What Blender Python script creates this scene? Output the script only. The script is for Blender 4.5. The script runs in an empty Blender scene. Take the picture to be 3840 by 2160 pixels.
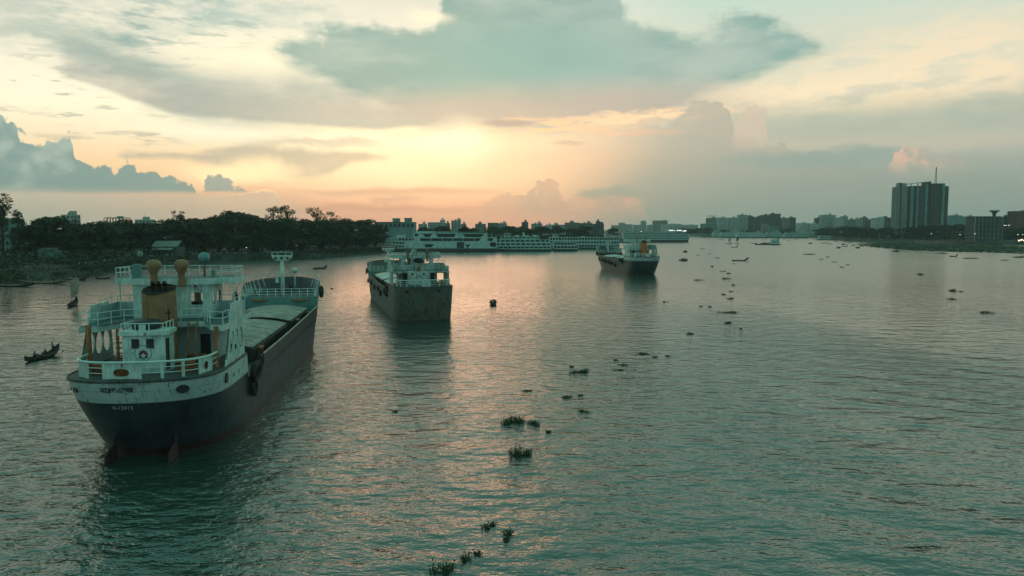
import bpy, bmesh, math, random
from math import sin, cos, pi, radians, sqrt, atan2, degrees
from mathutils import Vector, Matrix
random.seed(7)
scn = bpy.context.scene
COL = scn.collection

# ------------------------------------------------------------------ camera
CAM_H = 18.0
FPX = 1920 / math.tan(radians(35))          # focal length in photo pixels (3840 wide)
PITCH = math.atan((1080 - 855) / FPX)
cam_data = bpy.data.cameras.new('camera')
cam_data.sensor_width = 36
cam_data.lens = 36 * FPX / 3840
cam_data.clip_start = 0.5
cam_data.clip_end = 20000
cam = bpy.data.objects.new('camera', cam_data)
cam.location = (0, 0, CAM_H)
cam.rotation_euler = (pi / 2 - PITCH, 0, 0)
COL.objects.link(cam)
scn.camera = cam
scn.view_settings.view_transform = 'Standard'
scn.view_settings.look = 'None'
scn.view_settings.gamma = 1
scn.view_settings.exposure = 0.2
scn.view_settings.use_curve_mapping = False
scn.cycles.max_bounces = 6
scn.cycles.volume_bounces = 1
scn.cycles.caustics_reflective = False
scn.cycles.caustics_refractive = False
scn.cycles.sample_clamp_indirect = 4
scn.cycles.use_adaptive_sampling = True
scn.cycles.adaptive_threshold = 0.015
scn.cycles.adaptive_min_samples = 16


def ray(u, v):
    x = (u - 1920) / FPX
    y = -(v - 1080) / FPX
    c, s = cos(PITCH), sin(PITCH)
    return Vector((x, c + y * s, -s + y * c))


def G(u, v, z=0.0):
    """photo pixel -> point on the horizontal plane at height z"""
    r = ray(u, v)
    t = (z - CAM_H) / r.z
    return Vector((t * r.x, t * r.y, z))


def AT(u, v, Y):
    """photo pixel -> point at distance Y along the river"""
    r = ray(u, v)
    t = Y / r.y
    return Vector((t * r.x, Y, CAM_H + t * r.z))


def azel(u, v):
    r = ray(u, v).normalized()
    return degrees(atan2(r.x, r.y)), degrees(math.asin(r.z))


def lin(r, g, b):
    def f(c):
        c /= 255.0
        return c / 12.92 if c <= 0.04045 else ((c + 0.055) / 1.055) ** 2.4
    return (f(r), f(g), f(b), 1.0)


# ------------------------------------------------------------------ node helper
class Ex:
    """scalar / vector expression that builds nodes"""
    tree = None

    def __init__(self, s):
        self.s = s

    @staticmethod
    def math(op, *a, clamp=False):
        n = Ex.tree.nodes.new('ShaderNodeMath')
        n.operation = op
        n.use_clamp = clamp
        for i, x in enumerate(a):
            if isinstance(x, Ex):
                Ex.tree.links.new(x.s, n.inputs[i])
            else:
                n.inputs[i].default_value = x
        return Ex(n.outputs[0])

    def __add__(s, o): return Ex.math('ADD', s, o)
    def __radd__(s, o): return Ex.math('ADD', o, s)
    def __sub__(s, o): return Ex.math('SUBTRACT', s, o)
    def __rsub__(s, o): return Ex.math('SUBTRACT', o, s)
    def __mul__(s, o): return Ex.math('MULTIPLY', s, o)
    def __rmul__(s, o): return Ex.math('MULTIPLY', o, s)
    def __truediv__(s, o): return Ex.math('DIVIDE', s, o)
    def max(s, o): return Ex.math('MAXIMUM', s, o)
    def min(s, o): return Ex.math('MINIMUM', s, o)
    def pow(s, o): return Ex.math('POWER', s, o)
    def sqrt(s): return Ex.math('SQRT', s)
    def abs(s): return Ex.math('ABSOLUTE', s)


def sstep(x, a, b):
    """smoothstep rising from a to b (a may exceed b)"""
    n = Ex.tree.nodes.new('ShaderNodeMapRange')
    n.interpolation_type = 'SMOOTHSTEP'
    Ex.tree.links.new(x.s, n.inputs[0])
    flip = a > b
    n.inputs[1].default_value = min(a, b)
    n.inputs[2].default_value = max(a, b)
    n.inputs[3].default_value = 1.0 if flip else 0.0
    n.inputs[4].default_value = 0.0 if flip else 1.0
    return Ex(n.outputs[0])


def comb(x, y, z):
    n = Ex.tree.nodes.new('ShaderNodeCombineXYZ')
    for i, a in enumerate((x, y, z)):
        if isinstance(a, Ex):
            Ex.tree.links.new(a.s, n.inputs[i])
        else:
            n.inputs[i].default_value = a
    return Ex(n.outputs[0])


def noise(vec, scale, detail=4, rough=0.55, distort=0.0):
    n = Ex.tree.nodes.new('ShaderNodeTexNoise')
    Ex.tree.links.new(vec.s, n.inputs['Vector'])
    n.inputs['Scale'].default_value = scale
    n.inputs['Detail'].default_value = detail
    n.inputs['Roughness'].default_value = rough
    n.inputs['Distortion'].default_value = distort
    return Ex(n.outputs[0])


def mixc(f, a, b, mode='MIX'):
    n = Ex.tree.nodes.new('ShaderNodeMix')
    n.data_type = 'RGBA'
    n.blend_type = mode
    n.clamp_factor = True
    ins = [n.inputs[0], n.inputs[6], n.inputs[7]]
    for sock, x in zip(ins, (f, a, b)):
        if isinstance(x, Ex):
            Ex.tree.links.new(x.s, sock)
        else:
            sock.default_value = x
    return Ex(n.outputs[2])


def ramp(x, pts):
    n = Ex.tree.nodes.new('ShaderNodeValToRGB')
    e = n.color_ramp.elements
    while len(e) < len(pts):
        e.new(0.5)
    for i, (p, c) in enumerate(pts):
        e[i].position = p
    for i, (p, c) in enumerate(pts):
        e[i].color = c
    Ex.tree.links.new(x.s, n.inputs[0])
    return Ex(n.outputs[0])


# ------------------------------------------------------------------ world sky
SUN_AZ, SUN_EL = azel(1640, 640)
world = bpy.data.worlds.new('World')
scn.world = world
world.use_nodes = True
wt = world.node_tree
Ex.tree = wt
wt.nodes.clear()
w_out = wt.nodes.new('ShaderNodeOutputWorld')
w_bg = wt.nodes.new('ShaderNodeBackground')
wt.links.new(w_bg.outputs[0], w_out.inputs[0])
tc = wt.nodes.new('ShaderNodeTexCoord')
sep = wt.nodes.new('ShaderNodeSeparateXYZ')
wt.links.new(tc.outputs['Generated'], sep.inputs[0])
dx, dy, dz = (Ex(sep.outputs[i]) for i in range(3))
AZ = Ex.math('ARCTAN2', dx, dy) * 57.2958
EL = Ex.math('ARCSINE', dz) * 57.2958
DIR = comb(dx, dy, dz * 1.0)
STR = comb(dx, dy, dz * 3.2)                 # flattened: streaky, horizontal clouds
n_big = noise(STR, 3.0, 3, 0.55) - 0.5
n_wisp = noise(STR, 7.0, 5, 0.6) - 0.5
vo = wt.nodes.new('ShaderNodeTexVoronoi')
vo.feature = 'F1'
vo.normalize = False
wt.links.new(DIR.s, vo.inputs['Vector'])
vo.inputs['Scale'].default_value = 40.0
vo.inputs['Detail'].default_value = 3.0
vo.inputs['Roughness'].default_value = 0.45
n_puff = noise(DIR, 62.0, 4, 0.6) - 0.5
n_bill = 0.40 - Ex(vo.outputs['Distance']) * 0.62 + n_puff * 0.75
n_bill2 = noise(DIR, 14.0, 4, 0.55) - 0.5
n_wisp2 = noise(STR, 16.0, 4, 0.62) - 0.5
n_fine = noise(comb(dx, dy, dz * 6.0), 20.0, 4, 0.62) - 0.5


def blob(u, v, ru, rv, soft, warp=None, wa=2.0, we=1.0, warp2=None, tilt=0.0):
    """soft ellipse of cloud round photo direction (u, v); radii in photo pixels"""
    a0, e0 = azel(u, v)
    k = degrees(1 / FPX)
    da, de = AZ - a0, EL - e0
    if warp is not None:
        da = da + warp * wa
        de = de + (warp2 if warp2 is not None else warp) * we
    if tilt:
        c, s = cos(tilt), sin(tilt)
        da, de = da * c + de * s, de * c - da * s
    x = da * (1.0 / (ru * k))
    y = de * (1.0 / (rv * k))
    r = (x * x + y * y).sqrt()
    return sstep(r, 1 + soft, max(0.0, 1 - soft))


def profile(pts, nz, amp, soft, bottom=None, bsoft=0.3):
    """cloud below a skyline given as photo points (u, v): 1D curve of elevation over azimuth"""
    ae = [azel(u, v) for u, v in pts]
    lo, hi = ae[0][0], ae[-1][0]
    e_lo, e_hi = -2.0, 16.0
    t = (AZ - lo) * (1.0 / (hi - lo))
    cr = ramp(t, [((a - lo) / (hi - lo), ((e - e_lo) / (e_hi - e_lo),) * 3 + (1,)) for a, e in ae])
    top = cr * (e_hi - e_lo) + e_lo
    d = top + nz * amp - EL
    m = sstep(d, -soft, soft)
    if bottom is not None:
        eb = azel(1920, bottom)[1]
        m = m * sstep(EL + n_wisp * 0.5, eb - bsoft, eb + bsoft)
    return m


# clear sky: physical sky underneath, tinted by the dusk colours the haze gives it
nish = wt.nodes.new('ShaderNodeTexSky')
nish.sky_type = 'NISHITA'
nish.sun_disc = False
nish.sun_elevation = radians(max(SUN_EL, 2.0))
nish.sun_rotation = radians(SUN_AZ)
nish.dust_density = 3.0
nish.ozone_density = 2.0
nish_c = Ex(nish.outputs[0])

def q(*pts):
    return [(x * 1.4907, y * 1.4907) for x, y in pts]


def curve(pts):
    """elevation (deg) as a function of azimuth through the given photo directions"""
    ae = [azel(u, v) for u, v in pts]
    lo, hi = ae[0][0], ae[-1][0]
    e_lo, e_hi = -3.0, 20.0
    t = (AZ - lo) * (1.0 / (hi - lo))
    cr = ramp(t, [((a - lo) / (hi - lo), ((e - e_lo) / (e_hi - e_lo),) * 3 + (1,)) for a, e in ae])
    return cr * (e_hi - e_lo) + e_lo


def azrange(u0, u1, soft):
    a0, a1 = azel(u0 * 1.4907, 855)[0], azel(u1 * 1.4907, 855)[0]
    return sstep(AZ, a0 - soft, a0 + soft) * sstep(AZ, a1 + soft, a1 - soft)


def band(top, bot, ns_t, amp_t, soft_t, ns_b, amp_b, soft_b):
    """cloud between two skylines (2576-wide photo coordinates)"""
    m = None
    if top is not None:
        m = sstep(curve(q(*top)) + ns_t * amp_t - EL, -soft_t, soft_t)
    if bot is not None:
        mb_ = sstep(EL - curve(q(*bot)) + ns_b * amp_b, -soft_b, soft_b)
        m = mb_ if m is None else m * mb_
    u0, u1 = (top or bot)[0][0], (top or bot)[-1][0]
    return m * azrange(u0, u1, 0.4)


def B(x, y, rx, ry, *a, **k):
    """blob in 2576-wide photo coordinates"""
    return blob(x * 1.4907, y * 1.4907, rx * 1.4907, ry * 1.4907, *a, **k)


ELN = EL * (1 / 30.0)
left = ramp(ELN, [(0.0, lin(216, 168, 142)), (0.07, lin(232, 182, 146)), (0.15, lin(248, 212, 164)),
                  (0.27, (1.00, 0.92, 0.66, 1)), (0.40, (0.93, 0.86, 0.66, 1)), (0.54, (0.78, 0.75, 0.60, 1)),
                  (0.72, lin(192, 220, 204)), (1.0, lin(136, 198, 182))])
right = ramp(ELN, [(0.0, lin(150, 154, 142)), (0.12, lin(152, 164, 152)), (0.22, lin(186, 184, 166)),
                   (0.34, lin(222, 214, 188)), (0.46, lin(208, 214, 194)), (0.58, lin(182, 212, 198)),
                   (0.76, lin(150, 202, 186)), (1.0, lin(124, 188, 172))])
back = ramp(ELN, [(0.0, lin(128, 156, 150)), (0.2, lin(150, 184, 176)), (0.5, lin(146, 188, 180)), (1.0, lin(124, 168, 162))])
sky = mixc(sstep(AZ + n_big * 10, -1, 14), left, right)
sky = mixc(sstep(AZ.abs(), 40, 95), sky, back)
zen = lin(112, 182, 166)
sky = mixc(sstep(EL, 26, 60), sky, zen)
# generic broken cloud everywhere outside the view, same kind as in it
gen = sstep(n_big + n_wisp * 0.5, 0.02, 0.2) * sstep(EL, 13, 26) * 0.5
sky = mixc(gen, sky, lin(132, 168, 160))

# cream cloud patches on the right
m = B(2080, 215, 300, 75, 0.9, n_wisp, 10, 4) * sstep(n_wisp2 + n_wisp * 0.5, -0.16, 0.1)
sky = mixc(m * 0.9, sky, lin(250, 230, 192))
m = B(2420, 170, 260, 90, 0.9, n_wisp, 10, 4) * sstep(n_wisp2 + n_wisp * 0.5, -0.12, 0.12)
sky = mixc(m * 0.85, sky, lin(244, 222, 186))
m = B(1980, 130, 200, 50, 0.9, n_wisp, 8, 3)
sky = mixc(m * 0.4, sky, lin(196, 206, 186))
# dusky bands on the right under them
m = B(2330, 300, 480, 42, 0.8, n_wisp, 6, 2)
sky = mixc(m * 0.8, sky, lin(164, 176, 160))
m = B(2200, 370, 500, 22, 0.8, n_wisp2, 8, 2)
sky = mixc(m * 0.5, sky, lin(196, 188, 168))

# high grey veils, upper left
m = B(350, 165, 290, 62, 0.9, n_wisp, 9, 5, tilt=-0.42) * sstep(n_wisp2, -0.32, 0.06)
sky = mixc(m * 0.95, sky, lin(164, 182, 170))
m = B(540, 30, 200, 40, 0.9, n_wisp2, 14, 6) * sstep(n_wisp, -0.12, 0.06)
sky = mixc(m * 0.8, sky, lin(162, 188, 178))
m = B(440, 95, 170, 75, 0.8, n_wisp2, 20, 9) * sstep(n_fine, 0.0, 0.1)
sky = mixc(m * 0.85, sky, lin(146, 172, 164))
m = B(210, 225, 200, 55, 0.8, n_wisp2, 14, 5) * sstep(n_fine, 0.04, 0.13)
sky = mixc(m * 0.8, sky, lin(178, 182, 160))
m = B(100, 90, 110, 12, 0.7, n_wisp2, 8, 3)
sky = mixc(m * 0.6, sky, lin(176, 190, 172))

# warm light round the hidden sun
m = B(1130, 385, 330, 80, 1.0)
sky = mixc(m * 0.8, sky, lin(255, 232, 186))
# long grey sheet whose lower edge glows
glow = band([(250, 300), (600, 325), (1000, 345), (1120, 345)], [(250, 300), (500, 345), (900, 372), (1120, 380)], n_wisp, 2, 0.6, n_wisp, 2, 0.9)
sky = mixc(glow * 0.9, sky, (1.06, 0.95, 0.70, 1))
sheet = band([(180, 140), (330, 170), (520, 205), (760, 190), (1000, 210), (1120, 270)], [(180, 200), (330, 248), (430, 285), (560, 303), (720, 313), (950, 326), (1060, 315), (1120, 300)],
             n_wisp, 5, 1.9, n_big + n_wisp2 * 0.4, 1.0, 0.24)
shc = mixc(sstep(n_wisp + n_big, -0.22, 0.2), lin(180, 178, 164), lin(150, 166, 158))
sky = mixc(sheet * 0.9, sky, shc)
m = B(640, 140, 150, 34, 0.9, n_wisp, 6, 2)
sky = mixc(m * 0.8, sky, lin(255, 244, 208))

# the large teal cloud in the middle, its top going out of the picture
big = band([(690, 120), (780, 84), (950, 72), (1090, 58), (1112, 10), (1130, -60), (1400, -110), (1548, -60), (1566, 30), (1610, 80), (1720, 90), (1770, 62), (1850, 48), (1950, 58), (2040, 84), (2086, 112)],
           [(690, 128), (760, 160), (850, 205), (950, 260), (1060, 318), (1200, 330), (1400, 312), (1600, 300), (1700, 270), (1800, 222), (1900, 190), (2000, 144), (2086, 116)],
           n_bill2 * 1.2 + n_wisp * 1.2 + n_puff * 0.4 + n_wisp2 * 0.7, 2.8, 0.7, n_wisp + n_wisp2 * 0.4, 3.2, 0.7)
tealc = mixc(sstep(n_wisp + n_big * 0.7, -0.24, 0.2), lin(166, 186, 174), lin(122, 162, 154))
tealc = mixc(B(1330, 150, 230, 75, 0.7, n_wisp, 6, 3) * 0.8, tealc, lin(114, 166, 158))
tealc = mixc(sstep(EL + n_wisp * 4, 11.6, 6.6), tealc, lin(172, 168, 156))
sky = mixc(big * 0.95, sky, tealc)
m = B(1080, 42, 44, 14, 0.9, n_wisp, 4, 2)
sky = mixc(m * 0.8, sky, lin(255, 240, 206))
# pinkish skirt between the teal cloud and the glow
m = B(1420, 275, 360, 50, 0.7, n_big, 8, 2)
sky = mixc(m * 0.7, sky, lin(192, 174, 158))

# sun glow
m = B(1172, 362, 62, 42, 1.0, n_wisp, 3, 2)
sky = mixc(m * 0.95, sky, (1.15, 0.99, 0.66, 1))
m = B(1000, 440, 260, 50, 0.9, n_wisp, 5, 1.5)
sky = mixc(m * 0.6, sky, (1.05, 0.84, 0.52, 1))
m = B(1060, 540, 440, 60, 1.0, n_wisp, 5, 1)
sky = mixc(m * 0.6, sky, lin(236, 166, 138))
# lit streaks under the cloud heads
m = B(1620, 296, 170, 13, 0.7, n_wisp2, 9, 3) * sstep(n_fine, -0.14, 0.04)
sky = mixc(m, sky, lin(255, 216, 172))
m = B(1380, 322, 170, 22, 0.7, n_wisp2, 10, 3) * sstep(n_fine, -0.08, 0.06)
sky = mixc(m * 0.8, sky, lin(255, 210, 156))
m = B(1650, 335, 130, 6, 0.8, n_wisp2, 6, 1.6)
sky = mixc(m * 0.8, sky, lin(246, 196, 158))
m = B(1275, 311, 62, 9, 0.5, n_wisp, 3, 0.8)
sky = mixc(m * 0.85, sky, lin(168, 154, 144))
m = B(1430, 360, 40, 6, 0.6, n_wisp2, 4, 1)
sky = mixc(m * 0.6, sky, lin(190, 160, 140))

# grey shelf cloud, low left
shelf = band([(310, 384), (470, 384), (600, 368), (760, 372), (900, 384), (985, 392)], [(310, 394), (480, 404), (560, 420), (650, 440), (750, 454), (830, 442), (880, 414), (985, 396)], n_wisp2, 1.4, 0.25, n_wisp, 1.2, 0.3)
sky = mixc(shelf * 0.92, sky, mixc(sstep(n_wisp, -.15, .15), lin(200, 186, 160), lin(180, 176, 156)))
m = B(800, 358, 130, 11, 0.6, n_wisp2, 8, 2)
sky = mixc(m * 0.8, sky, lin(208, 196, 168))
m = B(290, 350, 130, 9, 0.6, n_wisp2, 8, 2) * sstep(n_fine, -.1, .06)
sky = mixc(m * 0.8, sky, lin(186, 184, 162))
m = B(590, 440, 110, 26, 0.7, n_bill2, 6, 3)
sky = mixc(m * 0.9, sky, (1.15, 0.88, 0.5, 1))

# low peach streaks
m = B(1030, 483, 220, 8, 0.6, n_wisp, 6, 1.2)
sky = mixc(m * 0.8, sky, lin(206, 164, 138))
m = B(960, 524, 260, 9, 0.7, n_wisp2, 8, 1.5)
sky = mixc(m * 0.7, sky, lin(204, 150, 128))
m = B(1000, 498, 60, 8, 0.6, n_bill2, 5, 2)
sky = mixc(m * 0.7, sky, lin(198, 160, 140))
m = B(1480, 430, 280, 75, 0.9, n_wisp, 8, 3)
sky = mixc(m * 0.65, sky, lin(226, 184, 152))

# broad grey-green rain cloud, right, with towering heads
body = band([(1000, 340), (1560, 330), (1690, 300), (1728, 268), (1750, 248), (1795, 238), (1832, 258), (1852, 320), (1890, 344), (1960, 350), (2000, 366), (2100, 376), (2180, 386), (2300, 425), (2576, 440), (3000, 440)],
            None, n_bill, 2.0, 0.14, None, 0, 0)
bc = mixc(sstep(EL + n_big * 3, 1.0, 8.0), lin(134, 152, 142), lin(176, 172, 156))
bc = mixc(sstep(AZ + n_big * 8, 12, 0), bc, lin(208, 172, 148))
body = body * sstep(AZ + n_big * 4 + (EL - 5) * -0.7, 5.0, 12.5)
sky = mixc(body * 0.82, sky, bc)
head = band([(1836, 345), (1850, 292), (1880, 256), (1905, 250), (1925, 282), (1934, 345)], [(1836, 360), (1934, 360)], n_bill, 1.8, 0.14, n_wisp, 1, 0.9)
sky = mixc(head * 0.75, sky, lin(206, 188, 166))
m = B(2060, 400, 200, 20, 0.6, n_wisp2, 9, 2)
sky = mixc(m * 0.7, sky, lin(132, 158, 150))
m = B(2150, 480, 500, 60, 0.9, n_wisp, 8, 2)
sky = mixc(m * 0.5, sky, lin(140, 154, 144))
# small heads over the centre
c = band([(1205, 575), (1215, 496), (1240, 488), (1280, 482), (1320, 480), (1345, 462), (1375, 442), (1400, 452), (1420, 482), (1470, 470), (1540, 478), (1620, 505), (1640, 575)],
         [(1205, 535), (1640, 535)], n_bill, 1.9, 0.12, n_wisp, 1, 0.9)
sky = mixc(c * 0.85, sky, mixc(sstep(n_bill2, -.1, .15), lin(204, 166, 144), lin(168, 156, 142)))
m = B(1545, 483, 80, 13, 0.5, n_wisp2, 6, 1.4)
sky = mixc(m * 0.8, sky, lin(140, 154, 144))
m = B(1354, 492, 16, 7, 0.8, n_bill, 6, 4) * sstep(n_puff, -0.05, 0.08)
sky = mixc(m * 0.9, sky, lin(255, 200, 150))
# lit heads at the right
c = band([(2225, 440), (2238, 385), (2256, 368), (2290, 362), (2330, 366), (2346, 396), (2360, 384), (2390, 372), (2430, 390), (2470, 440)], [(2225, 412), (2470, 424)], n_bill, 2.0, 0.14, n_wisp, 1.5, 0.8)
cc = mixc(sstep(AZ + n_bill * 6, azel(2262 * 1.4907, 570)[0] - .6, azel(2262 * 1.4907, 570)[0] + 1.2), lin(240, 186, 158), lin(176, 166, 152))
sky = mixc(c * 0.6, sky, cc)

# cumulus bank on the far left and its little neighbour
c = band([(-600, 330), (-330, 260), (-120, 240), (0, 286), (30, 300), (45, 330), (80, 352), (110, 356), (150, 342), (178, 346), (190, 384), (225, 402), (262, 398), (290, 424), (318, 400), (340, 402), (362, 428), (430, 446), (480, 462), (515, 492), (560, 560)],
         [(-600, 482), (560, 486)], n_bill + 0.08, 1.9, 0.10, n_wisp, 0.5, 0.2)
cc = mixc(sstep(n_bill2 + n_bill * 0.5 + (EL - 4) * 0.06, -0.1, 0.3), lin(116, 150, 146), lin(162, 182, 170))
sky = mixc(c * 0.96, sky, cc)
c = band([(470, 560), (500, 494), (514, 452), (532, 432), (548, 426), (570, 444), (590, 450), (606, 444), (626, 466), (650, 494), (680, 560)], [(470, 482), (680, 484)], n_bill, 1.6, 0.10, n_wisp, 0.4, 0.12)
sky = mixc(c * 0.95, sky, lin(144, 160, 152))
lowtop = [(400, 560), (440, 500), (480, 492), (540, 490), (600, 484), (650, 476), (688, 480), (704, 505), (716, 570)]
rim = band([(x, y - 3.5) for x, y in lowtop], None, n_bill, 0.7, 0.10, None, 0, 0)
low = band(lowtop, None, n_bill, 0.7, 0.10, None, 0, 0)
sky = mixc(rim * azrange(490, 720, 1.0) * 0.6, sky, (1.1, 0.80, 0.44, 1))
lowband = sstep(EL + n_wisp * 0.5, 2.9, 2.0) * sstep(AZ + n_big * 6, -12, -19)
sky = mixc(low.max(lowband) * 0.9, sky, mixc(sstep(AZ, -34, -20), lin(184, 182, 162), lin(204, 180, 156)))

sky = mixc(0.06, sky, mixc(1.0, nish_c, (0.12, 0.12, 0.12, 1), 'MULTIPLY'))
wt.links.new(sky.s, w_bg.inputs[0])
w_bg.inputs[1].default_value = 1.0
world.cycles.sampling_method = 'NONE'

# ------------------------------------------------------------------ sun (low, veiled by cloud)
sd = bpy.data.lights.new('sun', 'SUN')
sd.energy = 0.085
sd.angle = radians(17)
sd.color = (1.0, 0.44, 0.27)
sun = bpy.data.objects.new('sun', sd)
COL.objects.link(sun)
sdir = Vector((sin(radians(SUN_AZ)) * cos(radians(SUN_EL)), cos(radians(SUN_AZ)) * cos(radians(SUN_EL)), sin(radians(SUN_EL))))
sun.rotation_euler = sdir.to_track_quat('Z', 'Y').to_euler()

# ------------------------------------------------------------------ mesh + object helpers
class MB:
    def __init__(self):
        self.v, self.f, self.m = [], [], []

    def add(self, vs, fs, mi=0):
        o = len(self.v)
        self.v += [tuple(p) for p in vs]
        self.f += [tuple(i + o for i in f) for f in fs]
        self.m += [mi] * len(fs)
        return self

    def box(self, x0, x1, y0, y1, z0, z1, mi=0):
        vs = [(x, y, z) for z in (z0, z1) for y in (y0, y1) for x in (x0, x1)]
        return self.add(vs, [(0, 2, 3, 1), (4, 5, 7, 6), (0, 1, 5, 4), (2, 6, 7, 3), (0, 4, 6, 2), (1, 3, 7, 5)], mi)

    def bar(self, a, b, w, h=None, mi=0):
        """square bar from a to b"""
        return self.tube([a, b], (w if h is None else max(w, h)) * 0.6, 4, mi)

    def tube(self, pts, r, n=6, mi=0, caps=True):
        pts = [Vector(p) for p in pts]
        rs = r if isinstance(r, (list, tuple)) else [r] * len(pts)
        rings = []
        for i, p in enumerate(pts):
            t = (pts[min(i + 1, len(pts) - 1)] - pts[max(i - 1, 0)])
            t = t.normalized() if t.length > 1e-9 else Vector((0, 0, 1))
            up = Vector((0, 0, 1)) if abs(t.z) < 0.9 else Vector((1, 0, 0))
            a = t.cross(up).normalized()
            b = t.cross(a)
            rings.append([p + (a * cos(2 * pi * (j + .5) / n) + b * sin(2 * pi * (j + .5) / n)) * rs[i] for j in range(n)])
        return self.loft(rings, caps, mi)

    def loft(self, rings, caps=True, mi=0, closed=True):
        n = len(rings[0])
        vs = [p for r in rings for p in r]
        fs = []
        for i in range(len(rings) - 1):
            for j in range(n if closed else n - 1):
                a, b = i * n + j, i * n + (j + 1) % n
                fs.append((a, b, b + n, a + n))
        if caps:
            fs.append(tuple(reversed(range(n))))
            fs.append(tuple(range((len(rings) - 1) * n, len(rings) * n)))
        return self.add(vs, fs, mi)

    def lathe(self, prof, c=(0, 0, 0), n=14, mi=0, axis='z'):
        """prof: (radius, height) pairs"""
        rings = []
        for r, h in prof:
            ring = []
            for j in range(n):
                a = 2 * pi * j / n
                p = (r * cos(a), r * sin(a), h)
                if axis == 'x':
                    p = (p[2], p[0], p[1])
                elif axis == 'y':
                    p = (p[0], p[2], p[1])
                ring.append((p[0] + c[0], p[1] + c[1], p[2] + c[2]))
            rings.append(ring)
        return self.loft(rings, True, mi)

    def prism(self, poly, z0, z1, mi=0):
        n = len(poly)
        vs = [(x, y, z0) for x, y in poly] + [(x, y, z1) for x, y in poly]
        fs = [(i, (i + 1) % n, (i + 1) % n + n, i + n) for i in range(n)]
        fs += [tuple(reversed(range(n))), tuple(range(n, 2 * n))]
        return self.add(vs, fs, mi)

    def torus(self, c, R, r, axis=(1, 0, 0), n=14, k=6, mi=0):
        ax = Vector(axis).normalized()
        up = Vector((0, 0, 1)) if abs(ax.z) < .9 else Vector((1, 0, 0))
        a = ax.cross(up).normalized()
        b = ax.cross(a)
        vs = []
        for i in range(n):
            t = 2 * pi * i / n
            d = a * cos(t) + b * sin(t)
            for j in range(k):
                s = 2 * pi * j / k
                vs.append(Vector(c) + d * (R + r * cos(s)) + ax * (r * sin(s)))
        fs = [(i * k + j, i * k + (j + 1) % k, ((i + 1) % n) * k + (j + 1) % k, ((i + 1) % n) * k + j) for i in range(n) for j in range(k)]
        return self.add(vs, fs, mi)

    def hole_panel(self, x0, x1, z0, z1, shape, fn, depth=0.12, n=24, mi=0):
        """wall panel in (x, z) with one star-shaped opening; fn maps (x, z, d) to a point"""
        if shape is None:
            vs = [fn(x0, z0, 0), fn(x1, z0, 0), fn(x1, z1, 0), fn(x0, z1, 0), fn(x0, z0, depth), fn(x1, z0, depth), fn(x1, z1, depth), fn(x0, z1, depth)]
            return self.add(vs, [(0, 1, 2, 3), (7, 6, 5, 4), (0, 4, 5, 1), (1, 5, 6, 2), (2, 6, 7, 3), (3, 7, 4, 0)], mi)
        hole = shape                     # list of (x, z) going round
        cx = sum(p[0] for p in hole) / len(hole)
        cz = sum(p[1] for p in hole) / len(hole)
        ang = set()
        for (x, z) in hole:
            ang.add(round(atan2(z - cz, x - cx), 5))
        for (x, z) in ((x0, z0), (x1, z0), (x1, z1), (x0, z1)):
            ang.add(round(atan2(z - cz, x - cx), 5))
        ang = sorted(ang)

        def hit(a, poly):
            d = (cos(a), sin(a))
            best = None
            for i in range(len(poly)):
                p, q = poly[i], poly[(i + 1) % len(poly)]
                ex, ez = q[0] - p[0], q[1] - p[1]
                den = d[0] * ez - d[1] * ex
                if abs(den) < 1e-12:
                    continue
                t = ((p[0] - cx) * ez - (p[1] - cz) * ex) / den
                u = ((p[0] - cx) * d[1] - (p[1] - cz) * d[0]) / den
                if t > 0 and -1e-4 <= u <= 1 + 1e-4 and (best is None or t > best):
                    best = t
            best = best or 0.01
            return (cx + d[0] * best, cz + d[1] * best)
        outer = [hit(a, [(x0, z0), (x1, z0), (x1, z1), (x0, z1)]) for a in ang]
        inner = [hit(a, hole) for a in ang]
        m = len(ang)
        vs = [fn(*p, 0) for p in outer] + [fn(*p, 0) for p in inner] + [fn(*p, depth) for p in inner] + [fn(*p, depth) for p in outer]
        fs = []
        for i in range(m):
            j = (i + 1) % m
            fs += [(i, j, j + m, i + m), (i + m, j + m, j + 2 * m, i + 2 * m), (i + 2 * m, j + 2 * m, j + 3 * m, i + 3 * m)]
        return self.add(vs, fs, mi)

    def mesh(self, name, mats, smooth=False):
        me = bpy.data.meshes.new(name)
        me.from_pydata(self.v, [], self.f)
        for m in (mats if isinstance(mats, (list, tuple)) else [mats]):
            me.materials.append(m)
        if any(self.m):
            me.polygons.foreach_set('material_index', self.m)
        bm = bmesh.new()
        bm.from_mesh(me)
        bmesh.ops.recalc_face_normals(bm, faces=bm.faces)
        bm.to_mesh(me)
        bm.free()
        if smooth:
            me.polygons.foreach_set('use_smooth', [True] * len(me.polygons))
        me.update()
        return me

    def build(self, name, mats, parent=None, smooth=False, label=None):
        o = bpy.data.objects.new(name, self.mesh(name, mats, smooth))
        COL.objects.link(o)
        o.parent = parent
        if label:
            o['label'] = label
        return o


def tag(o, label=None, cat=None, group=None, kind=None):
    if label: o['label'] = label
    if cat: o['category'] = cat
    if group: o['group'] = group
    if kind: o['kind'] = kind
    return o


def thing(name, label, cat, loc=(0, 0, 0), rz=0.0, group=None):
    o = bpy.data.objects.new(name, None)
    o.empty_display_size = 0.5
    COL.objects.link(o)
    o.location = loc
    o.rotation_euler = (0, 0, rz)
    return tag(o, label, cat, group)


def put(name, me, parent=None, loc=(0, 0, 0), rot=(0, 0, 0), scale=None):
    o = bpy.data.objects.new(name, me)
    COL.objects.link(o)
    o.parent = parent
    o.location = loc
    o.rotation_euler = rot
    if scale is not None:
        o.scale = scale if isinstance(scale, (list, tuple)) else (scale,) * 3
    return o


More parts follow.
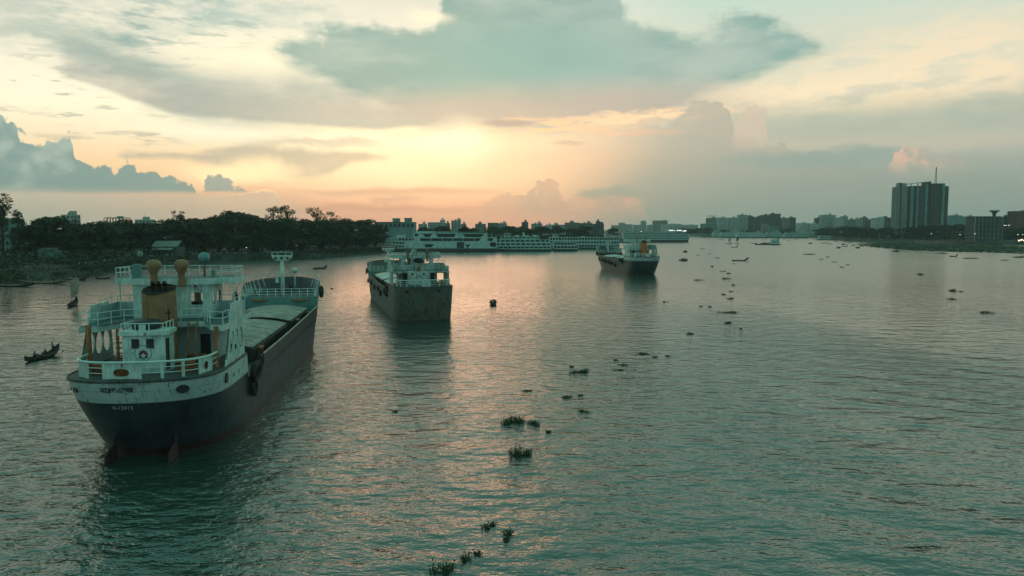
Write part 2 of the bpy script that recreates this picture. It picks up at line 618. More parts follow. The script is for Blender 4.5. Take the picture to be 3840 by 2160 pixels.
def ellipse(cx, cz, rx, rz, n=16, power=2.0):
    out = []
    for i in range(n):
        a = 2 * pi * i / n + 0.01
        c, s = cos(a), sin(a)
        out.append((cx + rx * math.copysign(abs(c) ** (2 / power), c), cz + rz * math.copysign(abs(s) ** (2 / power), s)))
    return out


# ------------------------------------------------------------------ materials
MATS = {}


def mat_base(name):
    m = bpy.data.materials.new(name)
    m.use_nodes = True
    t = m.node_tree
    Ex.tree = t
    b = t.nodes['Principled BSDF']
    return m, t, b


def objco(t, scale=(1, 1, 1)):
    c = t.nodes.new('ShaderNodeTexCoord')
    s = t.nodes.new('ShaderNodeSeparateXYZ')
    t.links.new(c.outputs['Object'], s.inputs[0])
    return [Ex(s.outputs[i]) for i in range(3)]


def paint(name, col, rough=0.5, var=0.15, scale=0.6, rust=0.0, rustcol=(0.14, 0.055, 0.025, 1), metal=0.0, bump=0.0, spec=0.5, streak=1.0):
    """weathered painted surface: base colour, uneven fading, rust that runs down"""
    if name in MATS:
        return MATS[name]
    m, t, b = mat_base(name)
    x, y, z = objco(t)
    v = comb(x, y, z)
    n1 = noise(v, scale, 5, 0.6)
    n2 = noise(comb(x, y, z * 0.18), scale * 5, 4, 0.6)
    dark = tuple(c * (1 - var * 1.6) for c in col[:3]) + (1,)
    lite = tuple(min(1, c * (1 + var)) for c in col[:3]) + (1,)
    c = mixc(sstep(n1 * 0.6 + n2 * 0.4 * streak, 0.34, 0.62), dark, lite)
    if rust:
        drip = noise(comb(x * 1.6, y * 1.6, z * 0.12), scale * 4, 4, .6)
        c = mixc(sstep(drip, .52, .72) * min(.6, .25 + rust), c, tuple(q_ * .45 for q_ in col[:3]) + (1,))
        r1 = noise(comb(x, y, z * 0.35), scale * 2.6, 7, 0.68)
        r2 = noise(v, scale * 0.5, 2, 0.5)
        f = sstep(r1 * 0.75 + r2 * 0.35, 0.74 - rust * 0.3, 0.80 - rust * 0.2)
        c = mixc(f, c, rustcol)
    t.links.new(c.s, b.inputs['Base Color'])
    b.inputs['Roughness'].default_value = rough
    b.inputs['Metallic'].default_value = metal
    b.inputs['Specular IOR Level'].default_value = spec
    if bump:
        bn = t.nodes.new('ShaderNodeBump')
        bn.inputs['Strength'].default_value = bump
        bn.inputs['Distance'].default_value = 0.05
        t.links.new(noise(v, scale * 8, 4).s, bn.inputs['Height'])
        t.links.new(bn.outputs[0], b.inputs['Normal'])
    MATS[name] = m
    return m


def emit(name, col, strength):
    if name in MATS:
        return MATS[name]
    m, t, b = mat_base(name)
    b.inputs['Base Color'].default_value = col
    b.inputs['Emission Color'].default_value = col
    b.inputs['Emission Strength'].default_value = strength
    MATS[name] = m
    return m


WHITE = (0.48, 0.64, 0.59, 1)
M_white = paint('white_paint', WHITE, 0.5, 0.2, 0.9, rust=0.30)
M_white_worn = paint('white_paint_worn', (0.50, 0.65, 0.60, 1), 0.55, 0.2, 0.9, rust=0.42)
M_rail = paint('rail_paint', (0.55, 0.70, 0.66, 1), 0.5, 0.1, 1.0)
M_dark = paint('dark_opening', (0.012, 0.014, 0.014, 1), 0.35, 0.2)
M_glass = paint('window_glass', (0.02, 0.028, 0.03, 1), 0.08, 0.2, spec=0.8)
M_deck = paint('deck_plate', (0.055, 0.06, 0.055, 1), 0.7, 0.35, 0.8, rust=0.35)
M_deckblue = paint('deck_blue', (0.06, 0.11, 0.12, 1), 0.7, 0.3, 0.8, rust=0.25)
M_orange = paint('orange_paint', (0.27, 0.15, 0.072, 1), 0.65, 0.22, 0.7, rust=0.3)
M_orange_post = paint('orange_post', (0.34, 0.14, 0.055, 1), 0.6, 0.25, 1.0, rust=0.4)
M_soot = paint('soot', (0.015, 0.014, 0.013, 1), 0.9, 0.3)
M_teal = paint('teal_paint', (0.10, 0.26, 0.25, 1), 0.5, 0.15, 0.8)
M_tyre = paint('tyre_rubber', (0.012, 0.012, 0.012, 1), 0.8, 0.3, 2.0)
M_coam = paint('coaming', (0.028, 0.034, 0.034, 1), 0.65, 0.3, 0.9, rust=0.3)
M_hatch = paint('hatch_cover', (0.25, 0.245, 0.20, 1), 0.55, 0.28, 0.5, rust=0.3)
M_hatch2 = paint('hatch_cover_pale', (0.42, 0.45, 0.42, 1), 0.5, 0.14, 0.5, rust=0.1)
M_rust = paint('rust', (0.20, 0.07, 0.025, 1), 0.85, 0.35, 1.6)
M_black = paint('black_plastic', (0.02, 0.02, 0.02, 1), 0.5, 0.2)
M_bamboo_rope = paint('rope', (0.16, 0.13, 0.09, 1), .9, .3, 2.0)
M_rudder = paint('red_oxide', (0.055, 0.02, 0.018, 1), 0.75, 0.35, 1.0)


def hull_mat(name, upper, band, band_h, boot_z, band_x, zt, rust=0.15, boot=(0.042, 0.017, 0.015, 1), stern_only=True, rough=0.42):
    """hull paint: dark sides, pale band along the poop, red boot topping - all by height and length along the hull"""
    m, t, b = mat_base(name)
    x, y, z = objco(t)
    v = comb(x, y, z)
    n1 = noise(v, 0.5, 6, 0.62)
    streak = noise(comb(x, y, z * 0.06), 2.2, 5, 0.62)
    fine = noise(comb(x, y, z * 0.25), 5.0, 5, 0.65)
    up2 = tuple(c * 1.9 + 0.012 for c in upper[:3]) + (1,)
    c = mixc(sstep(n1 * 0.5 + streak * 0.5, 0.36, 0.64), upper, up2)
    r = sstep(n1 * 0.4 + streak * 0.35 + fine * 0.25, 0.66 - rust * 0.35, 0.74 - rust * 0.25)
    c = mixc(r * 0.9, c, (0.066, 0.038, 0.024, 1))
    if band_h > 0:
        lo = zt - band_h
        fb = sstep(z, lo - 0.02, lo + 0.02) * sstep(x, band_x + 0.05, band_x - 0.05)
        bc = mixc(sstep(n1 * 0.45 + fine * 0.55, 0.40, 0.64), tuple(q * 0.85 for q in band[:3]) + (1,), band)
        chips = sstep(fine * 0.7 + n1 * 0.3, 0.565 - rust * 0.12, 0.63)
        bc = mixc(chips * 0.8, bc, (0.05, 0.045, 0.04, 1))
        c = mixc(fb, c, bc)
    def lines(v_, period, w_):
        f_ = Ex.math('FRACT', v_ * (1 / period)) - 0.5
        return sstep(f_.abs(), 0.5 - w_ / period, 0.5)
    seam = lines(x, 2.6, 0.07).max(lines(z + 0.4, 1.55, 0.06))
    c = mixc(seam * 0.32, c, (0.02, 0.018, 0.016, 1))
    scuff = sstep(noise(comb(x * 0.35, y * 0.35, z * 3.0), 1.6, 6, 0.7), 0.58, 0.68)
    c = mixc(scuff * 0.16, c, (0.16, 0.15, 0.13, 1))
    drip = sstep(noise(comb(x * 2.0, y * 2.0, z * 0.07), 1.7, 4, 0.6), 0.56, 0.70)
    c = mixc(drip * (0.25 + rust * 0.6), c, (0.10, 0.05, 0.028, 1))
    fboot = sstep(z + (n1 - 0.5) * 0.7 + (fine - 0.5) * 0.3, boot_z + 0.06, boot_z - 0.06)
    c = mixc(fboot, c, boot)
    t.links.new(c.s, b.inputs['Base Color'])
    b.inputs['Roughness'].default_value = rough
    bn = t.nodes.new('ShaderNodeBump')
    bn.inputs['Strength'].default_value = 0.5
    bn.inputs['Distance'].default_value = 0.12
    # plating: shallow dents between frames
    dent = noise(comb(x * 1.0, y, z * 0.8), 0.55, 3, 0.5) + fine * 0.12
    t.links.new(dent.s, bn.inputs['Height'])
    t.links.new(bn.outputs[0], b.inputs['Normal'])
    return m


# ------------------------------------------------------------------ water
def water_mat():
    m, t, b = mat_base('river_water')
    x, y, z = objco(t)
    # wind ripples: crests mostly across the river, several sizes
    xr = x * 0.93 + y * 0.36
    yr = y * 0.93 - x * 0.36
    gust = sstep(noise(comb(x, y * 0.3, 0.0), 0.022, 3, 0.5), 0.34, 0.62)       # gusts and slicks
    w1 = noise(comb(x * 0.6, y, 0.0), 0.32, 2, 0.5)
    w2 = noise(comb(x * 0.58 + y * 0.12, y, 3.0), 1.0, 3, 0.55)
    w3 = noise(comb(x * 0.62, y, 7.0), 2.8, 3, 0.6)
    crest = 1.0 - (w2 - 0.5).abs() * 2.0                                   # sharper crests
    h = (w1 - 0.5) * 0.50 + (w2 - 0.5) * 0.40 * (0.45 + gust * 0.55) + crest * 0.10 * gust + (w3 - 0.5) * 0.11 * (0.45 + gust * 0.55)
    # old wash running diagonally on the near right side
    wash = Ex.math('SINE', (x * 0.62 + y * 0.78) * 1.05 + noise(comb(x, y, 0.0), 0.06, 3) * 9.0)
    wm = sstep(x, 6, 22) * sstep(y, 170, 70) * sstep(noise(comb(x, y, 5.0), 0.03, 2), 0.36, 0.58)
    h = h + wash * wm * 0.085
    # water lies quieter upstream
    far = sstep(y, 30, 200)
    h = h * (1.0 - far * 0.68)
    bn = t.nodes.new('ShaderNodeBump')
    bn.inputs['Strength'].default_value = 1.0
    bn.inputs['Distance'].default_value = 1.0
    t.links.new(h.s, bn.inputs['Height'])
    t.links.new(bn.outputs[0], b.inputs['Normal'])
    silt = noise(comb(x, y * 0.4, 0.0), 0.012, 4, 0.55)
    c = mixc(silt, (0.014, 0.048, 0.037, 1), (0.024, 0.056, 0.042, 1))
    t.links.new(c.s, b.inputs['Base Color'])
    t.links.new((0.03 + sstep(y, 60, 420) * 0.20).s, b.inputs['Roughness'])      # ripples too fine to resolve upriver
    b.inputs['IOR'].default_value = 1.95
    return m


M_water = water_mat()
mb = MB()
mb.add([(-4000, -400, 0), (4000, -400, 0), (4000, 4000, 0), (-4000, 4000, 0)], [(0, 1, 2, 3)])
tag(mb.build('river_water', M_water), 'grey green rippled river water reflecting the dusk sky', 'river', kind='structure')

# ------------------------------------------------------------------ cargo ships
# ship space: x forward from the stern, y to port, z up from the waterline
class Hull:
    def __init__(s, L=69.0, B=11.4, zp=6.6, xp=11.8, zlow=4.35, xb=18.6, zb0=5.35, zb1=6.1, xf=57.0, zf=9.4, square=2.6, over=5.0, run_low=13.0, low_w=1.0):
        s.L, s.B2, s.zp, s.xp, s.zlow, s.xb, s.zb0, s.zb1, s.xf, s.zf = L, B / 2, zp, xp, zlow, xb, zb0, zb1, xf, zf
        s.square, s.over, s.run_low, s.low_w = square, over, run_low, low_w

    def top(s, x):
        if x <= s.xp: return s.zp
        if x <= s.xp + 0.3: return s.zp + (s.zlow - s.zp) * (x - s.xp) / 0.3
        if x <= s.xb: return s.zlow
        if x <= s.xb + 0.3: return s.zlow + (s.zb0 - s.zlow) * (x - s.xb) / 0.3
        if x <= s.xf: return s.zb0 + (s.zb1 - s.zb0) * ((x - s.xb) / (s.xf - s.xb)) ** 1.6
        t = (x - s.xf) / 3.5
        if t < 1: return s.zb1 + (s.zf - s.zb1) * t * t * (3 - 2 * t)
        return s.zf + 0.5 * (x - s.xf - 3.5) / (s.L - s.xf - 3.5)

    def xs(s, z):
        k = max(0.0, min(1.0, (s.zp - z) / s.zp))
        return s.over * k ** 1.5

    def xe(s, z):
        k = max(0.0, min(1.0, (s.zf - z) / s.zf))
        return s.L - 5.5 * k

    def half(s, x, z):
        a = max(0.0, x - s.xs(z))
        k = max(0.0, min(1.0, (s.zp - z) / s.zp))
        run = 4.6 + (s.run_low - 4.6) * k
        p = s.square - 0.5 * k
        t = min(1.0, a / run)
        fs = (1 - (1 - t) ** p) ** (1 / p)
        fs = fs * (1 - (1 - s.low_w) * k * max(0, 1 - x / 16))
        b = max(0.0, s.xe(z) - x)
        kf = max(0.0, min(1.0, (s.zf - z) / s.zf))
        rb = 9.0 + 5 * kf
        t = min(1.0, b / rb)
        fe = (1 - (1 - t) ** 2.1) ** (1 / 1.7)
        return s.B2 * min(fs, fe)

    def stern_x(s, y, z):
        """x of the stern surface at offset y, height z"""
        lo, hi = s.xs(z), s.xs(z) + 14
        for _ in range(40):
            m = (lo + hi) / 2
            if s.half(m, z) < abs(y): lo = m
            else: hi = m
        return hi

    def stations(s):
        X = [0.0, 0.06, 0.2, 0.45, 0.8, 1.3, 2.0, 2.8, 3.8, 5.0, 6.5, 8.5, 10.5, s.xp, s.xp + 0.3, 14, 16, s.xb, s.xb + 0.3]
        x = s.xb + 4
        while x < s.xf - 1:
            X.append(x)
            x += 4.5
        X += [s.xf, s.xf + 0.9, s.xf + 1.8, s.xf + 2.7, s.xf + 3.5]
        r = s.L - s.xf - 3.5
        X += [s.xf + 3.5 + r * t for t in (0.15, .3, .45, .6, .72, .82, .9, .95, .98, 1.0)]
        return X

    def shell(s):
        mb = MB()
        T = [0, 0.1, 0.2, 0.3, 0.4, 0.5, 0.6, 0.7, 0.8, 0.9, 1.0]
        z0 = -1.2
        rows = []
        for X in s.stations():
            r = []
            for t in T:
                z = z0 + t * (s.top(X) - z0)
                x = X + s.xs(z) * max(0, 1 - X / 12) ** 2 + (s.xe(z) - s.L) * max(0, (X - (s.L - 12)) / 12) ** 2
                r.append((x, s.half(x, z), z))
            rows.append(r)
        n = len(T)
        for sg in (1, -1):
            vs = [(x, y * sg, z) for r in rows for x, y, z in r]
            fs = [(i * n + j, i * n + j + 1, (i + 1) * n + j + 1, (i + 1) * n + j) for i in range(len(rows) - 1) for j in range(n - 1)]
            mb.add(vs, fs)
        return mb

    def deckpoly(s, xa, xb, z, inset=0.12, n=40):
        xs = [max(xa, s.xs(z) + 0.02) + (xb - max(xa, s.xs(z) + 0.02)) * (i / n) ** 1.6 for i in range(n + 1)]
        p = [(x, max(0.02, s.half(x, z) - inset)) for x in xs]
        return [(x, -y) for x, y in p] + [(x, y) for x, y in reversed(p)]

    def walk(s, z, d0, inset=0.0, n=60):
        """point, heading and outward normal at arc distance d0 along the edge from the stern centre (positive to port)"""
        key = round(z, 3)
        if not hasattr(s, 'cache'):
            s.cache = {}
        if key not in s.cache:
            pts = [Vector((s.xs(z), 0, z))]
            pts += [Vector((s.stern_x(s.B2 * 0.96 * k / n, z), s.B2 * 0.96 * k / n, z)) for k in range(1, n + 1)]
            xx = pts[-1].x
            while xx < 24:
                xx += 0.3
                pts.append(Vector((xx, s.half(xx, z), z)))
            s.cache[key] = pts
        pts = s.cache[key]
        sg = 1 if d0 >= 0 else -1
        d = abs(d0)
        acc = 0.0
        for prev, q in zip(pts, pts[1:]):
            seg = (q - prev).length
            if acc + seg >= d:
                t = (q - prev).normalized()
                r = prev + t * (d - acc)
                out = Vector((-t.y, t.x, 0))
                if out.dot(Vector((r.x - 8, r.y, 0))) < 0:
                    out = -out
                r = r - out * inset
                return Vector((r.x, r.y * sg, z)), Vector((t.x, t.y * sg, 0)), Vector((out.x, out.y * sg, 0))
            acc += seg
        return Vector((pts[-1].x, pts[-1].y * sg, z)), Vector((1, 0, 0)), Vector((0, sg, 0))


def disc_on(mb, p, out, rx, rz, d=0.02, n=14, skew=0.0):
    """flat disc lying on a surface with outward normal out"""
    out = out.normalized()
    side = Vector((-out.y, out.x, 0)).normalized()
    up = out.cross(side)
    if up.z < 0: up = -up
    c = p + out * d
    ring = [c + side * (rx * cos(2 * pi * i / n)) + up * (rz * sin(2 * pi * i / n)) for i in range(n)]
    back = [q - out * (d + 0.05) for q in ring]
    mb.loft([back, ring])


def ring_on(mb, p, out, R, r, flat=1.0):
    mb.torus(p + out * 0.02, R, r, axis=out, n=16, k=5)


def rails(mb, pts, h, levels, r=0.035, post=None, rp=0.04):
    """tube railing through pts"""
    for lv in levels:
        mb.tube([Vector(p) + Vector((0, 0, h * lv)) for p in pts], r, 5)
    for p in (pts if post is None else post):
        mb.tube([Vector(p), Vector(p) + Vector((0, 0, h))], rp, 5)


def subdiv(pts, step):
    out = []
    for a, b in zip(pts, pts[1:]):
        a, b = Vector(a), Vector(b)
        n = max(1, int((b - a).length / step))
        out += [a + (b - a) * i / n for i in range(n)]
    out.append(Vector(pts[-1]))
    return out


def text_mesh(txt, size, bold=0.0):
    cu = bpy.data.curves.new('lettering', 'FONT')
    cu.body = txt
    cu.size = size
    cu.offset = bold
    cu.align_x = 'CENTER'
    cu.resolution_u = 2
    o = bpy.data.objects.new('lettering', cu)
    COL.objects.link(o)
    dg = bpy.context.evaluated_depsgraph_get()
    me = bpy.data.meshes.new_from_object(o.evaluated_get(dg))
    bpy.data.objects.remove(o)
    bpy.data.curves.remove(cu)
    return me


def stern_text(root, H, txt, y0, z0, size, mat, name='lettering', label=None, bold=0.0, sx=1.0):
    me = text_mesh(txt, size, bold)
    bm = bmesh.new()
    bm.from_mesh(me)
    bmesh.ops.subdivide_edges(bm, edges=[e for e in bm.edges if e.calc_length() > size * 0.35], cuts=2)
    for v in bm.verts:
        y = y0 - v.co.x * sx
        z = z0 + v.co.y
        v.co = (H.stern_x(y, z) - 0.13, y, z)
    bm.to_mesh(me)
    bm.free()
    me.materials.clear()
    me.materials.append(mat)
    o = put(name, me, root)
    if label: o['label'] = label
    return o


def cowl_vent(mb, x, y, z0, h, R):
    """mushroom cowl seen from behind: neck, then a bulb whose mouth faces forward"""
    neck = R * 0.5
    prof = [(neck * 1.05, 0), (neck, 0.1), (neck, h * 0.42), (R * 0.62, h * 0.52), (R * 0.9, h * 0.66), (R, h * 0.78), (R * 0.92, h * 0.9), (R * 0.6, h * 0.975), (R * 0.05, h)]
    mb.lathe(prof, (x, y, z0), 14)
    mb.tube([(x + R * 0.55, y, z0 + h * 0.78), (x + R * 1.05, y, z0 + h * 0.78)], [R * 0.8, R * 0.86], 14, 0)


def mast(root, x, z0, zt, w, lamp_h=0.9, rail=True):
    m = MB()
    m.tube([(x, 0, z0), (x, 0, zt - lamp_h)], [0.34, 0.26], 10)
    m.build('mast_pole', M_white, root, True)
    m = MB()
    y0, y1 = -w / 2, w / 2
    zb = zt - lamp_h
    poly = [(-w * .30, zb - 0.1), (w * .30, zb - 0.1), (y1, zb + lamp_h * .45), (y1, zb + lamp_h * .85), (y0, zb + lamp_h * .85), (y0, zb + lamp_h * .45)]
    vs = [(x - 0.25, y, z) for y, z in poly] + [(x + 0.25, y, z) for y, z in poly]
    k = len(poly)
    m.add(vs, [tuple(range(k)), tuple(reversed(range(k, 2 * k)))] + [(i, i + k, (i + 1) % k + k, (i + 1) % k) for i in range(k)])
    ct = m.build('crosstree', M_white, root)
    m = MB()
    zz = zb + lamp_h * .85
    rails(m, [(x - .24, y0, zz), (x - .24, -w * .2, zz), (x - .24, w * .2, zz), (x - .24, y1, zz), (x + .24, y1, zz), (x + .24, y0, zz), (x - .24, y0, zz)], 0.45, (1,), 0.03)
    m.build('crosstree_rail', M_rail, ct)
    for yy in (-w * .30, 0, w * .30):
        m = MB()
        m.lathe([(0.02, -0.5), (0.2, -0.48), (0.2, -0.2), (0.13, -0.1)], (x - 0.0, yy, zb + lamp_h * .36), 10, axis='x')
        m.build('navigation_lamp', M_black, ct)
    m = MB()
    m.tube([(x - 0.35, 0.75, z0 + 2.0), (x - 0.35, 0.75, z0 + 3.2)], 0.28, 8)
    m.build('lamp_box', M_white, root)


def hatch(root, H, xa, xb, yw, z0, ze, zc, mat, npan, coam):
    """hatch with coaming, arched cover of separate panels, edge stays"""
    m = MB()
    m.box(xa - .25, xb + .25, -yw - .12, -yw + .12, z0, ze)
    m.box(xa - .25, xb + .25, yw - .12, yw + .12, z0, ze)
    m.box(xa - .3, xa - .05, -yw, yw, z0, ze)
    m.box(xb + .05, xb + .3, -yw, yw, z0, ze)
    n = int((xb - xa) / 1.0)
    for sg in (1, -1):
        for i in range(n + 1):
            x = xa + (xb - xa) * i / n
            m.add([(x - .05, sg * yw, z0), (x + .05, sg * yw, z0), (x + .05, sg * (yw + .45), z0), (x - .05, sg * (yw + .45), z0),
                   (x - .05, sg * yw, ze), (x + .05, sg * yw, ze)], [(0, 1, 2, 3), (0, 3, 4), (1, 5, 2), (2, 5, 4, 3)])
        m.box(xa, xb, sg * (yw + .14), sg * (yw + .3), ze - .34, ze - .22)
    m.box(xa, xb, -yw + .15, yw - .15, ze - .3, ze - .2)
    m.build('hatch_coaming', coam, root)
    w = (xb - xa) / npan
    for i in range(npan):
        m = MB()
        x0, x1 = xa + w * i + 0.09, xa + w * (i + 1) - 0.09
        K = 12
        wob = random.uniform(-.015, .015)
        rings = []
        for j in range(K + 1):
            y = -yw - .2 + (2 * yw + .4) * j / K
            z = ze + .02 + (zc - ze) * (1 - (2 * j / K - 1) ** 2) + wob
            rings.append([(x0, y, z), ((x0 + x1) / 2, y, z + .10), (x1, y, z), (x1, y, z - .1), (x0, y, z - .1)])
        m.loft(rings)
        m.box(x0 - .03, x0 + .07, -yw - .26, -yw - .18, ze - .25, ze + .06)
        m.box(x0 - .03, x0 + .07, yw + .18, yw + .26, ze - .25, ze + .06)
        m.build('hatch_panel', mat, root)


TYRE_ME = {}


def tyre(p_world, axis_world, R, label, group):
    k = round(R, 2)
    if k not in TYRE_ME:
        TYRE_ME[k] = MB().torus((0, 0, 0), R * .72, R * .29, (1, 0, 0), 18, 8).mesh('tyre', M_tyre, True)
    t = thing('tyre_fender', label, 'tyre', p_world, 0, group)
    t.rotation_euler = Vector(axis_world).to_track_quat('X', 'Z').to_euler()
    put('tyre_ring', TYRE_ME[k], t)
    m = MB().tube([(-.15, 0, R * .95), (-.3, 0, R * .95 + 1.0)], 0.03, 4)
    m.build('rope', M_black, t)
    return t


ORD = ['first', 'second', 'third', 'fourth', 'fifth', 'sixth', 'seventh', 'eighth', 'ninth', 'tenth', 'eleventh', 'twelfth']


def wing_plate(mb, side, B2, xa0, xa1, xf0, xf1, z0, z1, holes):
    """side plate of the deckhouse: corners slope, openings cut through"""
    y = B2 * side

    def fn(s_, z, d):
        k = (z - z0) / (z1 - z0)
        xa = xa0 + (xa1 - xa0) * k
        xf = xf0 + (xf1 - xf0) * k
        return (xa + (xf - xa) * s_, y - side * d, z)
    # one cell per hole
    n = len(holes)
    zs0 = holes[0][1] - holes[0][3] - 0.25
    zs1 = holes[0][1] + holes[0][3] + 0.25
    mb.hole_panel(0, 1, z0, zs0, None, fn)
    for i, (cx, cz, rx, rz, pw) in enumerate(holes):
        s0 = 0 if i == 0 else (holes[i - 1][0] + cx) / 2
        s1 = 1 if i == n - 1 else (cx + holes[i + 1][0]) / 2
        mb.hole_panel(s0, s1, zs0, zs1, ellipse(cx, cz, rx, rz, 20, pw), fn)
    mb.hole_panel(0, 1, zs1, z1, None, fn)


def stern_bulwark(root, H, zd, inset, h, plates, d0, d1, mat, cap_r=0.09):
    """plates and open rails round the poop; plates: (from, to, opening)"""
    def P(d, z):
        p, t, o = H.walk(zd, d, inset)
        return Vector((p.x, p.y, z)), o
    N = int((d1 - d0) / 0.3)
    m = MB()
    m.tube([P(d0 + (d1 - d0) * i / N, zd + h)[0] for i in range(N + 1)], cap_r, 6)
    m.build('bulwark_cap', M_rail, root)
    spans = sorted(plates)
    for (a, b, op) in spans:
        m = MB()

        def fn(s_, z, d):
            p, o = P(s_, z)
            return p - o * d
        shape = None
        if op == 'oval': shape = ellipse((a + b) / 2, zd + h * .40, .62, .30, 18, 2.4)
        if op == 'arch': shape = ellipse((a + b) / 2, zd + h * .45, .36, .34, 14, 2.4)
        k = 5 if shape is None else 1
        for i in range(k):
            m.hole_panel(a + (b - a) * i / k, a + (b - a) * (i + 1) / k, zd + 0.05, zd + h, shape, fn, 0.08)
        pl = m.build('bulwark_plate', M_white_worn, root)
        if shape:
            m = MB()
            c, o = P((a + b) / 2, zd + h * .42)
            disc_on(m, c - o * 0.25, o, 0.75 if op == 'oval' else .45, 0.42, 0.02)
            m.build('fairlead_plate', M_rust, pl, label='rusty orange plate behind the fairlead opening')
    # open rails between plates
    edges = [d0] + [e for a, b, _ in spans for e in (a, b)] + [d1]
    for i in range(0, len(edges), 2):
        a, b = edges[i], edges[i + 1]
        if b - a < 0.2: continue
        m = MB()
        n = max(2, int((b - a) / 0.3))
        for lv in (0.36, 0.68):
            m.tube([P(a + (b - a) * q / n, zd + h * lv)[0] for q in range(n + 1)], 0.035, 5)
        m.build('rail_bar', M_rail, root)
        k = max(1, int((b - a) / 1.5))
        for q in range(k + 1):
            d = a + (b - a) * q / k
            m = MB()
            p, o = P(d, zd)
            t = Vector((-o.y, o.x, 0))
            vs = []
            for z in (zd, zd + h):
                for (e, g) in ((-.11, -.03), (.11, -.03), (.11, .05), (-.11, .05)):
                    vs.append((p.x + t.x * e - o.x * g, p.y + t.y * e - o.y * g, z))
            m.add(vs, [(0, 1, 2, 3), (7, 6, 5, 4), (0, 4, 5, 1), (1, 5, 6, 2), (2, 6, 7, 3), (3, 7, 4, 0)])
            m.build('bulwark_post', mat, root)


def cargo_ship(loc, psi, label, cfg):
    H = cfg['hull']
    root = thing('cargo_ship', label, 'ship', loc, radians(90 - psi), 'cargo ships anchored in the river')
    wm = cfg.get('white', M_white)
    ww = cfg.get('worn', M_white_worn)
    zp, B2 = H.zp, H.B2
    hull = H.shell().build('hull', cfg['hullmat'], root, True)
    md = hull.modifiers.new('plate', 'SOLIDIFY')
    md.thickness = 0.14
    md.offset = 0
    es = hull.modifiers.new('edges', 'EDGE_SPLIT')
    es.split_angle = radians(40)
    # ---- decks
    MB().prism(H.deckpoly(0, H.xp + .3, zp - 0.06, 0.02), zp - 0.2, zp + 0.02).build('poop_deck', M_deck, root)
    MB().prism(H.deckpoly(H.xp - 1, H.xf + 2, H.zlow - .1, 0.1), H.zlow - .35, H.zlow - .1).build('main_deck', M_deck, root)
    m = MB()
    m.box(H.xp - .1, H.xp + .02, -B2 + .12, B2 - .12, H.zlow - .2, zp - .02)
    m.build('poop_bulkhead', wm, root)
    zfd = H.zf - 1.9
    MB().prism(H.deckpoly(H.xf + 1.2, H.L - 1.3, zfd, 0.12), zfd - .15, zfd).build('forecastle_deck', M_deck, root)
    m = MB()
    hb = H.half(H.xf + 1.2, zfd) - .12
    m.box(H.xf + 1.1, H.xf + 1.25, -hb, hb, H.zlow - .1, zfd + .01)
    m.build('forecastle_bulkhead', cfg.get('fbulk', M_teal), root)
    m = MB()
    m.tube([H.walk(zp, d)[0] + Vector((0, 0, -.02)) for d in [(-15.5 + 31 * i / 80) for i in range(81)] if H.walk(zp, d)[0].x < H.xp], 0.13, 6)
    m.build('rubbing_strake', M_deck, root)
    # bulwark cap along the side
    for sg in (1, -1):
        m = MB()
        xs = [H.xb + .3 + (H.xf + 3 - H.xb) * i / 30 for i in range(31)]
        m.tube([(x, sg * H.half(x, H.top(x)), H.top(x)) for x in xs], 0.11, 5)
        m.build('bulwark_rail', cfg.get('caprail', M_hatch), root)
        # freeing ports: short slots in a row below the bulwark
        nslot = 26
        for i in range(nslot):
            x = H.xb + 1.2 + (H.xf - 2 - H.xb) * i / nslot
            z = cfg.get('slot_z', 3.75) + 0.5 * ((x - H.xb) / (H.xf - H.xb)) ** 1.5
            y = H.half(x, z) + 0.07
            MB().box(x, x + 0.75, sg * y - .03, sg * y + .03, z, z + 0.22).build('freeing_port', M_black, root)
    # ---- portholes in the poop band
    for d in cfg.get('ports', ()):
        z = zp - 0.95
        p, t, o = H.walk(z, d)
        m = MB()
        disc_on(m, p, o, .17, .2, 0.13)
        po = m.build('porthole', M_glass, root)
        m = MB()
        ring_on(m, p + o * .1, o, .2, .04)
        m.build('porthole_rim', ww, po)
    for d, rx, rz in cfg.get('hawse', ()):
        z = zp - 0.8
        p, t, o = H.walk(z, d)
        m = MB()
        disc_on(m, p, o, rx, rz, 0.16)
        m.build('hawse_hole', M_dark, root)
    # ---- rudders
    for yy in (2.3, -2.3) if cfg.get('rudders', True) else ():
        m = MB()
        xr = cfg.get('rud_x', 0.9)
        prof = [(xr, -1.0), (xr, 0.75), (xr + 1.9, 1.35), (xr + 2.1, -1.0)]
        vs = [(x, yy - .08, z) for x, z in prof] + [(x, yy + .08, z) for x, z in prof]
        m.add(vs, [(0, 1, 2, 3), (7, 6, 5, 4), (0, 4, 5, 1), (1, 5, 6, 2), (2, 6, 7, 3), (3, 7, 4, 0)])
        m.build('rudder', M_rudder, root)
        MB().tube([(xr + 1.75, yy, 1.0), (xr + 1.75, yy, 2.6)], 0.13, 8).build('rudder_stock', M_rudder, root)
        MB().box(xr + 2.9, xr + 5.5, yy - .12, yy + .12, -1.0, 1.9).build('skeg', M_rudder, root)
    # ---- poop bulwark
    stern_bulwark(root, H, zp, cfg.get('b_in', 0.55), 1.3, cfg['plates'], -cfg['bul'], cfg['bul'], wm)
    # ---- deckhouse side plates
    zu = zp + cfg.get('zu', 3.5)
    for sg in (1, -1):
        m = MB()
        wing_plate(m, sg, B2 - 0.03, *cfg['wing'], zp, zp + cfg.get('wing_h', 5.0), cfg['holes'])
        m.build('side_plate', wm, root)
    # ---- lower deckhouse
    m = MB()
    m.box(9.3, 13.6, -3.9, 3.9, zp, zu - .45)
    lh = m.build('deckhouse', cfg.get('lower', wm), root)
    for y in cfg.get('doors', (-2.9, 2.7)):
        MB().box(9.24, 9.36, y - .42, y + .42, zp + .12, zp + 2.2).build('door', M_black, lh)
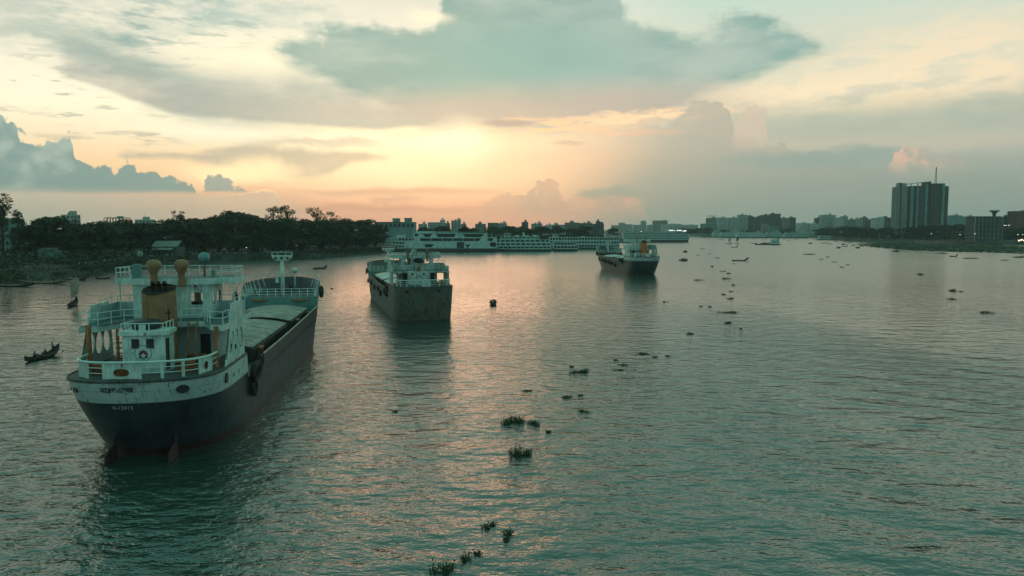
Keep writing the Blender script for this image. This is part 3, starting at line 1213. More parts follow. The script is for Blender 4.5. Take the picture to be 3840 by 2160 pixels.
    # ---- upper deck with fascia
    poly = [(5.0, -B2 + .1), (5.5, -4.4), (7.9, -3.3), (7.9, 3.3), (5.5, 4.4), (5.0, B2 - .1), (15.6, B2 - .1), (16.2, 0), (15.6, -B2 + .1)]
    MB().prism(poly, zu - .5, zu - .02).build('upper_deck_fascia', wm, root)
    poly2 = [(5.08, -B2 + .18), (5.55, -4.32), (7.98, -3.22), (7.98, 3.22), (5.55, 4.32), (5.08, B2 - .18), (15.5, B2 - .18), (16.1, 0), (15.5, -B2 + .18)]
    MB().prism(poly2, zu - .03, zu + .02).build('upper_deck', M_deckblue, root)
    m = MB()
    edge = [(7.0, -B2 + .2, zu), (5.1, -B2 + .2, zu), (5.6, -4.35, zu), (8.0, -3.25, zu), (8.0, -1.3, zu)]
    rails(m, subdiv(edge, 1.2), 1.05, (0.5, 1.0))
    m.build('upper_deck_railing', M_rail, root)
    m = MB()
    edge = [(7.0, B2 - .2, zu), (5.1, B2 - .2, zu), (5.6, 4.35, zu), (8.0, 3.25, zu), (8.0, 1.3, zu)]
    rails(m, subdiv(edge, 1.2), 1.05, (0.5, 1.0))
    m.build('upper_deck_railing', M_rail, root)
    for d in (-4.9, 4.9):
        m = MB()
        disc_on(m, Vector((5.2, d, zu - .27)), Vector((-1, 0, 0)), .13, .13, .12)
        m.build('scupper', M_dark, root)
    # bulwark of the bridge wings (forward part of the upper deck)
    for sg in (1, -1):
        m = MB()
        y = sg * (B2 - .16)
        m.add([(7.6, y, zu), (12.6, y, zu), (12.6, y, zu + 1.3), (9.0, y, zu + 1.3), (7.6, y - sg * .08, zu), (12.6, y - sg * .08, zu), (12.6, y - sg * .08, zu + 1.3), (9.0, y - sg * .08, zu + 1.3)],
              [(0, 1, 2, 3), (7, 6, 5, 4), (0, 4, 5, 1), (1, 5, 6, 2), (2, 6, 7, 3), (3, 7, 4, 0)])
        m.box(12.5, 12.62, min(sg * 3.3, y), max(sg * 3.3, y), zu, zu + 1.3)
        m.build('bridge_wing_bulwark', cfg.get('lower', wm), root)
        m = MB()
        rails(m, subdiv([(9.0, y, zu + 1.3), (12.6, y, zu + 1.3), (12.6, sg * 3.4, zu + 1.3)], 1.0), 0.55, (1.0,), 0.03)
        m.build('bridge_wing_rail', M_rail, root)
    # ---- wheelhouse: hollow, with windows one can see through
    x0, x1, hw = 10.2, 13.6, 3.3
    zr = zu + cfg.get('wh_h', 2.95)
    wh = MB()

    def faft(y, z, d): return (x0 + d, y, z)
    def ffwd(y, z, d): return (x1 - d, y, z)
    wz0, wz1 = zu + 1.15, zu + 2.25
    rect = lambda a, b, c, d_: ellipse((a + b) / 2, (c + d_) / 2, (b - a) / 2, (d_ - c) / 2, 20, 7)
    for fn, cells in ((faft, ((-hw, -.4, (-2.55, -1.5)), (-.4, .6, None), (.6, hw, (1.4, 2.4)))),
                      (ffwd, ((-hw, -1.1, (-3.0, -1.4)), (-1.1, 1.1, (-.85, .85)), (1.1, hw, (1.4, 3.0))))):
        for a, b, w in cells:
            wh.hole_panel(a, b, zu, zr, rect(w[0], w[1], wz0, wz1) if w else None, fn, .1)
    for sg in (1, -1):
        def fsd(x, z, d, sg=sg): return (x, sg * (hw - d), z)
        wh.hole_panel(x0 + .1, x0 + 1.3, zu, zr, rect(x0 + .3, x0 + 1.05, wz0, wz1), fsd, .1)
        wh.hole_panel(x0 + 1.3, x1 - .1, zu, zr, rect(x0 + 1.6, x1 - .4, wz0, wz1), fsd, .1)
    wo = wh.build('wheelhouse', wm, root)
    MB().box(12.2, 12.9, -1.6, 1.6, zu, zu + 1.25).build('console', M_black, wo)
    # frame rims of the aft windows
    for a, b in ((-2.55, -1.5), (1.4, 2.4)):
        m = MB()
        m.box(x0 - .05, x0, a - .08, b + .08, wz1, wz1 + .08)
        m.box(x0 - .05, x0, a - .08, b + .08, wz0 - .08, wz0)
        m.box(x0 - .05, x0, a - .08, a, wz0, wz1)
        m.box(x0 - .05, x0, b, b + .08, wz0, wz1)
        m.build('window_frame', ww, wo)
    # roof with wings
    rw = cfg.get('roof_w', 5.15)
    poly = [(10.0, -3.4), (11.2, -3.9), (11.2, -rw), (14.3, -rw), (15.0, 0), (14.3, rw), (11.2, rw), (11.2, 3.9), (10.0, 3.4)]
    ro = MB().prism(poly, zr, zr + .58).build('wheelhouse_roof', wm, root)
    MB().prism([(10.1, -3.3), (11.3, -3.8), (11.3, -rw + .1), (14.2, -rw + .1), (14.9, 0), (14.2, rw - .1), (11.3, rw - .1), (11.3, 3.8), (10.1, 3.3)], zr + .57, zr + .62).build('roof_deck', M_deckblue, ro)
    m = MB()
    edge = [(11.3, -3.85, zr + .6), (11.3, -rw + .1, zr + .6), (14.2, -rw + .1, zr + .6), (14.9, 0, zr + .6), (14.2, rw - .1, zr + .6), (11.3, rw - .1, zr + .6), (11.3, 3.85, zr + .6)]
    rails(m, subdiv(edge, 0.9), cfg.get('roof_rail', .85), (0.5, 1.0), 0.032)
    m.build('roof_railing', M_rail, ro)
    for sg in (1, -1):   # pillars under the wings
        MB().tube([(11.5, sg * (rw - .3), zu), (11.5, sg * (rw - .3), zr)], 0.06, 6).build('wing_pillar', M_rail, root)
    # ---- funnel
    fx, fy = cfg.get('funnel_at', (6.9, 0.0))
    fr = cfg.get('funnel_r', 1.22)
    fz = zp + cfg.get('funnel_h', 6.3)
    m = MB()
    rings = []
    for z, k in ((zp, 1.0), (zp + 3.0, 1.0), (fz, 1.0)):
        rings.append([(fx + fr * 1.25 * math.copysign(abs(cos(a)) ** .8, cos(a)), fy + fr * k * math.copysign(abs(sin(a)) ** .8, sin(a)), z + (0.28 * cos(a) if z == fz else 0)) for a in [2 * pi * i / 28 for i in range(28)]])
    m.loft(rings, False)
    fo = m.build('funnel', cfg.get('funnelmat', M_orange), root, True)
    m = MB()
    m.loft([[(fx + (x - fx) * .96, fy + (y - fy) * .96, z - .25) for x, y, z in rings[2]], [(fx + (x - fx) * .96, fy + (y - fy) * .96, z - .2) for x, y, z in rings[2]]])
    m.build('funnel_top', M_soot, fo)
    m = MB()
    m.torus((fx, fy, fz + .02), fr * 1.0, .07, (0, 0, 1), 24, 6)
    m.v = [(fx + (x - fx) * 1.25, y, z + .28 * max(-1, min(1, (x - fx) / fr))) for x, y, z in m.v]
    m.build('funnel_rim', M_soot, fo)
    for yy in (-.45, .05, .5):
        MB().tube([(fx + .2, fy + yy, fz - .6), (fx + .2, fy + yy, fz + .35), (fx - .05, fy + yy, fz + .6)], .17, 8).build('exhaust_pipe', M_soot, fo)
    if cfg.get('anchor_mark'):
        m = MB()   # painted anchor on the funnel side
        a0 = radians(232)
        def fp(s_, z):
            a = a0 + s_ / fr
            return (fx + (fr * 1.25 + .02) * math.copysign(abs(cos(a)) ** .8, cos(a)), fy + (fr + .02) * math.copysign(abs(sin(a)) ** .8, sin(a)), z)
        zc = fz - 2.3
        for pts in ([(0, .75), (0, -.6)], [(-.28, .42), (.28, .42)], [(-.5, -.15), (-.36, -.5), (0, -.68), (.36, -.5), (.5, -.15)]):
            m.tube([fp(s_, zc + z) for s_, z in pts], .05, 4)
        m.build('anchor_emblem', M_soot, fo)
    # ---- vents and roof gear
    for y in cfg.get('vents', ()):
        m = MB()
        cowl_vent(m, 9.75, y, zr + cfg.get('vent_z', -.1), cfg.get('vent_h', 2.35), cfg.get('vent_r', .56))
        m.build('cowl_vent', cfg.get('ventmat', M_orange), root, True)
    if cfg.get('sphere'):
        m = MB()
        x, y = 11.6, -2.35
        zz = zr + .6
        m.lathe([(.02, 1.25), (.28, 1.3), (.46, 1.5), (.5, 1.72), (.44, 1.98), (.25, 2.15), (.02, 2.2)], (x, y, zz), 14)
        sp = m.build('antenna_dome', M_teal, ro, True)
        m = MB()
        m.tube([(x, y, zz), (x, y, zz + .8)], .08, 6)
        for a in range(3):
            m.tube([(x, y, zz + .75), (x + .4 * cos(a * 2.1), y + .4 * sin(a * 2.1), zz + 1.4)], .025, 4)
        m.build('dome_stand', M_black, sp)
        MB().box(11.5, 12.0, -.1 + 3.2, .55 + 3.2, zr + .6, zr + 1.75).build('roof_locker', M_teal, ro)
        MB().box(10.9, 11.3, -3.4, -3.1, zr + .6, zr + 1.25).build('roof_locker', M_teal, ro)
    # ---- engine casing house at the stern
    if cfg.get('house'):
        hx0, hx1, hy = 3.0, 5.3, 1.55
        zt = zp + 3.05
        m = MB()
        m.box(hx0, hx1, -hy, hy, zp, zt)
        ho = m.build('casing_house', wm, root)
        MB().box(hx0 - .25, hx1, -hy - .25, hy + .2, zt, zt + .32).build('house_roof', ww, ho)
        for y in (.58, -.52):
            m = MB().box(hx0 - .03, hx0 + .05, y - .29, y + .29, zt - 1.05, zt - .3)
            w_ = m.build('window', M_black, ho)
        MB().box(hx0 + .35, hx0 + 1.15, -hy - .03, -hy + .05, zp + .2, zt - .35).build('side_door', M_black, ho)
        m = MB()
        rails(m, subdiv([(hx1, hy, zt + .32), (hx0 - .1, hy, zt + .32), (hx0 - .1, -hy, zt + .32), (hx1, -hy, zt + .32)], .8), .6, (1.0,), .04)
        m.build('house_rail', M_rail, ho)
        m = MB()
        m.lathe([(.02, 0), (1.0, .02), (1.05, .1), (1.05, .55), (.9, .7), (.02, .74)], (hx0 + 1.4, .2, zt + .33), 16)
        m.build('water_tank', M_black, ho, True)
        MB().box(hx0 - .12, hx0 - .02, -.25, .25, zt + .33, zt + .85).build('flood_lamp', wm, ho)
        # rungs at the corner
        for i in range(6):
            MB().box(hx0 + .0, hx0 + .1, hy + .02, hy + .5, zp + .35 + i * .42, zp + .42 + i * .42).build('rung', M_black, ho)
        # round flower emblem on the aft wall
        cy, cz, R = .02, zp + 1.62, .62
        m = MB()
        m.torus((hx0 - .012, cy, cz), R, .03, (1, 0, 0), 30, 5)
        eo = m.build('emblem_ring', M_teal, ho)
        m = MB()
        disc_on(m, Vector((hx0, cy, cz)), Vector((-1, 0, 0)), R - .02, R - .02, .012, 26)
        m.build('emblem_field', paint('emblem_white', (0.50, 0.66, 0.61, 1), .5, .06), ho)
        mred = paint('emblem_red', (0.16, 0.015, 0.03, 1), .6, .1)
        for i in range(9):
            a = radians(-4 + i * (188 / 8))
            m = MB()
            d = (cos(a), sin(a))
            nrm = (-d[1], d[0])
            ln = .44 if i % 2 == 0 else .40
            pts = [(0.08, 0), (.25, .065), (ln, 0), (.25, -.065)]
            poly = [(cy + d[0] * p + nrm[0] * q, cz - .1 + d[1] * p + nrm[1] * q) for p, q in pts]
            vs = [(hx0 - .03, y, z) for y, z in poly] + [(hx0 - .008, y, z) for y, z in poly]
            m.add(vs, [(0, 1, 2, 3), (7, 6, 5, 4), (0, 4, 5, 1), (1, 5, 6, 2), (2, 6, 7, 3), (3, 7, 4, 0)])
            m.build('emblem_petal', mred, ho)
        for sg in (-1, 1):
            m = MB()
            poly = [(cy + sg * .1, cz - .22), (cy + sg * .34, cz - .2), (cy + sg * .3, cz - .42), (cy + sg * .12, cz - .38)]
            m.add([(hx0 - .028, y, z) for y, z in poly], [(0, 1, 2, 3)])
            m.build('emblem_leaf', M_coam, ho)
        disc = MB()
        disc_on(disc, Vector((hx0, cy, cz - .43)), Vector((-1, 0, 0)), .17, .1, .03)
        disc.build('emblem_base', M_teal, ho)
    # ---- ladder, posts, bollards
    if cfg.get('ladder'):
        xa, xb_, y = 6.6, 7.8, -2.35
        m = MB()
        for s_ in (-.34, .34):
            m.tube([(xa, y + s_, zp), (xb_, y + s_, zu + .05)], .07, 4)
        lo = m.build('ladder', M_orange_post, root)
        for i in range(9):
            t = (i + .7) / 9.5
            MB().box(xa + (xb_ - xa) * t - .08, xa + (xb_ - xa) * t + .12, y - .34, y + .34, zp + (zu - zp) * t, zp + (zu - zp) * t + .05).build('rung', M_orange_post, lo)
    for (x, y, h, r) in cfg.get('posts', ()):
        MB().tube([(x, y, zp), (x, y, zp + h)], r, 8).build('davit_post', M_orange_post, root)
    for x in cfg.get('bollards', ()):
        for sg in (1, -1):
            y = sg * (H.half(x, H.zlow) - .75)
            bo = MB().box(x - .7, x + .7, y - .3, y + .3, H.zlow - .1, H.zlow + .12).build('bollard_base', M_deck, root)
            for e in (-.36, .36):
                m = MB()
                m.lathe([(.2, .1), (.2, 1.2), (.25, 1.24), (.25, 1.36), (.02, 1.38)], (x + e, y, H.zlow), 10)
                m.build('bollard', M_orange_post, bo, True)
    for (x, y) in cfg.get('deck_boxes', ()):
        MB().box(x - .5, x + .5, y - .6, y + .6, zp + .02, zp + .8).build('deck_box', M_rust, root)
    # ---- hatches
    for (xa, xb_, n) in cfg['hatches']:
        hatch(root, H, xa, xb_, cfg.get('hatch_w', 4.15), H.zlow - .12, H.zlow + 1.45, H.zlow + 2.0, cfg.get('hatchmat', M_hatch), n, cfg.get('coam', M_coam))
    # ---- forecastle: stays of the bulwark, aft rail, mast, winch
    xm = H.xf + 4.0
    for i in range(7):
        x = H.xf + 2.0 + i * 1.15
        for sg in (1, -1):
            zt_ = H.top(x)
            y = H.half(x, zt_ - .3) - .1
            m = MB()
            vs = [(x - .09, sg * y, zt_), (x - .09, sg * (y - .12), zt_), (x - .09, sg * (y - .75), zfd), (x - .09, sg * (y - .2), zfd)]
            vs += [(a + .18, b, c) for a, b, c in vs]
            m.add(vs, [(0, 1, 2, 3), (7, 6, 5, 4), (0, 4, 5, 1), (1, 5, 6, 2), (2, 6, 7, 3), (3, 7, 4, 0)])
            m.build('bulwark_stay', wm, root)
    m = MB()
    pts = []
    for i in range(25):
        t = -1 + 2 * i / 24
        x = H.L - 0.6 - (abs(t) ** 1.7) * (H.L - H.xf - 4.5)
        y = math.copysign(H.half(x, H.top(x)), t) if i != 12 else 0
        pts.append(Vector((x, y, H.top(x))))
    rails(m, pts, .8, (1.0,), .045, post=pts[::2])
    m.build('forecastle_rail', M_rail, root)
    m = MB()
    hb2 = hb - .2
    rails(m, subdiv([(H.xf + 1.3, -hb2, zfd), (H.xf + 1.3, hb2, zfd)], 1.1), 1.2, (.33, .66, 1.0), .045, rp=.06)
    m.build('forecastle_aft_rail', M_rail, root)
    mast(root, xm, zfd, zfd + cfg.get('mast_h', 6.4), cfg.get('mast_w', 3.0))
    m = MB()
    m.lathe([(.35, -1.3), (.35, -.9), (.62, -.88), (.62, -.8), (.33, -.78), (.33, .78), (.62, .8), (.62, .88), (.35, .9), (.35, 1.3)], (xm + 3, 0, zfd + .75), 12, axis='y')
    m.box(xm + 2.4, xm + 3.6, -.95, .95, zfd, zfd + .4)
    m.build('anchor_windlass', M_black, root)
    m = MB()
    m.tube([(xm + 4.6, -1.1, zfd), (xm + 4.6, -1.1, zfd + 3.1)], .09, 6)
    m.lathe([(.02, 3.1), (.4, 3.3), (.48, 3.6), (.4, 3.9), (.02, 4.1)], (xm + 4.6, -1.1, zfd), 12)
    m.build('bow_lamp', M_white, root, True)
    for yy in (-1, 1):
        MB().tube([(xm, yy * .3, zfd + cfg.get('mast_h', 6.4) - 1.2), (H.xf - 1.5, yy * (H.B2 - .5), H.top(H.xf - 1.5))], .03, 4).build('stay_wire', M_black, root)
    rc = random.Random(int(loc[0]))
    for k_ in range(5):
        x, y = rc.uniform(6.4, 8.8), rc.choice([-1, 1]) * rc.uniform(1.9, 4.6)
        m = MB()
        if k_ % 2:
            m.torus((x, y, zp + .16), .38, .14, (0, 0, 1), 14, 6)
            m.build('rope_coil', M_bamboo_rope, root)
        else:
            m.lathe([(.3, 0), (.31, .3), (.3, .34), (.31, .85), (.02, .87)], (x, y, zp + .02), 12)
            m.build('oil_drum', M_deckblue if k_ == 2 else M_rust, root)
    for yy in (-3.0, 3.0):
        MB().box(H.xf + .5, H.xf + 1.1, yy - 1.2, yy + 1.2, zfd - .55, zfd - .35).build('bulkhead_step', M_orange_post, root)
    return root, H


def to_world(root, p):
    c, s = cos(root.rotation_euler[2]), sin(root.rotation_euler[2])
    return Vector((root.location.x + p[0] * c - p[1] * s, root.location.y + p[0] * s + p[1] * c, root.location.z + p[2]))


def tyres(root, H, spec, side_word, shipname, R=.62, start='bow'):
    """spec: (x, side, top z) listed from the bow"""
    n = 0
    for i, (x, sg, z, *rr) in enumerate(spec):
        r = rr[0] if rr else R
        y = sg * (H.half(x, z) + r * .32 + .12)
        a = to_world(root, (0, sg, 0)) - to_world(root, (0, 0, 0))
        tyre(to_world(root, (x, y, z)), a, r, f'black tyre fender, {ORD[i]} from the bow on the {side_word} side of {shipname}', f'tyre fenders of {shipname}')


H1 = Hull(over=3.4, run_low=9.5)
navy = (0.016, 0.022, 0.028, 1)
mat_h1 = hull_mat('hull_navy', navy, (0.50, 0.64, 0.60, 1), 1.75, 0.7, 12.2, 6.6, 0.28)
ship1, _ = cargo_ship((-28.5, 53.7, 0), -7.0, 'near cargo ship with white superstructure, orange funnel and dark navy hull', dict(
    hull=H1, hullmat=mat_h1, plates=[(-7.4, -5.6, 'arch'), (-0.5, 2.3, 'oval'), (4.0, 5.6, None)], bul=9.0, b_in=.75,
    wing=(5.0, 7.4, 11.4, 10.8), holes=[(.22, 8.35, .13, .95, 2.0), (.52, 8.35, .13, .95, 2.0), (.80, 8.35, .13, .95, 2.0)],
    ports=(-12.2, -10.4, 6.5, 8.5), hawse=((-8.2, .3, .42), (-3.6, .48, .33), (4.6, .3, .2)),
    vents=(-.95, 1.35), sphere=True, house=True, ladder=True, anchor_mark=True, lower=paint('pale_blue_paint', (0.36, 0.52, 0.53, 1), .5, .14, .7, rust=.2),
    posts=((5.1, -4.9, 3.4, .16), (5.1, 4.9, 3.6, .2), (5.6, 2.9, 3.2, .12)), bollards=(21.5, 44.5, 53.5), deck_boxes=((3.6, -3.0), (3.3, 3.2)),
    hatches=((20.2, 39.6, 14), (42.2, 57.2, 11))))
M_letter = paint('black_lettering', (0.01, 0.012, 0.012, 1), .6, .1)
stern_text(ship1, H1, '\u09a8\u09be\u0983\u0997\u099e\u09cd\u099c', .95, 5.75, .62, M_letter, 'stern_lettering', 'black Bengali lettering on the white stern band', .012, 1.0)
stern_text(ship1, H1, '\u09ae-12413', .75, 4.35, .42, paint('white_lettering', (0.5, 0.56, 0.54, 1), .6, .2), 'registration_number', 'white registration number on the dark hull', .006, 1.05)
for i, (x, sg, z, r, t) in enumerate(((13.0, -1, 4.5, 1.0, 'largest black tyre fender bunched at the break of the near ship'),
                                      (14.4, -1, 4.6, .9, 'black tyre fender forward of the largest one at the break of the near ship'),
                                      (12.8, -1, 3.2, .85, 'lowest black tyre fender at the break of the near ship'),
                                      (15.8, -1, 5.1, .8, 'upper black tyre fender hanging by the bulwark end of the near ship'),
                                      (59.5, -1, 8.1, .95, 'black tyre fender at the starboard bow of the near ship'),
                                      (56.5, 1, 7.6, .95, 'black tyre fender at the port bow of the near ship'))):
    a = to_world(ship1, (0, sg, 0)) - to_world(ship1, (0, 0, 0))
    tyre(to_world(ship1, (x, sg * (H1.half(x, z) + r * .35 + .08), z)), a, r, t, 'tyre fenders of the near ship')

# ---- the rusty middle ship
H2 = Hull(square=4.2, over=1.2, run_low=6.5, zp=6.7, zb0=5.3, zb1=5.9, zf=8.6)
mat_h2 = hull_mat('hull_rusty', (0.085, 0.10, 0.084, 1), (0.5, 0.5, 0.5, 1), 0, 0.25, 12, 6.7, 0.62, boot=(0.05, 0.045, 0.035, 1), rough=0.7)
p = G(1598, 1207)
rusty_white = paint('rusty_white', (0.40, 0.54, 0.49, 1), .6, .2, .9, rust=.55)
ship2, _ = cargo_ship((p.x, p.y, 0), -16.2, 'rust streaked grey cargo ship in the middle with square stern', dict(
    hull=H2, hullmat=mat_h2, white=rusty_white, worn=rusty_white, plates=[(-1.0, 0.6, None)], bul=8.2, b_in=.5,
    wing=(5.6, 5.9, 10.6, 9.6), wing_h=3.6, holes=[(.22, 8.5, .05, .85, 6.0), (.42, 8.5, .05, .85, 6.0), (.62, 8.5, .05, .85, 6.0)], rudders=False,
    ports=(-10.2, -8.6, 8.6, 10.2), hawse=((-2.6, .3, .3), (3.6, .3, .3)), zu=2.75, wh_h=2.35, roof_w=5.0, roof_rail=.55,
    funnelmat=paint('soot_white', (0.30, 0.34, 0.31, 1), .7, .3, .6, rust=.6), funnel_h=4.6, funnel_r=1.1, funnel_at=(8.6, 0),
    vents=(-2.0, 2.0), ventmat=paint('vent_grey', (0.16, 0.15, 0.12, 1), .6, .3, .8, rust=.5), vent_z=-.6, vent_h=2.9, vent_r=.42,
    posts=((5.4, 4.6, 2.6, .14), (5.4, -4.6, 2.6, .14)), bollards=(22, 46), deck_boxes=((3.4, -3.2),),
    hatches=((20.5, 33.0, 7), (36.0, 56.0, 10)), hatchmat=M_hatch2, caprail=paint('rust_rail', (0.19, 0.17, 0.14, 1), .8, .3, 1, rust=.6),
    mast_h=6.0, mast_w=3.2))
# its stern casing with painted round crest, and the signal mast on the wheelhouse
m = MB()
m.box(6.9, 8.2, -2.0, 2.4, H2.zp, H2.zp + 2.6)
cs = m.build('casing_house', rusty_white, ship2)
m = MB()
m.torus((6.88, .2, H2.zp + 1.25), .62, .06, (1, 0, 0), 26, 5)
m.build('crest_ring', M_teal, cs)
for i in range(6):
    a = i * pi / 3
    m = MB()
    disc_on(m, Vector((6.9, .2 + .33 * cos(a), H2.zp + 1.25 + .33 * sin(a))), Vector((-1, 0, 0)), .08, .08, .02, 8)
    m.build('crest_mark', M_teal, cs)
for y in (1.5, -.8):
    m = MB()
    disc_on(m, Vector((6.9, y, H2.zp + 2.1)), Vector((-1, 0, 0)), .22, .22, .03, 12)
    m.build('porthole', M_black, cs)
m = MB()
zr2 = H2.zp + 2.75 + 2.35 + .6
m.tube([(12.3, .3, zr2), (12.3, .3, zr2 + 5.0)], [.12, .06], 6)
for s_ in (-1, 1):
    m.tube([(11.6, .3 + s_ * .9, zr2), (12.3, .3, zr2 + 2.4)], .06, 5)
m.tube([(12.3, -.5, zr2 + 3.6), (12.3, 1.1, zr2 + 3.6)], .04, 4)
m.box(11.9, 12.9, -.2, .8, zr2, zr2 + 1.1)
m.build('signal_mast', rusty_white, ship2)
tyres(ship2, H2, [(58.5, 1, 6.6, .8), (55.5, 1, 4.2), (47, 1, 4.4), (39, 1, 3.9), (30.5, 1, 4.2), (25.5, 1, 3.6, .75), (13.2, 1, 4.6, .8), (16.5, 1, 4.7, .75)], 'port', 'the rusty ship')

# ---- the third ship, right of the middle
H3 = Hull(L=54, xp=11.8, xb=17.5, xf=43.5, zb0=5.2, zb1=6.2, zf=9.0, square=3.0, over=3.2, run_low=8.5, zp=6.9)
mat_h3 = hull_mat('hull_green', (0.020, 0.032, 0.032, 1), (0.50, 0.64, 0.60, 1), 1.5, 0.6, 12.2, 6.9, 0.25, rough=0.36)
p = G(2432, 1032)
ship3, _ = cargo_ship((p.x, p.y, 0), -11.5, 'third cargo ship further off with bright orange funnel and tyres along its side', dict(
    hull=H3, hullmat=mat_h3, plates=[(-.9, .9, None), (-6.6, -5.4, None), (5.4, 6.6, None)], bul=8.4,
    wing=(5.0, 6.4, 11.2, 10.0), wing_h=4.4, holes=[(.24, 9.0, .06, .8, 3.0), (.50, 9.0, .06, .8, 3.0), (.76, 9.0, .06, .8, 3.0)], rudders=False,
    ports=(-10.5, -8, -5.6, 2.2, 5.2, 8, 10, 11), hawse=((-2.4, .25, .25),), zu=3.0, wh_h=2.7, roof_rail=.3,
    funnel_at=(7.4, -.9), funnel_r=1.15, funnel_h=5.6, funnelmat=paint('bright_orange', (0.52, 0.17, 0.03, 1), .55, .15, .8, rust=.15),
    vents=(-2.6, 1.0), ventmat=paint('vent_pinkish', (0.34, 0.22, 0.17, 1), .6, .2, .8), vent_h=2.6, vent_r=.45,
    bollards=(20, 38), hatches=((18.6, 27.0, 5), (29, 42.2, 7)), hatchmat=M_hatch2, mast_h=4.6, mast_w=2.4, fbulk=M_coam))
stern_text(ship3, H3, '\u09ae-2163', -2.6, 5.85, .55, M_letter, 'registration_number', 'faint dark number on the white stern band', .012)
tyres(ship3, H3, [(47.5, 1, 6.9, .8), (44.5, 1, 6.6, .8), (42, 1, 4.3), (37.5, 1, 4.2), (33.5, 1, 3.9, .8), (29.5, 1, 3.8, .8), (26, 1, 3.4, .8), (21.5, 1, 2.9, .8), (15.5, 1, 5.2, .85), (12.5, 1, 4.6, .8)], 'port', 'the third ship')

# ------------------------------------------------------------------ passenger ferries
M_fwhite = paint('ferry_white', (0.40, 0.58, 0.53, 1), .55, .14, .3, rust=.12)
M_fwhite2 = paint('ferry_white_b', (0.36, 0.55, 0.50, 1), .55, .16, .3, rust=.15)
M_fhull = paint('ferry_hull', (0.035, 0.042, 0.040, 1), .6, .3, .4, rust=.2)
M_fdark = paint('ferry_inside', (0.035, 0.05, 0.048, 1), .8, .4, .5)  # dark tone painted in for the shaded ferry interior; some roof lockers share it
M_froof = paint('ferry_roof', (0.24, 0.38, 0.34, 1), .7, .2, .3, rust=.2)
M_green = paint('green_awning', (0.05, 0.17, 0.08, 1), .8, .2)


def hole(shape, a, b, c, d):
    if shape == 'arch':
        r = (b - a) / 2
        rz = min(r, (d - c) * .5)
        return [(a, c), (b, c)] + [((a + b) / 2 + r * cos(t), d - rz + rz * sin(t)) for t in [pi * i / 8 for i in range(9)]]
    if shape == 'capsule':
        return ellipse((a + b) / 2, (c + d) / 2, (b - a) / 2, (d - c) / 2, 16, 3.2)
    if shape == 'trap':       # wider at the top
        k = min((b - a) * .3, (d - c) * .9)
        return [(a + k, c), (b - k, c), (b, d), (a, d)]
    if shape == 'trapr':      # cut corner on the right only
        k = (d - c) * .9
        return [(a, c), (b - k, c), (b, d), (a, d)]
    if shape == 'vee':
        k = (b - a) * .38
        return [(a + k, c), (b - k, c), (b - k, c + (d - c) * .4), (b, d), (a, d), (a + k, c + (d - c) * .4)]
    return [(a, c), (b, c), (b, d), (a, d)]


def side_row(mb, y, sg, z0, z1, xa, xb, holes):
    """one storey of side wall with openings: holes = (shape, a, b, c, d)"""
    fn = lambda x, z, d_: (x, y - sg * d_, z)
    if not holes:
        mb.hole_panel(xa, xb, z0, z1, None, fn, .15)
        return
    holes = sorted(holes, key=lambda h: h[1])
    for i, (s, a, b, c, d) in enumerate(holes):
        l = xa if i == 0 else (holes[i - 1][2] + a) / 2
        r = xb if i == len(holes) - 1 else (b + holes[i + 1][1]) / 2
        mb.hole_panel(l, r, z0, z1, hole(s, a, b, c, d), fn, .15)


def ferry_hull(root, L, W, h, mat, bow=-1, tip=6.0):
    m = MB()
    rings = []
    for i in range(25):
        t = i / 24
        x = -L / 2 + L * t
        tt = t if bow < 0 else 1 - t
        k = min(1, (tt * L / 14)) ** .55
        k2 = min(1, ((1 - tt) * L / 5)) ** .4
        b = W / 2 * max(.03, min(k, k2))
        rise = 1.6 * max(0, 1 - tt * L / 12) ** 1.5
        rings.append([(x, -b * .7, -.8), (x, -b, .6), (x, -b, h + rise), (x, b, h + rise), (x, b, .6), (x, b * .7, -.8)])
    m.loft(rings)
    return m.build('hull', mat, root)


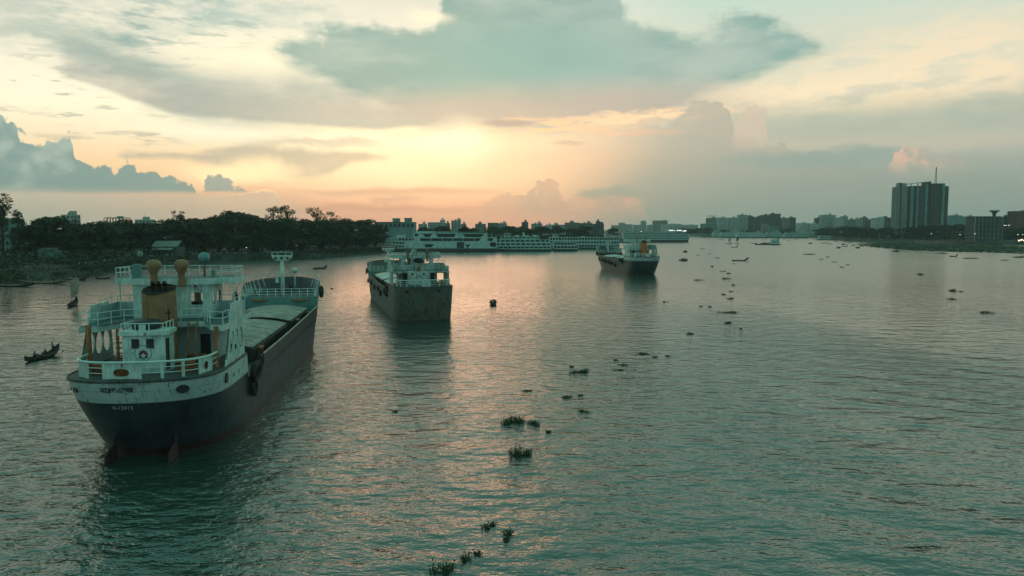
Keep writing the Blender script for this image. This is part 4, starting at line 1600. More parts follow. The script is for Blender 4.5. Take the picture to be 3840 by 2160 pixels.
def ferry(u0, u1, vwl, label, rows, W=11.0, hull_h=1.5, mat=None, bow=-1, group='passenger ferries along the terminal', rz=0.0, gear=1.0, roofcol=None):
    mat = mat or M_fwhite
    a, b = G(u0, vwl), G(u1, vwl)
    L = (b - a).length
    c = (a + b) / 2
    root = thing('passenger_ferry', label, 'ferry', (c.x, c.y + W / 2, 0), rz, group)
    ferry_hull(root, L, W, hull_h, M_fhull, bow)
    z = hull_h
    zs = []
    for ri, r in enumerate(rows):
        h = r['h']
        xa, xb = -L / 2 + L * r.get('x0', .04), L / 2 - L * (1 - r.get('x1', .99))
        MB().box(xa - .3, xb + .3, -W / 2 - .12, W / 2 + .12, z, z + .22).build('deck_slab', mat, root)
        zz0, zz1 = z + .22, z + h
        n = r.get('n', int((xb - xa) / 2.6))
        w = (xb - xa) / n
        zb = zz0 + r.get('sill', .75)
        gap = r.get('gap', .3)
        hs = [(r['shape'], xa + w * i + gap, xa + w * (i + 1) - gap, zb, zz1 - .28) for i in range(n)]
        if r['shape'] is None: hs = []
        if 'holes' in r: hs = r['holes']
        for sg in (-1, 1):
            m = MB()
            side_row(m, sg * W / 2, sg, zz0, zz1, xa, xb, hs)
            m.build('side_wall', r.get('mat', mat), root)
        for x in (xa, xb):
            MB().box(x - .08, x + .08, -W / 2 + .16, W / 2 - .16, zz0, zz1).build('end_wall', mat, root)
        ins = r.get('ins', 1.6)
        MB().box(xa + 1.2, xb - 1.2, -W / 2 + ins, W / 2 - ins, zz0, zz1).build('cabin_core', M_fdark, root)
        zs.append((xa, xb, zz1))
        z = zz1
    xa, xb, zt = zs[-1]
    ro = MB().box(xa - .4, xb + .4, -W / 2 - .3, W / 2 + .3, zt, zt + .2).build('roof', roofcol or M_froof, root)
    # roof gear: bridge at the bow end, masts, tanks, ducts
    rnd = random.Random(int(u0))
    bx = xa + 3 if bow < 0 else xb - 7
    if gear:
        m = MB()
        m.box(bx, bx + 4.5, -W / 2 + 2, W / 2 - 2, zt + .2, zt + 2.4)
        m.box(bx - .5, bx + 5.2, -W / 2 + 1.4, W / 2 - 1.4, zt + 2.4, zt + 2.6)
        br = m.build('bridge_cabin', mat, ro)
        MB().box(bx + .4, bx + 4.1, -W / 2 + 1.97, -W / 2 + 2.02, zt + 1.1, zt + 2.0).build('bridge_windows', M_dark, br)
        MB().tube([(bx + 2, 0, zt + 2.6), (bx + 2, 0, zt + 5.8)], [.16, .07], 5).build('mast', mat, ro)
        fx = xb - 12 if bow < 0 else xa + 12
        MB().tube([(fx, 0, zt + .2), (fx, 0, zt + 3.4)], [.8, .65], 10).build('funnel', mat, ro)
        x = bx + 8
        while x < xb - 4 and x < bx + 80:
            w = rnd.uniform(1.2, 5)
            h = rnd.uniform(.4, 1.5)
            y = rnd.uniform(-W / 2 + 1, 0)
            MB().box(x, min(xb - 1, x + w), y, y + rnd.uniform(1, 3.2), zt + .2, zt + .2 + h).build('roof_locker', rnd.choice([mat, M_froof, M_fdark, mat]), ro)
            x += w + rnd.uniform(1.5, 6)
    return root


# nearest ferry: closed white sides with slanted openings
kx = lambda zx: (zx - 980) * .0492
kz = lambda zy: (652 - zy) * .0492
a, b = G(1430, 944), G(1872, 944)
L = (b - a).length
W = 13.0
fa = thing('passenger_ferry', 'large white ferry with closed sides and slanted trapezoid windows', 'ferry', ((a.x + b.x) / 2, a.y + W / 2, 0), 0, 'passenger ferries along the terminal')
ferry_hull(fa, L, W, 2.2, M_fhull)
tiers = [
    # z range, x range, openings (all in drawing units)
    (600, 492, 425, 1852, [('trapr', 742, 890, 582, 536), ('rect', 1235, 1348, 598, 502), ('vee', 1362, 1450, 600, 538), ('capsule', 1744, 1846, 578, 504)]),
    (492, 436, 590, 1852, [('rect', 668, 832, 488, 444), ('rect', 842, 1008, 488, 444), ('rect', 1016, 1168, 488, 444), ('rect', 1176, 1326, 488, 444), ('rect', 1334, 1500, 488, 444), ('trapr', 1508, 1616, 488, 444), ('capsule', 1712, 1800, 488, 440)]),
    (436, 368, 560, 1700, [('rect', 572, 642, 408, 378), ('trap', 708, 860, 426, 378), ('trap', 912, 1232, 426, 378), ('trap', 1326, 1656, 426, 378)]),
]
for zb_, zt_, xa_, xb_, hs in tiers:
    for sg in (-1, 1):
        m = MB()
        side_row(m, sg * W / 2, sg, kz(zb_), kz(zt_), kx(xa_), kx(xb_), [(s, kx(a_), kx(b_), kz(c_), kz(d_)) for s, a_, b_, c_, d_ in hs])
        m.build('side_wall', M_fwhite, fa)
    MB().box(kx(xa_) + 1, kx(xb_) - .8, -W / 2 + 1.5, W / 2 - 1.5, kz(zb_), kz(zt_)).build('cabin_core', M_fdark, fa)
    m = MB()
    m.box(kx(xb_) - .1, kx(xb_) + .06, -W / 2 + .16, W / 2 - .16, kz(zb_), kz(zt_))
    m.build('end_wall', M_fwhite, fa)
MB().box(kx(1237), kx(1346), -W / 2 + .2, -W / 2 + .35, kz(598), kz(504)).build('loading_shutter', M_fhull, fa)
for zb_, zt_, xa_, xb_, n in ((600, 546, 330, 470, 3), (546, 496, 235, 500, 5), (496, 436, 280, 590, 6)):
    MB().box(kx(xa_) - .8, kx(xb_), -W / 2 + .2, W / 2 - .2, kz(zb_) - .1, kz(zb_) + .2).build('deck_slab', M_fwhite, fa)
    for sg in (-1, 1):
        m = MB()
        w = (kx(xb_) - kx(xa_)) / n
        side_row(m, sg * (W / 2 - .3), sg, kz(zb_) + .2, kz(zt_), kx(xa_), kx(xb_), [('capsule', kx(xa_) + w * i + .25, kx(xa_) + w * (i + 1) - .25, kz(zb_) + .7, kz(zt_) - .25) for i in range(n)])
        m.build('side_wall', M_fwhite, fa)
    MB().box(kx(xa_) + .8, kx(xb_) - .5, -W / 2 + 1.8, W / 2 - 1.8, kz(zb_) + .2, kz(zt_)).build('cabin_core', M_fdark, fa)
for zy, xa_ in ((548, 118), (500, 125), (462, 118)):
    MB().prism([(kx(xa_), -2.2), (kx(330), -W / 2 + .3), (kx(330), W / 2 - .3), (kx(xa_), 2.2)], kz(zy), kz(zy) + .9).build('bow_deck', M_fwhite, fa)
ra = MB().box(kx(555), kx(1705), -W / 2 - .3, W / 2 + .3, kz(368), kz(368) + .25).build('roof', M_froof, fa)
MB().box(kx(1260), kx(1690), -W / 2 + .5, W / 2 - .5, kz(363), kz(345)).build('awning', M_green, ra)
MB().box(kx(905), kx(1255), -W / 2 + .6, W / 2 - .6, kz(363), kz(342)).build('roof_cabin', M_froof, ra)
MB().box(kx(600), kx(890), -W / 2 + 1, W / 2 - 1, kz(363), kz(338)).build('bridge_cabin', M_fwhite, ra)
MB().box(kx(1698), kx(1850), -W / 2, W / 2, kz(436), kz(430)).build('aft_roof', M_froof, fa)
for zx in (320, 1780):
    MB().tube([(kx(zx), 0, kz(440)), (kx(zx), 0, kz(335))], [.2, .08], 5).build('mast', M_fwhite, fa)
MB().box(kx(290), kx(420), -W / 2 + 2, W / 2 - 2, kz(436), kz(400)).build('wheelhouse', M_fwhite, fa)

ferry(1828, 2070, 942, 'white ferry with rows of wide rounded double windows', [
    dict(h=2.3, shape='rect', sill=.5, n=14, ins=3), dict(h=2.6, shape='capsule', sill=.7, n=12), dict(h=2.6, shape='capsule', sill=.7, n=12, x1=.97), dict(h=2.2, shape='capsule', sill=.7, n=9, x0=.2, x1=.8)], mat=M_fwhite2, bow=-1)
ferry(2072, 2168, 941, 'short two deck launch with square bays between two ferries', [
    dict(h=2.6, shape='rect', sill=.4, n=7, gap=.2, ins=2), dict(h=2.6, shape='rect', sill=.6, n=7, gap=.2, x1=.95)], W=8, bow=1, gear=.0, mat=M_fwhite)
ferry(2050, 2326, 934, 'white ferry with a top row of round arches over open lower deck', [
    dict(h=2.4, shape='rect', sill=.15, n=24, gap=.18, ins=4.0), dict(h=3.0, shape='rect', sill=.7, n=24, gap=.3), dict(h=3.2, shape='arch', sill=.7, n=24, gap=.3)], W=12, bow=-1, mat=M_fwhite)
ferry(2328, 2586, 908, 'long ferry behind the third ship with three rows of square openings', [
    dict(h=3.0, shape='rect', sill=.8, n=36, gap=.35), dict(h=3.0, shape='rect', sill=.8, n=36, gap=.35), dict(h=3.0, shape='rect', sill=.8, n=34, gap=.4, x1=.92)], W=13, hull_h=3.0, bow=-1, mat=M_fwhite2)
for (u0, u1, v, lab, n) in ((2588, 2672, 886, 'faint distant ferry just right of the long ferry behind the third ship', 22),
                            (2673, 2700, 890, 'smallest distant ferry at the left end of the far right row', 8),
                            (2701, 2758, 891, 'distant pale ferry second from left in the far right row', 18),
                            (2759, 2868, 892, 'longest distant ferry in the far right row', 34),
                            (2871, 2936, 892, 'distant ferry with paired bays in the far right row', 12),
                            (2939, 3036, 893, 'distant ferry at the right end of the far right row', 16)):
    ferry(u0, u1, v, lab, [dict(h=2.8, shape='rect', sill=.7, n=n, gap=.45), dict(h=2.8, shape='rect', sill=.7, n=n, gap=.45), dict(h=2.4, shape='rect', sill=.7, n=max(3, n - 3), gap=.5, x0=.1, x1=.9)],
          W=10, hull_h=1.8, bow=1, mat=random.choice([M_fwhite, M_fwhite2]), group='distant ferries on the far right bank')

# ------------------------------------------------------------------ people
M_skin = paint('skin', (0.10, 0.055, 0.035, 1), .6, .1)
M_hair = paint('hair', (0.01, 0.009, 0.008, 1), .6, .1)
SHIRTS = {k: paint('shirt_' + k, c, .85, .12, 3.0) for k, c in dict(white=(0.45, 0.55, 0.52, 1), grey=(0.14, 0.16, 0.16, 1), dark=(0.03, 0.032, 0.035, 1), blue=(0.06, 0.10, 0.14, 1), red=(0.16, 0.04, 0.03, 1)).items()}
M_lungi = paint('lungi', (0.03, 0.035, 0.04, 1), .85, .2, 3.0)


def skin_body(joints, edges, root=0):
    me = bpy.data.meshes.new('body')
    me.from_pydata([j[0] for j in joints], edges, [])
    o = bpy.data.objects.new('body', me)
    COL.objects.link(o)
    md = o.modifiers.new('skin', 'SKIN')
    md.use_smooth_shade = True
    for i, j in enumerate(joints):
        r = j[1] if isinstance(j[1], tuple) else (j[1], j[1])
        me.skin_vertices[0].data[i].radius = r
        me.skin_vertices[0].data[i].use_root = (i == root)
    sb = o.modifiers.new('sub', 'SUBSURF')
    sb.levels = 1
    sb.render_levels = 1
    dg = bpy.context.evaluated_depsgraph_get()
    out = bpy.data.meshes.new_from_object(o.evaluated_get(dg))
    bpy.data.objects.remove(o)
    return out


POSES = {
    # pelvis, chest, neck, head, head top, L arm..., R arm..., L leg..., R leg...  (facing +x)
    'stand': [(0, 0, .92), (0, 0, 1.30), (0, 0, 1.46), (.02, 0, 1.56), (.03, 0, 1.70), (0, .19, 1.38), (.05, .24, 1.12), (.16, .2, .92), (0, -.19, 1.38), (.05, -.24, 1.12), (.16, -.2, .92),
              (0, .1, .86), (.03, .11, .48), (0, .12, .08), (.16, .13, .03), (0, -.1, .86), (.03, -.11, .48), (0, -.12, .08), (.16, -.13, .03)],
    'row': [(0, 0, .92), (.12, 0, 1.28), (.20, 0, 1.43), (.26, 0, 1.52), (.30, 0, 1.65), (.14, .19, 1.36), (.34, .22, 1.18), (.56, .12, 1.14), (.14, -.19, 1.36), (.34, -.22, 1.2), (.54, -.05, 1.2),
            (0, .12, .86), (.1, .15, .47), (-.05, .16, .08), (.12, .17, .03), (-.02, -.1, .86), (-.1, -.12, .48), (-.3, -.13, .08), (-.14, -.14, .03)],
    'sit': [(0, 0, .16), (.05, 0, .52), (.08, 0, .68), (.12, 0, .78), (.14, 0, .92), (.05, .19, .6), (.14, .26, .36), (.32, .2, .34), (.05, -.19, .6), (.14, -.26, .36), (.32, -.2, .34),
            (.05, .12, .14), (.42, .18, .42), (.5, .16, .06), (.64, .17, .04), (.05, -.12, .14), (.42, -.18, .42), (.5, -.16, .06), (.64, -.17, .04)],
    'crouch': [(0, 0, .22), (.14, 0, .54), (.22, 0, .68), (.28, 0, .76), (.33, 0, .88), (.16, .19, .62), (.34, .24, .42), (.5, .1, .5), (.16, -.19, .62), (.34, -.24, .42), (.5, -.08, .46),
               (.02, .12, .2), (.36, .2, .46), (.22, .18, .07), (.38, .2, .04), (.02, -.12, .2), (.36, -.2, .46), (.22, -.18, .07), (.38, -.2, .04)],
}
PRAD = [(.14, .17), (.13, .19), .06, .095, .085, .07, .05, .035, .07, .05, .035, .105, .075, .05, .045, .105, .075, .05, .045]
PEDGE = [(0, 1), (1, 2), (2, 3), (3, 4), (1, 5), (5, 6), (6, 7), (1, 8), (8, 9), (9, 10), (0, 11), (11, 12), (12, 13), (13, 14), (0, 15), (15, 16), (16, 17), (17, 18)]
PERSON_ME = {}


def person_mesh(pose, shirt):
    key = (pose, shirt)
    if key in PERSON_ME: return PERSON_ME[key]
    J = POSES[pose]
    base = PERSON_ME.get((pose, None))
    if base is None:
        base = skin_body([(J[i], PRAD[i]) for i in range(len(J))], PEDGE)
        PERSON_ME[(pose, None)] = base
    me = base.copy()
    me.materials.clear()
    for mt in (M_skin, M_hair, SHIRTS[shirt], M_lungi): me.materials.append(mt)
    js = [Vector(j) for j in J]
    zone = [3, 2, 0, 0, 1, 2, 2, 0, 2, 2, 0, 3, 3, 0, 0, 3, 3, 0, 0]
    for p in me.polygons:
        c = p.center
        k = min(range(len(js)), key=lambda i: (js[i] - c).length)
        mi = zone[k]
        if k == 3 and c.x < js[3].x - .02: mi = 1
        p.material_index = mi
    PERSON_ME[key] = me
    return me


def person(loc, rz, pose, shirt, label, group=None, scale=1.0):
    o = put('person', person_mesh(pose, shirt), None, loc, (0, 0, rz), scale)
    return tag(o, label, 'person', group)


# ------------------------------------------------------------------ country boats
M_wood = paint('boat_wood', (0.045, 0.034, 0.026, 1), .7, .35, 1.2)
M_wood2 = paint('boat_wood_pale', (0.17, 0.125, 0.085, 1), .75, .35, 1.2)
M_sail = paint('patched_sail', (0.27, 0.26, 0.20, 1), .9, .3, 2.0)
M_cloth = paint('blue_tarpaulin', (0.05, 0.09, 0.10, 1), .85, .3, 1.5)
M_bamboo = paint('bamboo', (0.16, 0.12, 0.07, 1), .7, .3, 2.0)
BOAT_ME = {}


def boat_hull_mesh(L, B, hb, hs, mat):
    key = ('h', round(L, 1), round(B, 2), round(hb, 2), round(hs, 2), mat.name)
    if key in BOAT_ME: return BOAT_ME[key]
    m = MB()
    n = 18
    outer, inner = [], []
    for i in range(n + 1):
        t = i / n
        x = -L / 2 + L * t
        w = B / 2 * max(.04, (1 - abs(2 * t - 1) ** 2.6))
        f = 2 * t - 1
        top = .38 + (hb if f > 0 else hs) * abs(f) ** 2.6
        bot = -.15 + (hb if f > 0 else hs) * .75 * abs(f) ** 3.4
        outer.append([(x, -w, top), (x, -w * .86, (top + bot) / 2), (x, -w * .4, bot), (x, w * .4, bot), (x, w * .86, (top + bot) / 2), (x, w, top)])
        inner.append([(x, -w * .9, top), (x, -w * .74, max(bot + .1, top - .3)), (x, w * .74, max(bot + .1, top - .3)), (x, w * .9, top)])
    m.loft(outer, False, closed=False)
    m.loft(inner, False, closed=False)
    for sg in (0, 1):
        rim = [[outer[i][5 if sg else 0], inner[i][3 if sg else 0]] for i in range(n + 1)]
        m.loft(rim, False, closed=False)
    BOAT_ME[key] = m.mesh('boat_hull', mat)
    return BOAT_ME[key]


def country_boat(loc, rz, label, L=8.0, B=1.5, hb=.45, hs=1.0, mat=None, group=None, sail=None, hood=False, deck=True, cat='boat', name='country_boat'):
    mat = mat or M_wood
    root = thing(name, label, cat, loc, rz, group)
    put('hull', boat_hull_mesh(L, B, hb, hs, mat), root)
    key = ('d', round(L, 1), round(B, 2))
    if deck:
        for i in range(4):
            x = -L * .3 + L * .6 * i / 3
            k = ('t', round(B, 2))
            if k not in BOAT_ME:
                BOAT_ME[k] = MB().box(-.14, .14, -B * .40, B * .40, .24, .29).mesh('thwart', M_wood2)
            put('thwart', BOAT_ME[k], root, (x, 0, 0))
    if hood:
        m = MB()
        rings = []
        for j in range(9):
            a = pi * j / 8
            rings.append([(-L * .2, cos(a) * B * .48, .3 + sin(a) * 1.15), (L * .18, cos(a) * B * .48, .3 + sin(a) * 1.15), (L * .18, cos(a) * B * .45, .3 + sin(a) * 1.09), (-L * .2, cos(a) * B * .45, .3 + sin(a) * 1.09)])
        m.loft(rings)
        m.build('hood', M_bamboo, root)
    if sail:
        xm, hm, w, lean, sm = sail
        MB().tube([(xm, 0, 0), (xm, 0, hm)], .05, 5).build('mast', M_bamboo, root)
        m = MB()
        nn = 6
        vs = []
        for i in range(nn + 1):
            for j in range(nn + 1):
                s_, t = i / nn, j / nn
                bul = .35 * sin(pi * s_) * sin(pi * t)
                vs.append((xm - .1 - (w * s_) * (0.5 + .5 * t) * .85, .05 + (w * s_) * .45 + bul * .5, hm * (.28 + .66 * t) + s_ * lean + (1 - t) * s_ * .5))
        fs = [(i * (nn + 1) + j, (i + 1) * (nn + 1) + j, (i + 1) * (nn + 1) + j + 1, i * (nn + 1) + j + 1) for i in range(nn) for j in range(nn)]
        m.add(vs, fs)
        so = m.build('sail', sm, root)
        sld = so.modifiers.new('cloth', 'SOLIDIFY')
        sld.thickness = .02
    return root


def boat_between(pb, ps, label, **kw):
    """boat whose bow and stern waterlines are at the two ground points"""
    d = pb - ps
    c = (pb + ps) / 2
    return country_boat((c.x, c.y, 0), atan2(d.y, d.x), label, L=kw.pop('L', d.length), **kw)


def oar(root, a, b, label):
    """long oar from the hands to the water, in boat space"""
    A, B_ = to_world(root, a), to_world(root, b)
    o = thing('oar', label, 'oar', A)
    d = B_ - A
    MB().tube([(0, 0, 0), tuple(d)], .03, 5).build('shaft', M_bamboo, o)
    m = MB()
    e = d.normalized()
    s_ = Vector((-e.y, e.x, 0)).normalized()
    q = [d - e * .6 + s_ * .04, d - e * .3 + s_ * .13, d + s_ * .1, d - s_ * .1, d - e * .3 - s_ * .13, d - e * .6 - s_ * .04]
    vs = [tuple(p) for p in q] + [tuple(p + Vector((0, 0, .025))) for p in q]
    m.add(vs, [tuple(range(6)), tuple(reversed(range(6, 12)))] + [(i, (i + 1) % 6, (i + 1) % 6 + 6, i + 6) for i in range(6)])
    m.build('blade', M_wood2, o)


def crew(root, pts, desc, group):
    """pts: (x, y, z, heading offset, pose, shirt, label)"""
    rz = root.rotation_euler[2]
    for (x, y, z, h, pose, shirt, lab) in pts:
        person(to_world(root, (x, y, z)), rz + h, pose, shirt, lab, group)


# rowing boat at the left with a standing oarsman in white
bt = boat_between(G(104, 1356), G(213, 1330), 'dark rowing boat near the stern of the near ship', L=6.6, B=1.5, hb=.5, hs=1.25, group='rowing boats with people')
crew(bt, [(-2.1, 0, .35, 0.2, 'row', 'white', 'oarsman in white standing at the stern of the near rowing boat'),
          (-.5, .1, .34, 0, 'sit', 'dark', 'dark clothed passenger sitting in the middle of the near rowing boat'),
          (1.5, 0, .36, pi, 'sit', 'grey', 'passenger sitting near the bow of the near rowing boat')], '', 'people in the near rowing boat')
oar(bt, (-1.6, -.1, 1.5), (-6.0, -1.4, -.1), 'long oar trailing behind the near rowing boat')
# sailing boat
bt = boat_between(G(246, 1156), G(298, 1137), 'small boat under a patched square sail', L=8.0, B=1.6, hb=.6, hs=1.5, sail=(.9, 6.4, 2.6, .35, M_sail))
crew(bt, [(-2.9, 0, .6, .3, 'row', 'grey', 'oarsman leaning over the stern of the sailing boat'),
          (.2, .2, .3, 0, 'sit', 'dark', 'passenger sitting behind the mast of the sailing boat'),
          (-.9, -.2, .3, .4, 'sit', 'dark', 'passenger sitting in the middle of the sailing boat'),
          (1.7, 0, .3, pi, 'sit', 'dark', 'passenger sitting before the mast of the sailing boat')], '', 'people in the sailing boat')
oar(bt, (-2.6, -.2, 1.6), (-6.4, -1.8, 0), 'oar trailing behind the sailing boat')
# boat with a row of people between the first two ships
bt = boat_between(G(1176, 1010), G(1224, 1008), 'narrow boat with a row of people between the first two ships', B=1.3, hb=.3, hs=1.3, L=7.0)
crew(bt, [(2.3 - i * .75, .1 * (-1) ** i, .25, pi if i % 2 else 0, 'sit', 'dark', f'{ORD[i]} seated person from the left in the narrow boat between the ships') for i in range(6)] +
     [(-2.6, 0, .6, 0, 'stand', 'dark', 'person standing at the raised stern of the narrow boat between the ships')], '', 'people in the narrow boat')
# boat with three people right of the rusty ship
bt = boat_between(G(1846, 1150), G(1853, 1132), 'small boat with three people right of the rusty ship', L=6.6, B=1.6, hb=.4, hs=.6)
crew(bt, [(.4, .45, .3, 2.6, 'sit', 'dark', 'left of the three people in the small boat'), (1.1, -.1, .3, pi, 'sit', 'white', 'middle one of the three people in the small boat, pale shirt'),
          (.2, -.5, .3, 3.6, 'sit', 'grey', 'right of the three people in the small boat')], '', 'people in the boat beside the rusty ship')
# boats further up the river
FAR = [  # u, v, length px, heading(deg, 0 = bow left), kind, label, people
    (2776, 979, 62, 4, 'prow', 'long black boat with high prow right of the third ship', 3),
    (2562, 978, 24, 60, 'hood', 'hooded boat just right of the third ship', 1),
    (2569, 946, 14, 70, 'hood', 'small hooded boat above the hooded one by the third ship', 1),
    (2754, 928, 26, 5, 'prow', 'boat with upright figure at its left end below the two sailing boats', 2),
    (2733, 914, 26, 0, 'sail2', 'boat with two dark sails left of the sand barge', 1),
    (2762, 913, 20, 0, 'sail', 'boat with one pale sail left of the sand barge', 1),
    (2827, 913, 22, 0, 'plain', 'low boat with people between the pale sail and the sand barge', 2),
    (2704, 899, 14, 180, 'plain', 'low boat far left of the sailing boats near the ferries', 1),
    (2914, 911, 18, 0, 'flag', 'boat flying a green sail behind the sand barge', 1),
    (2828, 897, 18, 0, 'plain', 'boat under the longest distant ferry', 1),
    (2868, 897, 12, 0, 'plain', 'boat right of the one under the longest distant ferry', 1),
    (2899, 898, 13, 0, 'plain', 'boat under the ferry with paired bays', 1),
    (2942, 897, 12, 180, 'plain', 'boat at the left end of the rightmost distant ferry', 1),
    (2984, 898, 16, 180, 'plain', 'boat under the rightmost distant ferry', 1),
    (2958, 902, 8, 60, 'plain', 'tiny boat below the rightmost distant ferry', 1),
    (3038, 914, 10, 70, 'hood', 'tiny hooded boat alone right of the sand barge', 1),
    (3089, 912, 22, 0, 'plain', 'boat with standing figures below the moored pontoon', 2),
    (3110, 915, 20, 180, 'plain', 'boat right of the one below the moored pontoon', 0),
    (3134, 907, 10, 0, 'plain', 'small boat right of the moored pontoon', 1),
    (3162, 918, 10, 60, 'hood', 'hooded boat left in the cluster by the hyacinth mat', 1),
    (3167, 925, 24, 5, 'prow', 'widest dark boat in the cluster by the hyacinth mat', 2),
    (3184, 912, 17, 0, 'plain', 'boat with a standing figure at the top of the cluster', 1),
    (3144, 931, 10, 70, 'hood', 'hooded boat lowest left in the cluster by the hyacinth mat', 1),
    (3200, 922, 8, 75, 'sail', 'boat with bare mast in the cluster by the hyacinth mat', 0),
    (3215, 931, 10, 60, 'hood', 'hooded boat lowest right in the cluster by the hyacinth mat', 1),
    (3222, 916, 12, 0, 'plain', 'boat at the right edge of the cluster by the hyacinth mat', 1),
    (3228, 924, 9, 60, 'hood', 'hooded boat touching the hyacinth mat', 1),
    (3325, 932, 22, 180, 'plain', 'low boat lying against the hyacinth mat', 1),
    (3360, 944, 17, 50, 'hood', 'dark hooded boat off the edge of the hyacinth mat', 1),
    (3576, 963, 19, 30, 'prow', 'boat with raised stern in front of the right bank', 2),
    (3820, 966, 36, 10, 'plain', 'crowded boat at the right edge of the picture', 5),
    (1313, 955, 17, 180, 'plain', 'small boat close to the left bank beyond the near ship', 0),
    (385, 1046, 28, 160, 'plain', 'small dark boat behind the near ship by the left bank', 1),
    (2520, 907, 12, 0, 'plain', 'small boat alongside the long ferry behind the third ship', 0),
]
SHORT = {
    'boat with upright figure at its left end below the two sailing boats': 'prowed boat below the two sailing boats',
    'small hooded boat above the hooded one by the third ship': 'smaller hooded boat by the third ship',
    'low boat with people between the pale sail and the sand barge': 'low boat left of the sand barge',
    'low boat far left of the sailing boats near the ferries': 'low boat far left of the sailing boats',
    'boat with a standing figure at the top of the cluster': 'topmost boat of the cluster by the mat',
    'boat right of the one under the longest distant ferry': 'second boat under the longest distant ferry',
    'hooded boat lowest left in the cluster by the hyacinth mat': 'lowest left boat of the cluster by the mat',
    'hooded boat lowest right in the cluster by the hyacinth mat': 'lowest right boat of the cluster by the mat',
    'hooded boat left in the cluster by the hyacinth mat': 'left hooded boat of the cluster by the mat',
    'boat at the right edge of the cluster by the hyacinth mat': 'boat right in the cluster by the mat',
    'widest dark boat in the cluster by the hyacinth mat': 'widest boat of the cluster by the mat',
    'boat at the left end of the rightmost distant ferry': 'boat left under the rightmost distant ferry',
    'small dark boat behind the near ship by the left bank': 'small boat by the left bank',
}
for i, (u, v, wpx, hd, kind, lab, npp) in enumerate(FAR):
    p = G(u, v)
    w = wpx * p.y / FPX
    fore = abs(cos(radians(hd)))
    Lb = max(4.5, min(11.0, w / max(.45, fore)))
    kw = dict(L=round(Lb * 2) / 2, B=1.4 if Lb < 8 else 1.8, hb=.35, hs=.8, group='small boats on the far water')
    if kind == 'prow': kw.update(hb=.5, hs=2.0)
    if kind == 'hood': kw.update(hood=True)
    if kind in ('sail', 'sail2'): kw.update(sail=(.4, 6.5, 3.2, .3, M_sail if kind == 'sail2' else M_cloth))
    if kind == 'flag': kw.update(sail=(.2, 6.0, 3.0, .3, M_green))
    bt = country_boat((p.x, p.y, 0), radians(180 - hd), lab, **kw)
    if kind == 'sail2':
        m = MB()
        m.add([(-1.4, 0, 1.5), (-1.5, -2.4, 2.0), (-1.5, -2.6, 5.6), (-1.4, 0, 5.8)], [(0, 1, 2, 3)])
        so = m.build('sail', M_sail, bt)
        so.modifiers.new('cloth', 'SOLIDIFY').thickness = .02
        MB().tube([(-1.4, 0, 0), (-1.4, 0, 6)], .05, 5).build('mast', M_bamboo, bt)
    for k in range(npp):
        x = (-Lb * .36 if k == 0 else Lb * (.28 - .16 * k))
        pose = 'stand' if (k == 0 and kind != 'hood') else 'sit'
        person(to_world(bt, (x, 0, .35 if pose == 'stand' else .3)), radians(180 - hd), pose, random.choice(['dark', 'grey', 'dark', 'blue']),
               ('person standing in the ' if pose == 'stand' else ('person sitting in the ' if npp < 3 else f'{ORD[k]} person sitting in the ')) + SHORT.get(lab, lab), 'boatmen on the far water')

# wooden boats moored on the left bank
for (ub, vb, us, vs, lab, mt, hb) in ((250, 1066, 66, 1060, 'long wooden boat with raised prow moored on the left bank', M_wood2, 1.3),
                                      (128, 1076, -60, 1072, 'wide wooden boat moored at the left edge of the picture', M_wood, 1.0),
                                      (326, 1052, 236, 1046, 'dark wooden boat behind the long moored one', M_wood, .9),
                                      (92, 1052, -70, 1046, 'wooden boat furthest up the left bank behind the wide one', M_wood2, .8)):
    bt = boat_between(G(ub, vb), G(us, vs), lab, B=2.6, hb=hb, hs=.8, mat=mt, group='wooden boats moored on the left bank')
    MB().box(-5, 4, -.9, .9, .36, .46).build('deck', M_wood2, bt)
for i, (u, vb, vt) in enumerate(((42, 1086, 985), (105, 1058, 1000), (226, 1050, 1010), (300, 1030, 990))):
    p = G(u, vb)
    q = AT(u - 5, vt, p.y)
    o = MB().tube([(0, 0, -.3), tuple(q - p)], [.09, .05], 5).build('mooring_pole', M_bamboo)
    o.location = p
    tag(o, f'{ORD[i]} bamboo mooring pole from the left standing among the moored boats', 'pole', 'bamboo mooring poles')

# sand barge and moored pontoon
p = G(2880, 918)
o = thing('sand_barge', 'deeply loaded sand barge with round hump and cabin at its right end', 'barge', (p.x, p.y, 0), 0)
m = MB()
rings = []
for i in range(15):
    t = i / 14
    x = -14 + 28 * t
    b = 3.2 * max(.05, (1 - abs(2 * t - 1) ** 3))
    rings.append([(x, -b, -.3), (x, -b, .9 + (1.2 * max(0, .3 - t))), (x, b, .9 + (1.2 * max(0, .3 - t))), (x, b, -.3)])
m.loft(rings)
m.build('hull', M_fhull, o)
m = MB()
m.loft([[(x, -2.4 * k, .9), (x, -1.0 * k, .9 + 1.6 * k), (x, 1.0 * k, .9 + 1.6 * k), (x, 2.4 * k, .9)] for x, k in ((-9, .2), (-6, .8), (-3, 1), (0, .9), (2, .5))])
m.build('sand_heap', paint('sand', (0.10, 0.085, 0.065, 1), .9, .2, .8), o)
m = MB()
m.box(3, 11, -2.6, 2.6, .9, 4.4)
m.box(4, 10, -2.2, 2.2, 4.4, 6.2)
c_ = m.build('cabin', M_fwhite2, o)
for x in (4, 6, 8):
    MB().box(x, x + 1.2, -2.64, -2.58, 2.2, 3.4).build('window', M_dark, c_)
p = G(3090, 900)
o = thing('pontoon', 'moored pontoon with two level cream landing house at the right bank', 'pontoon', (p.x, p.y, 0), 0)
MB().box(-9, 20, -4, 4, -.4, 1.2).build('hull', M_fhull, o)
m = MB()
m.box(-8, 8, -3.4, 3.4, 1.2, 6.0)
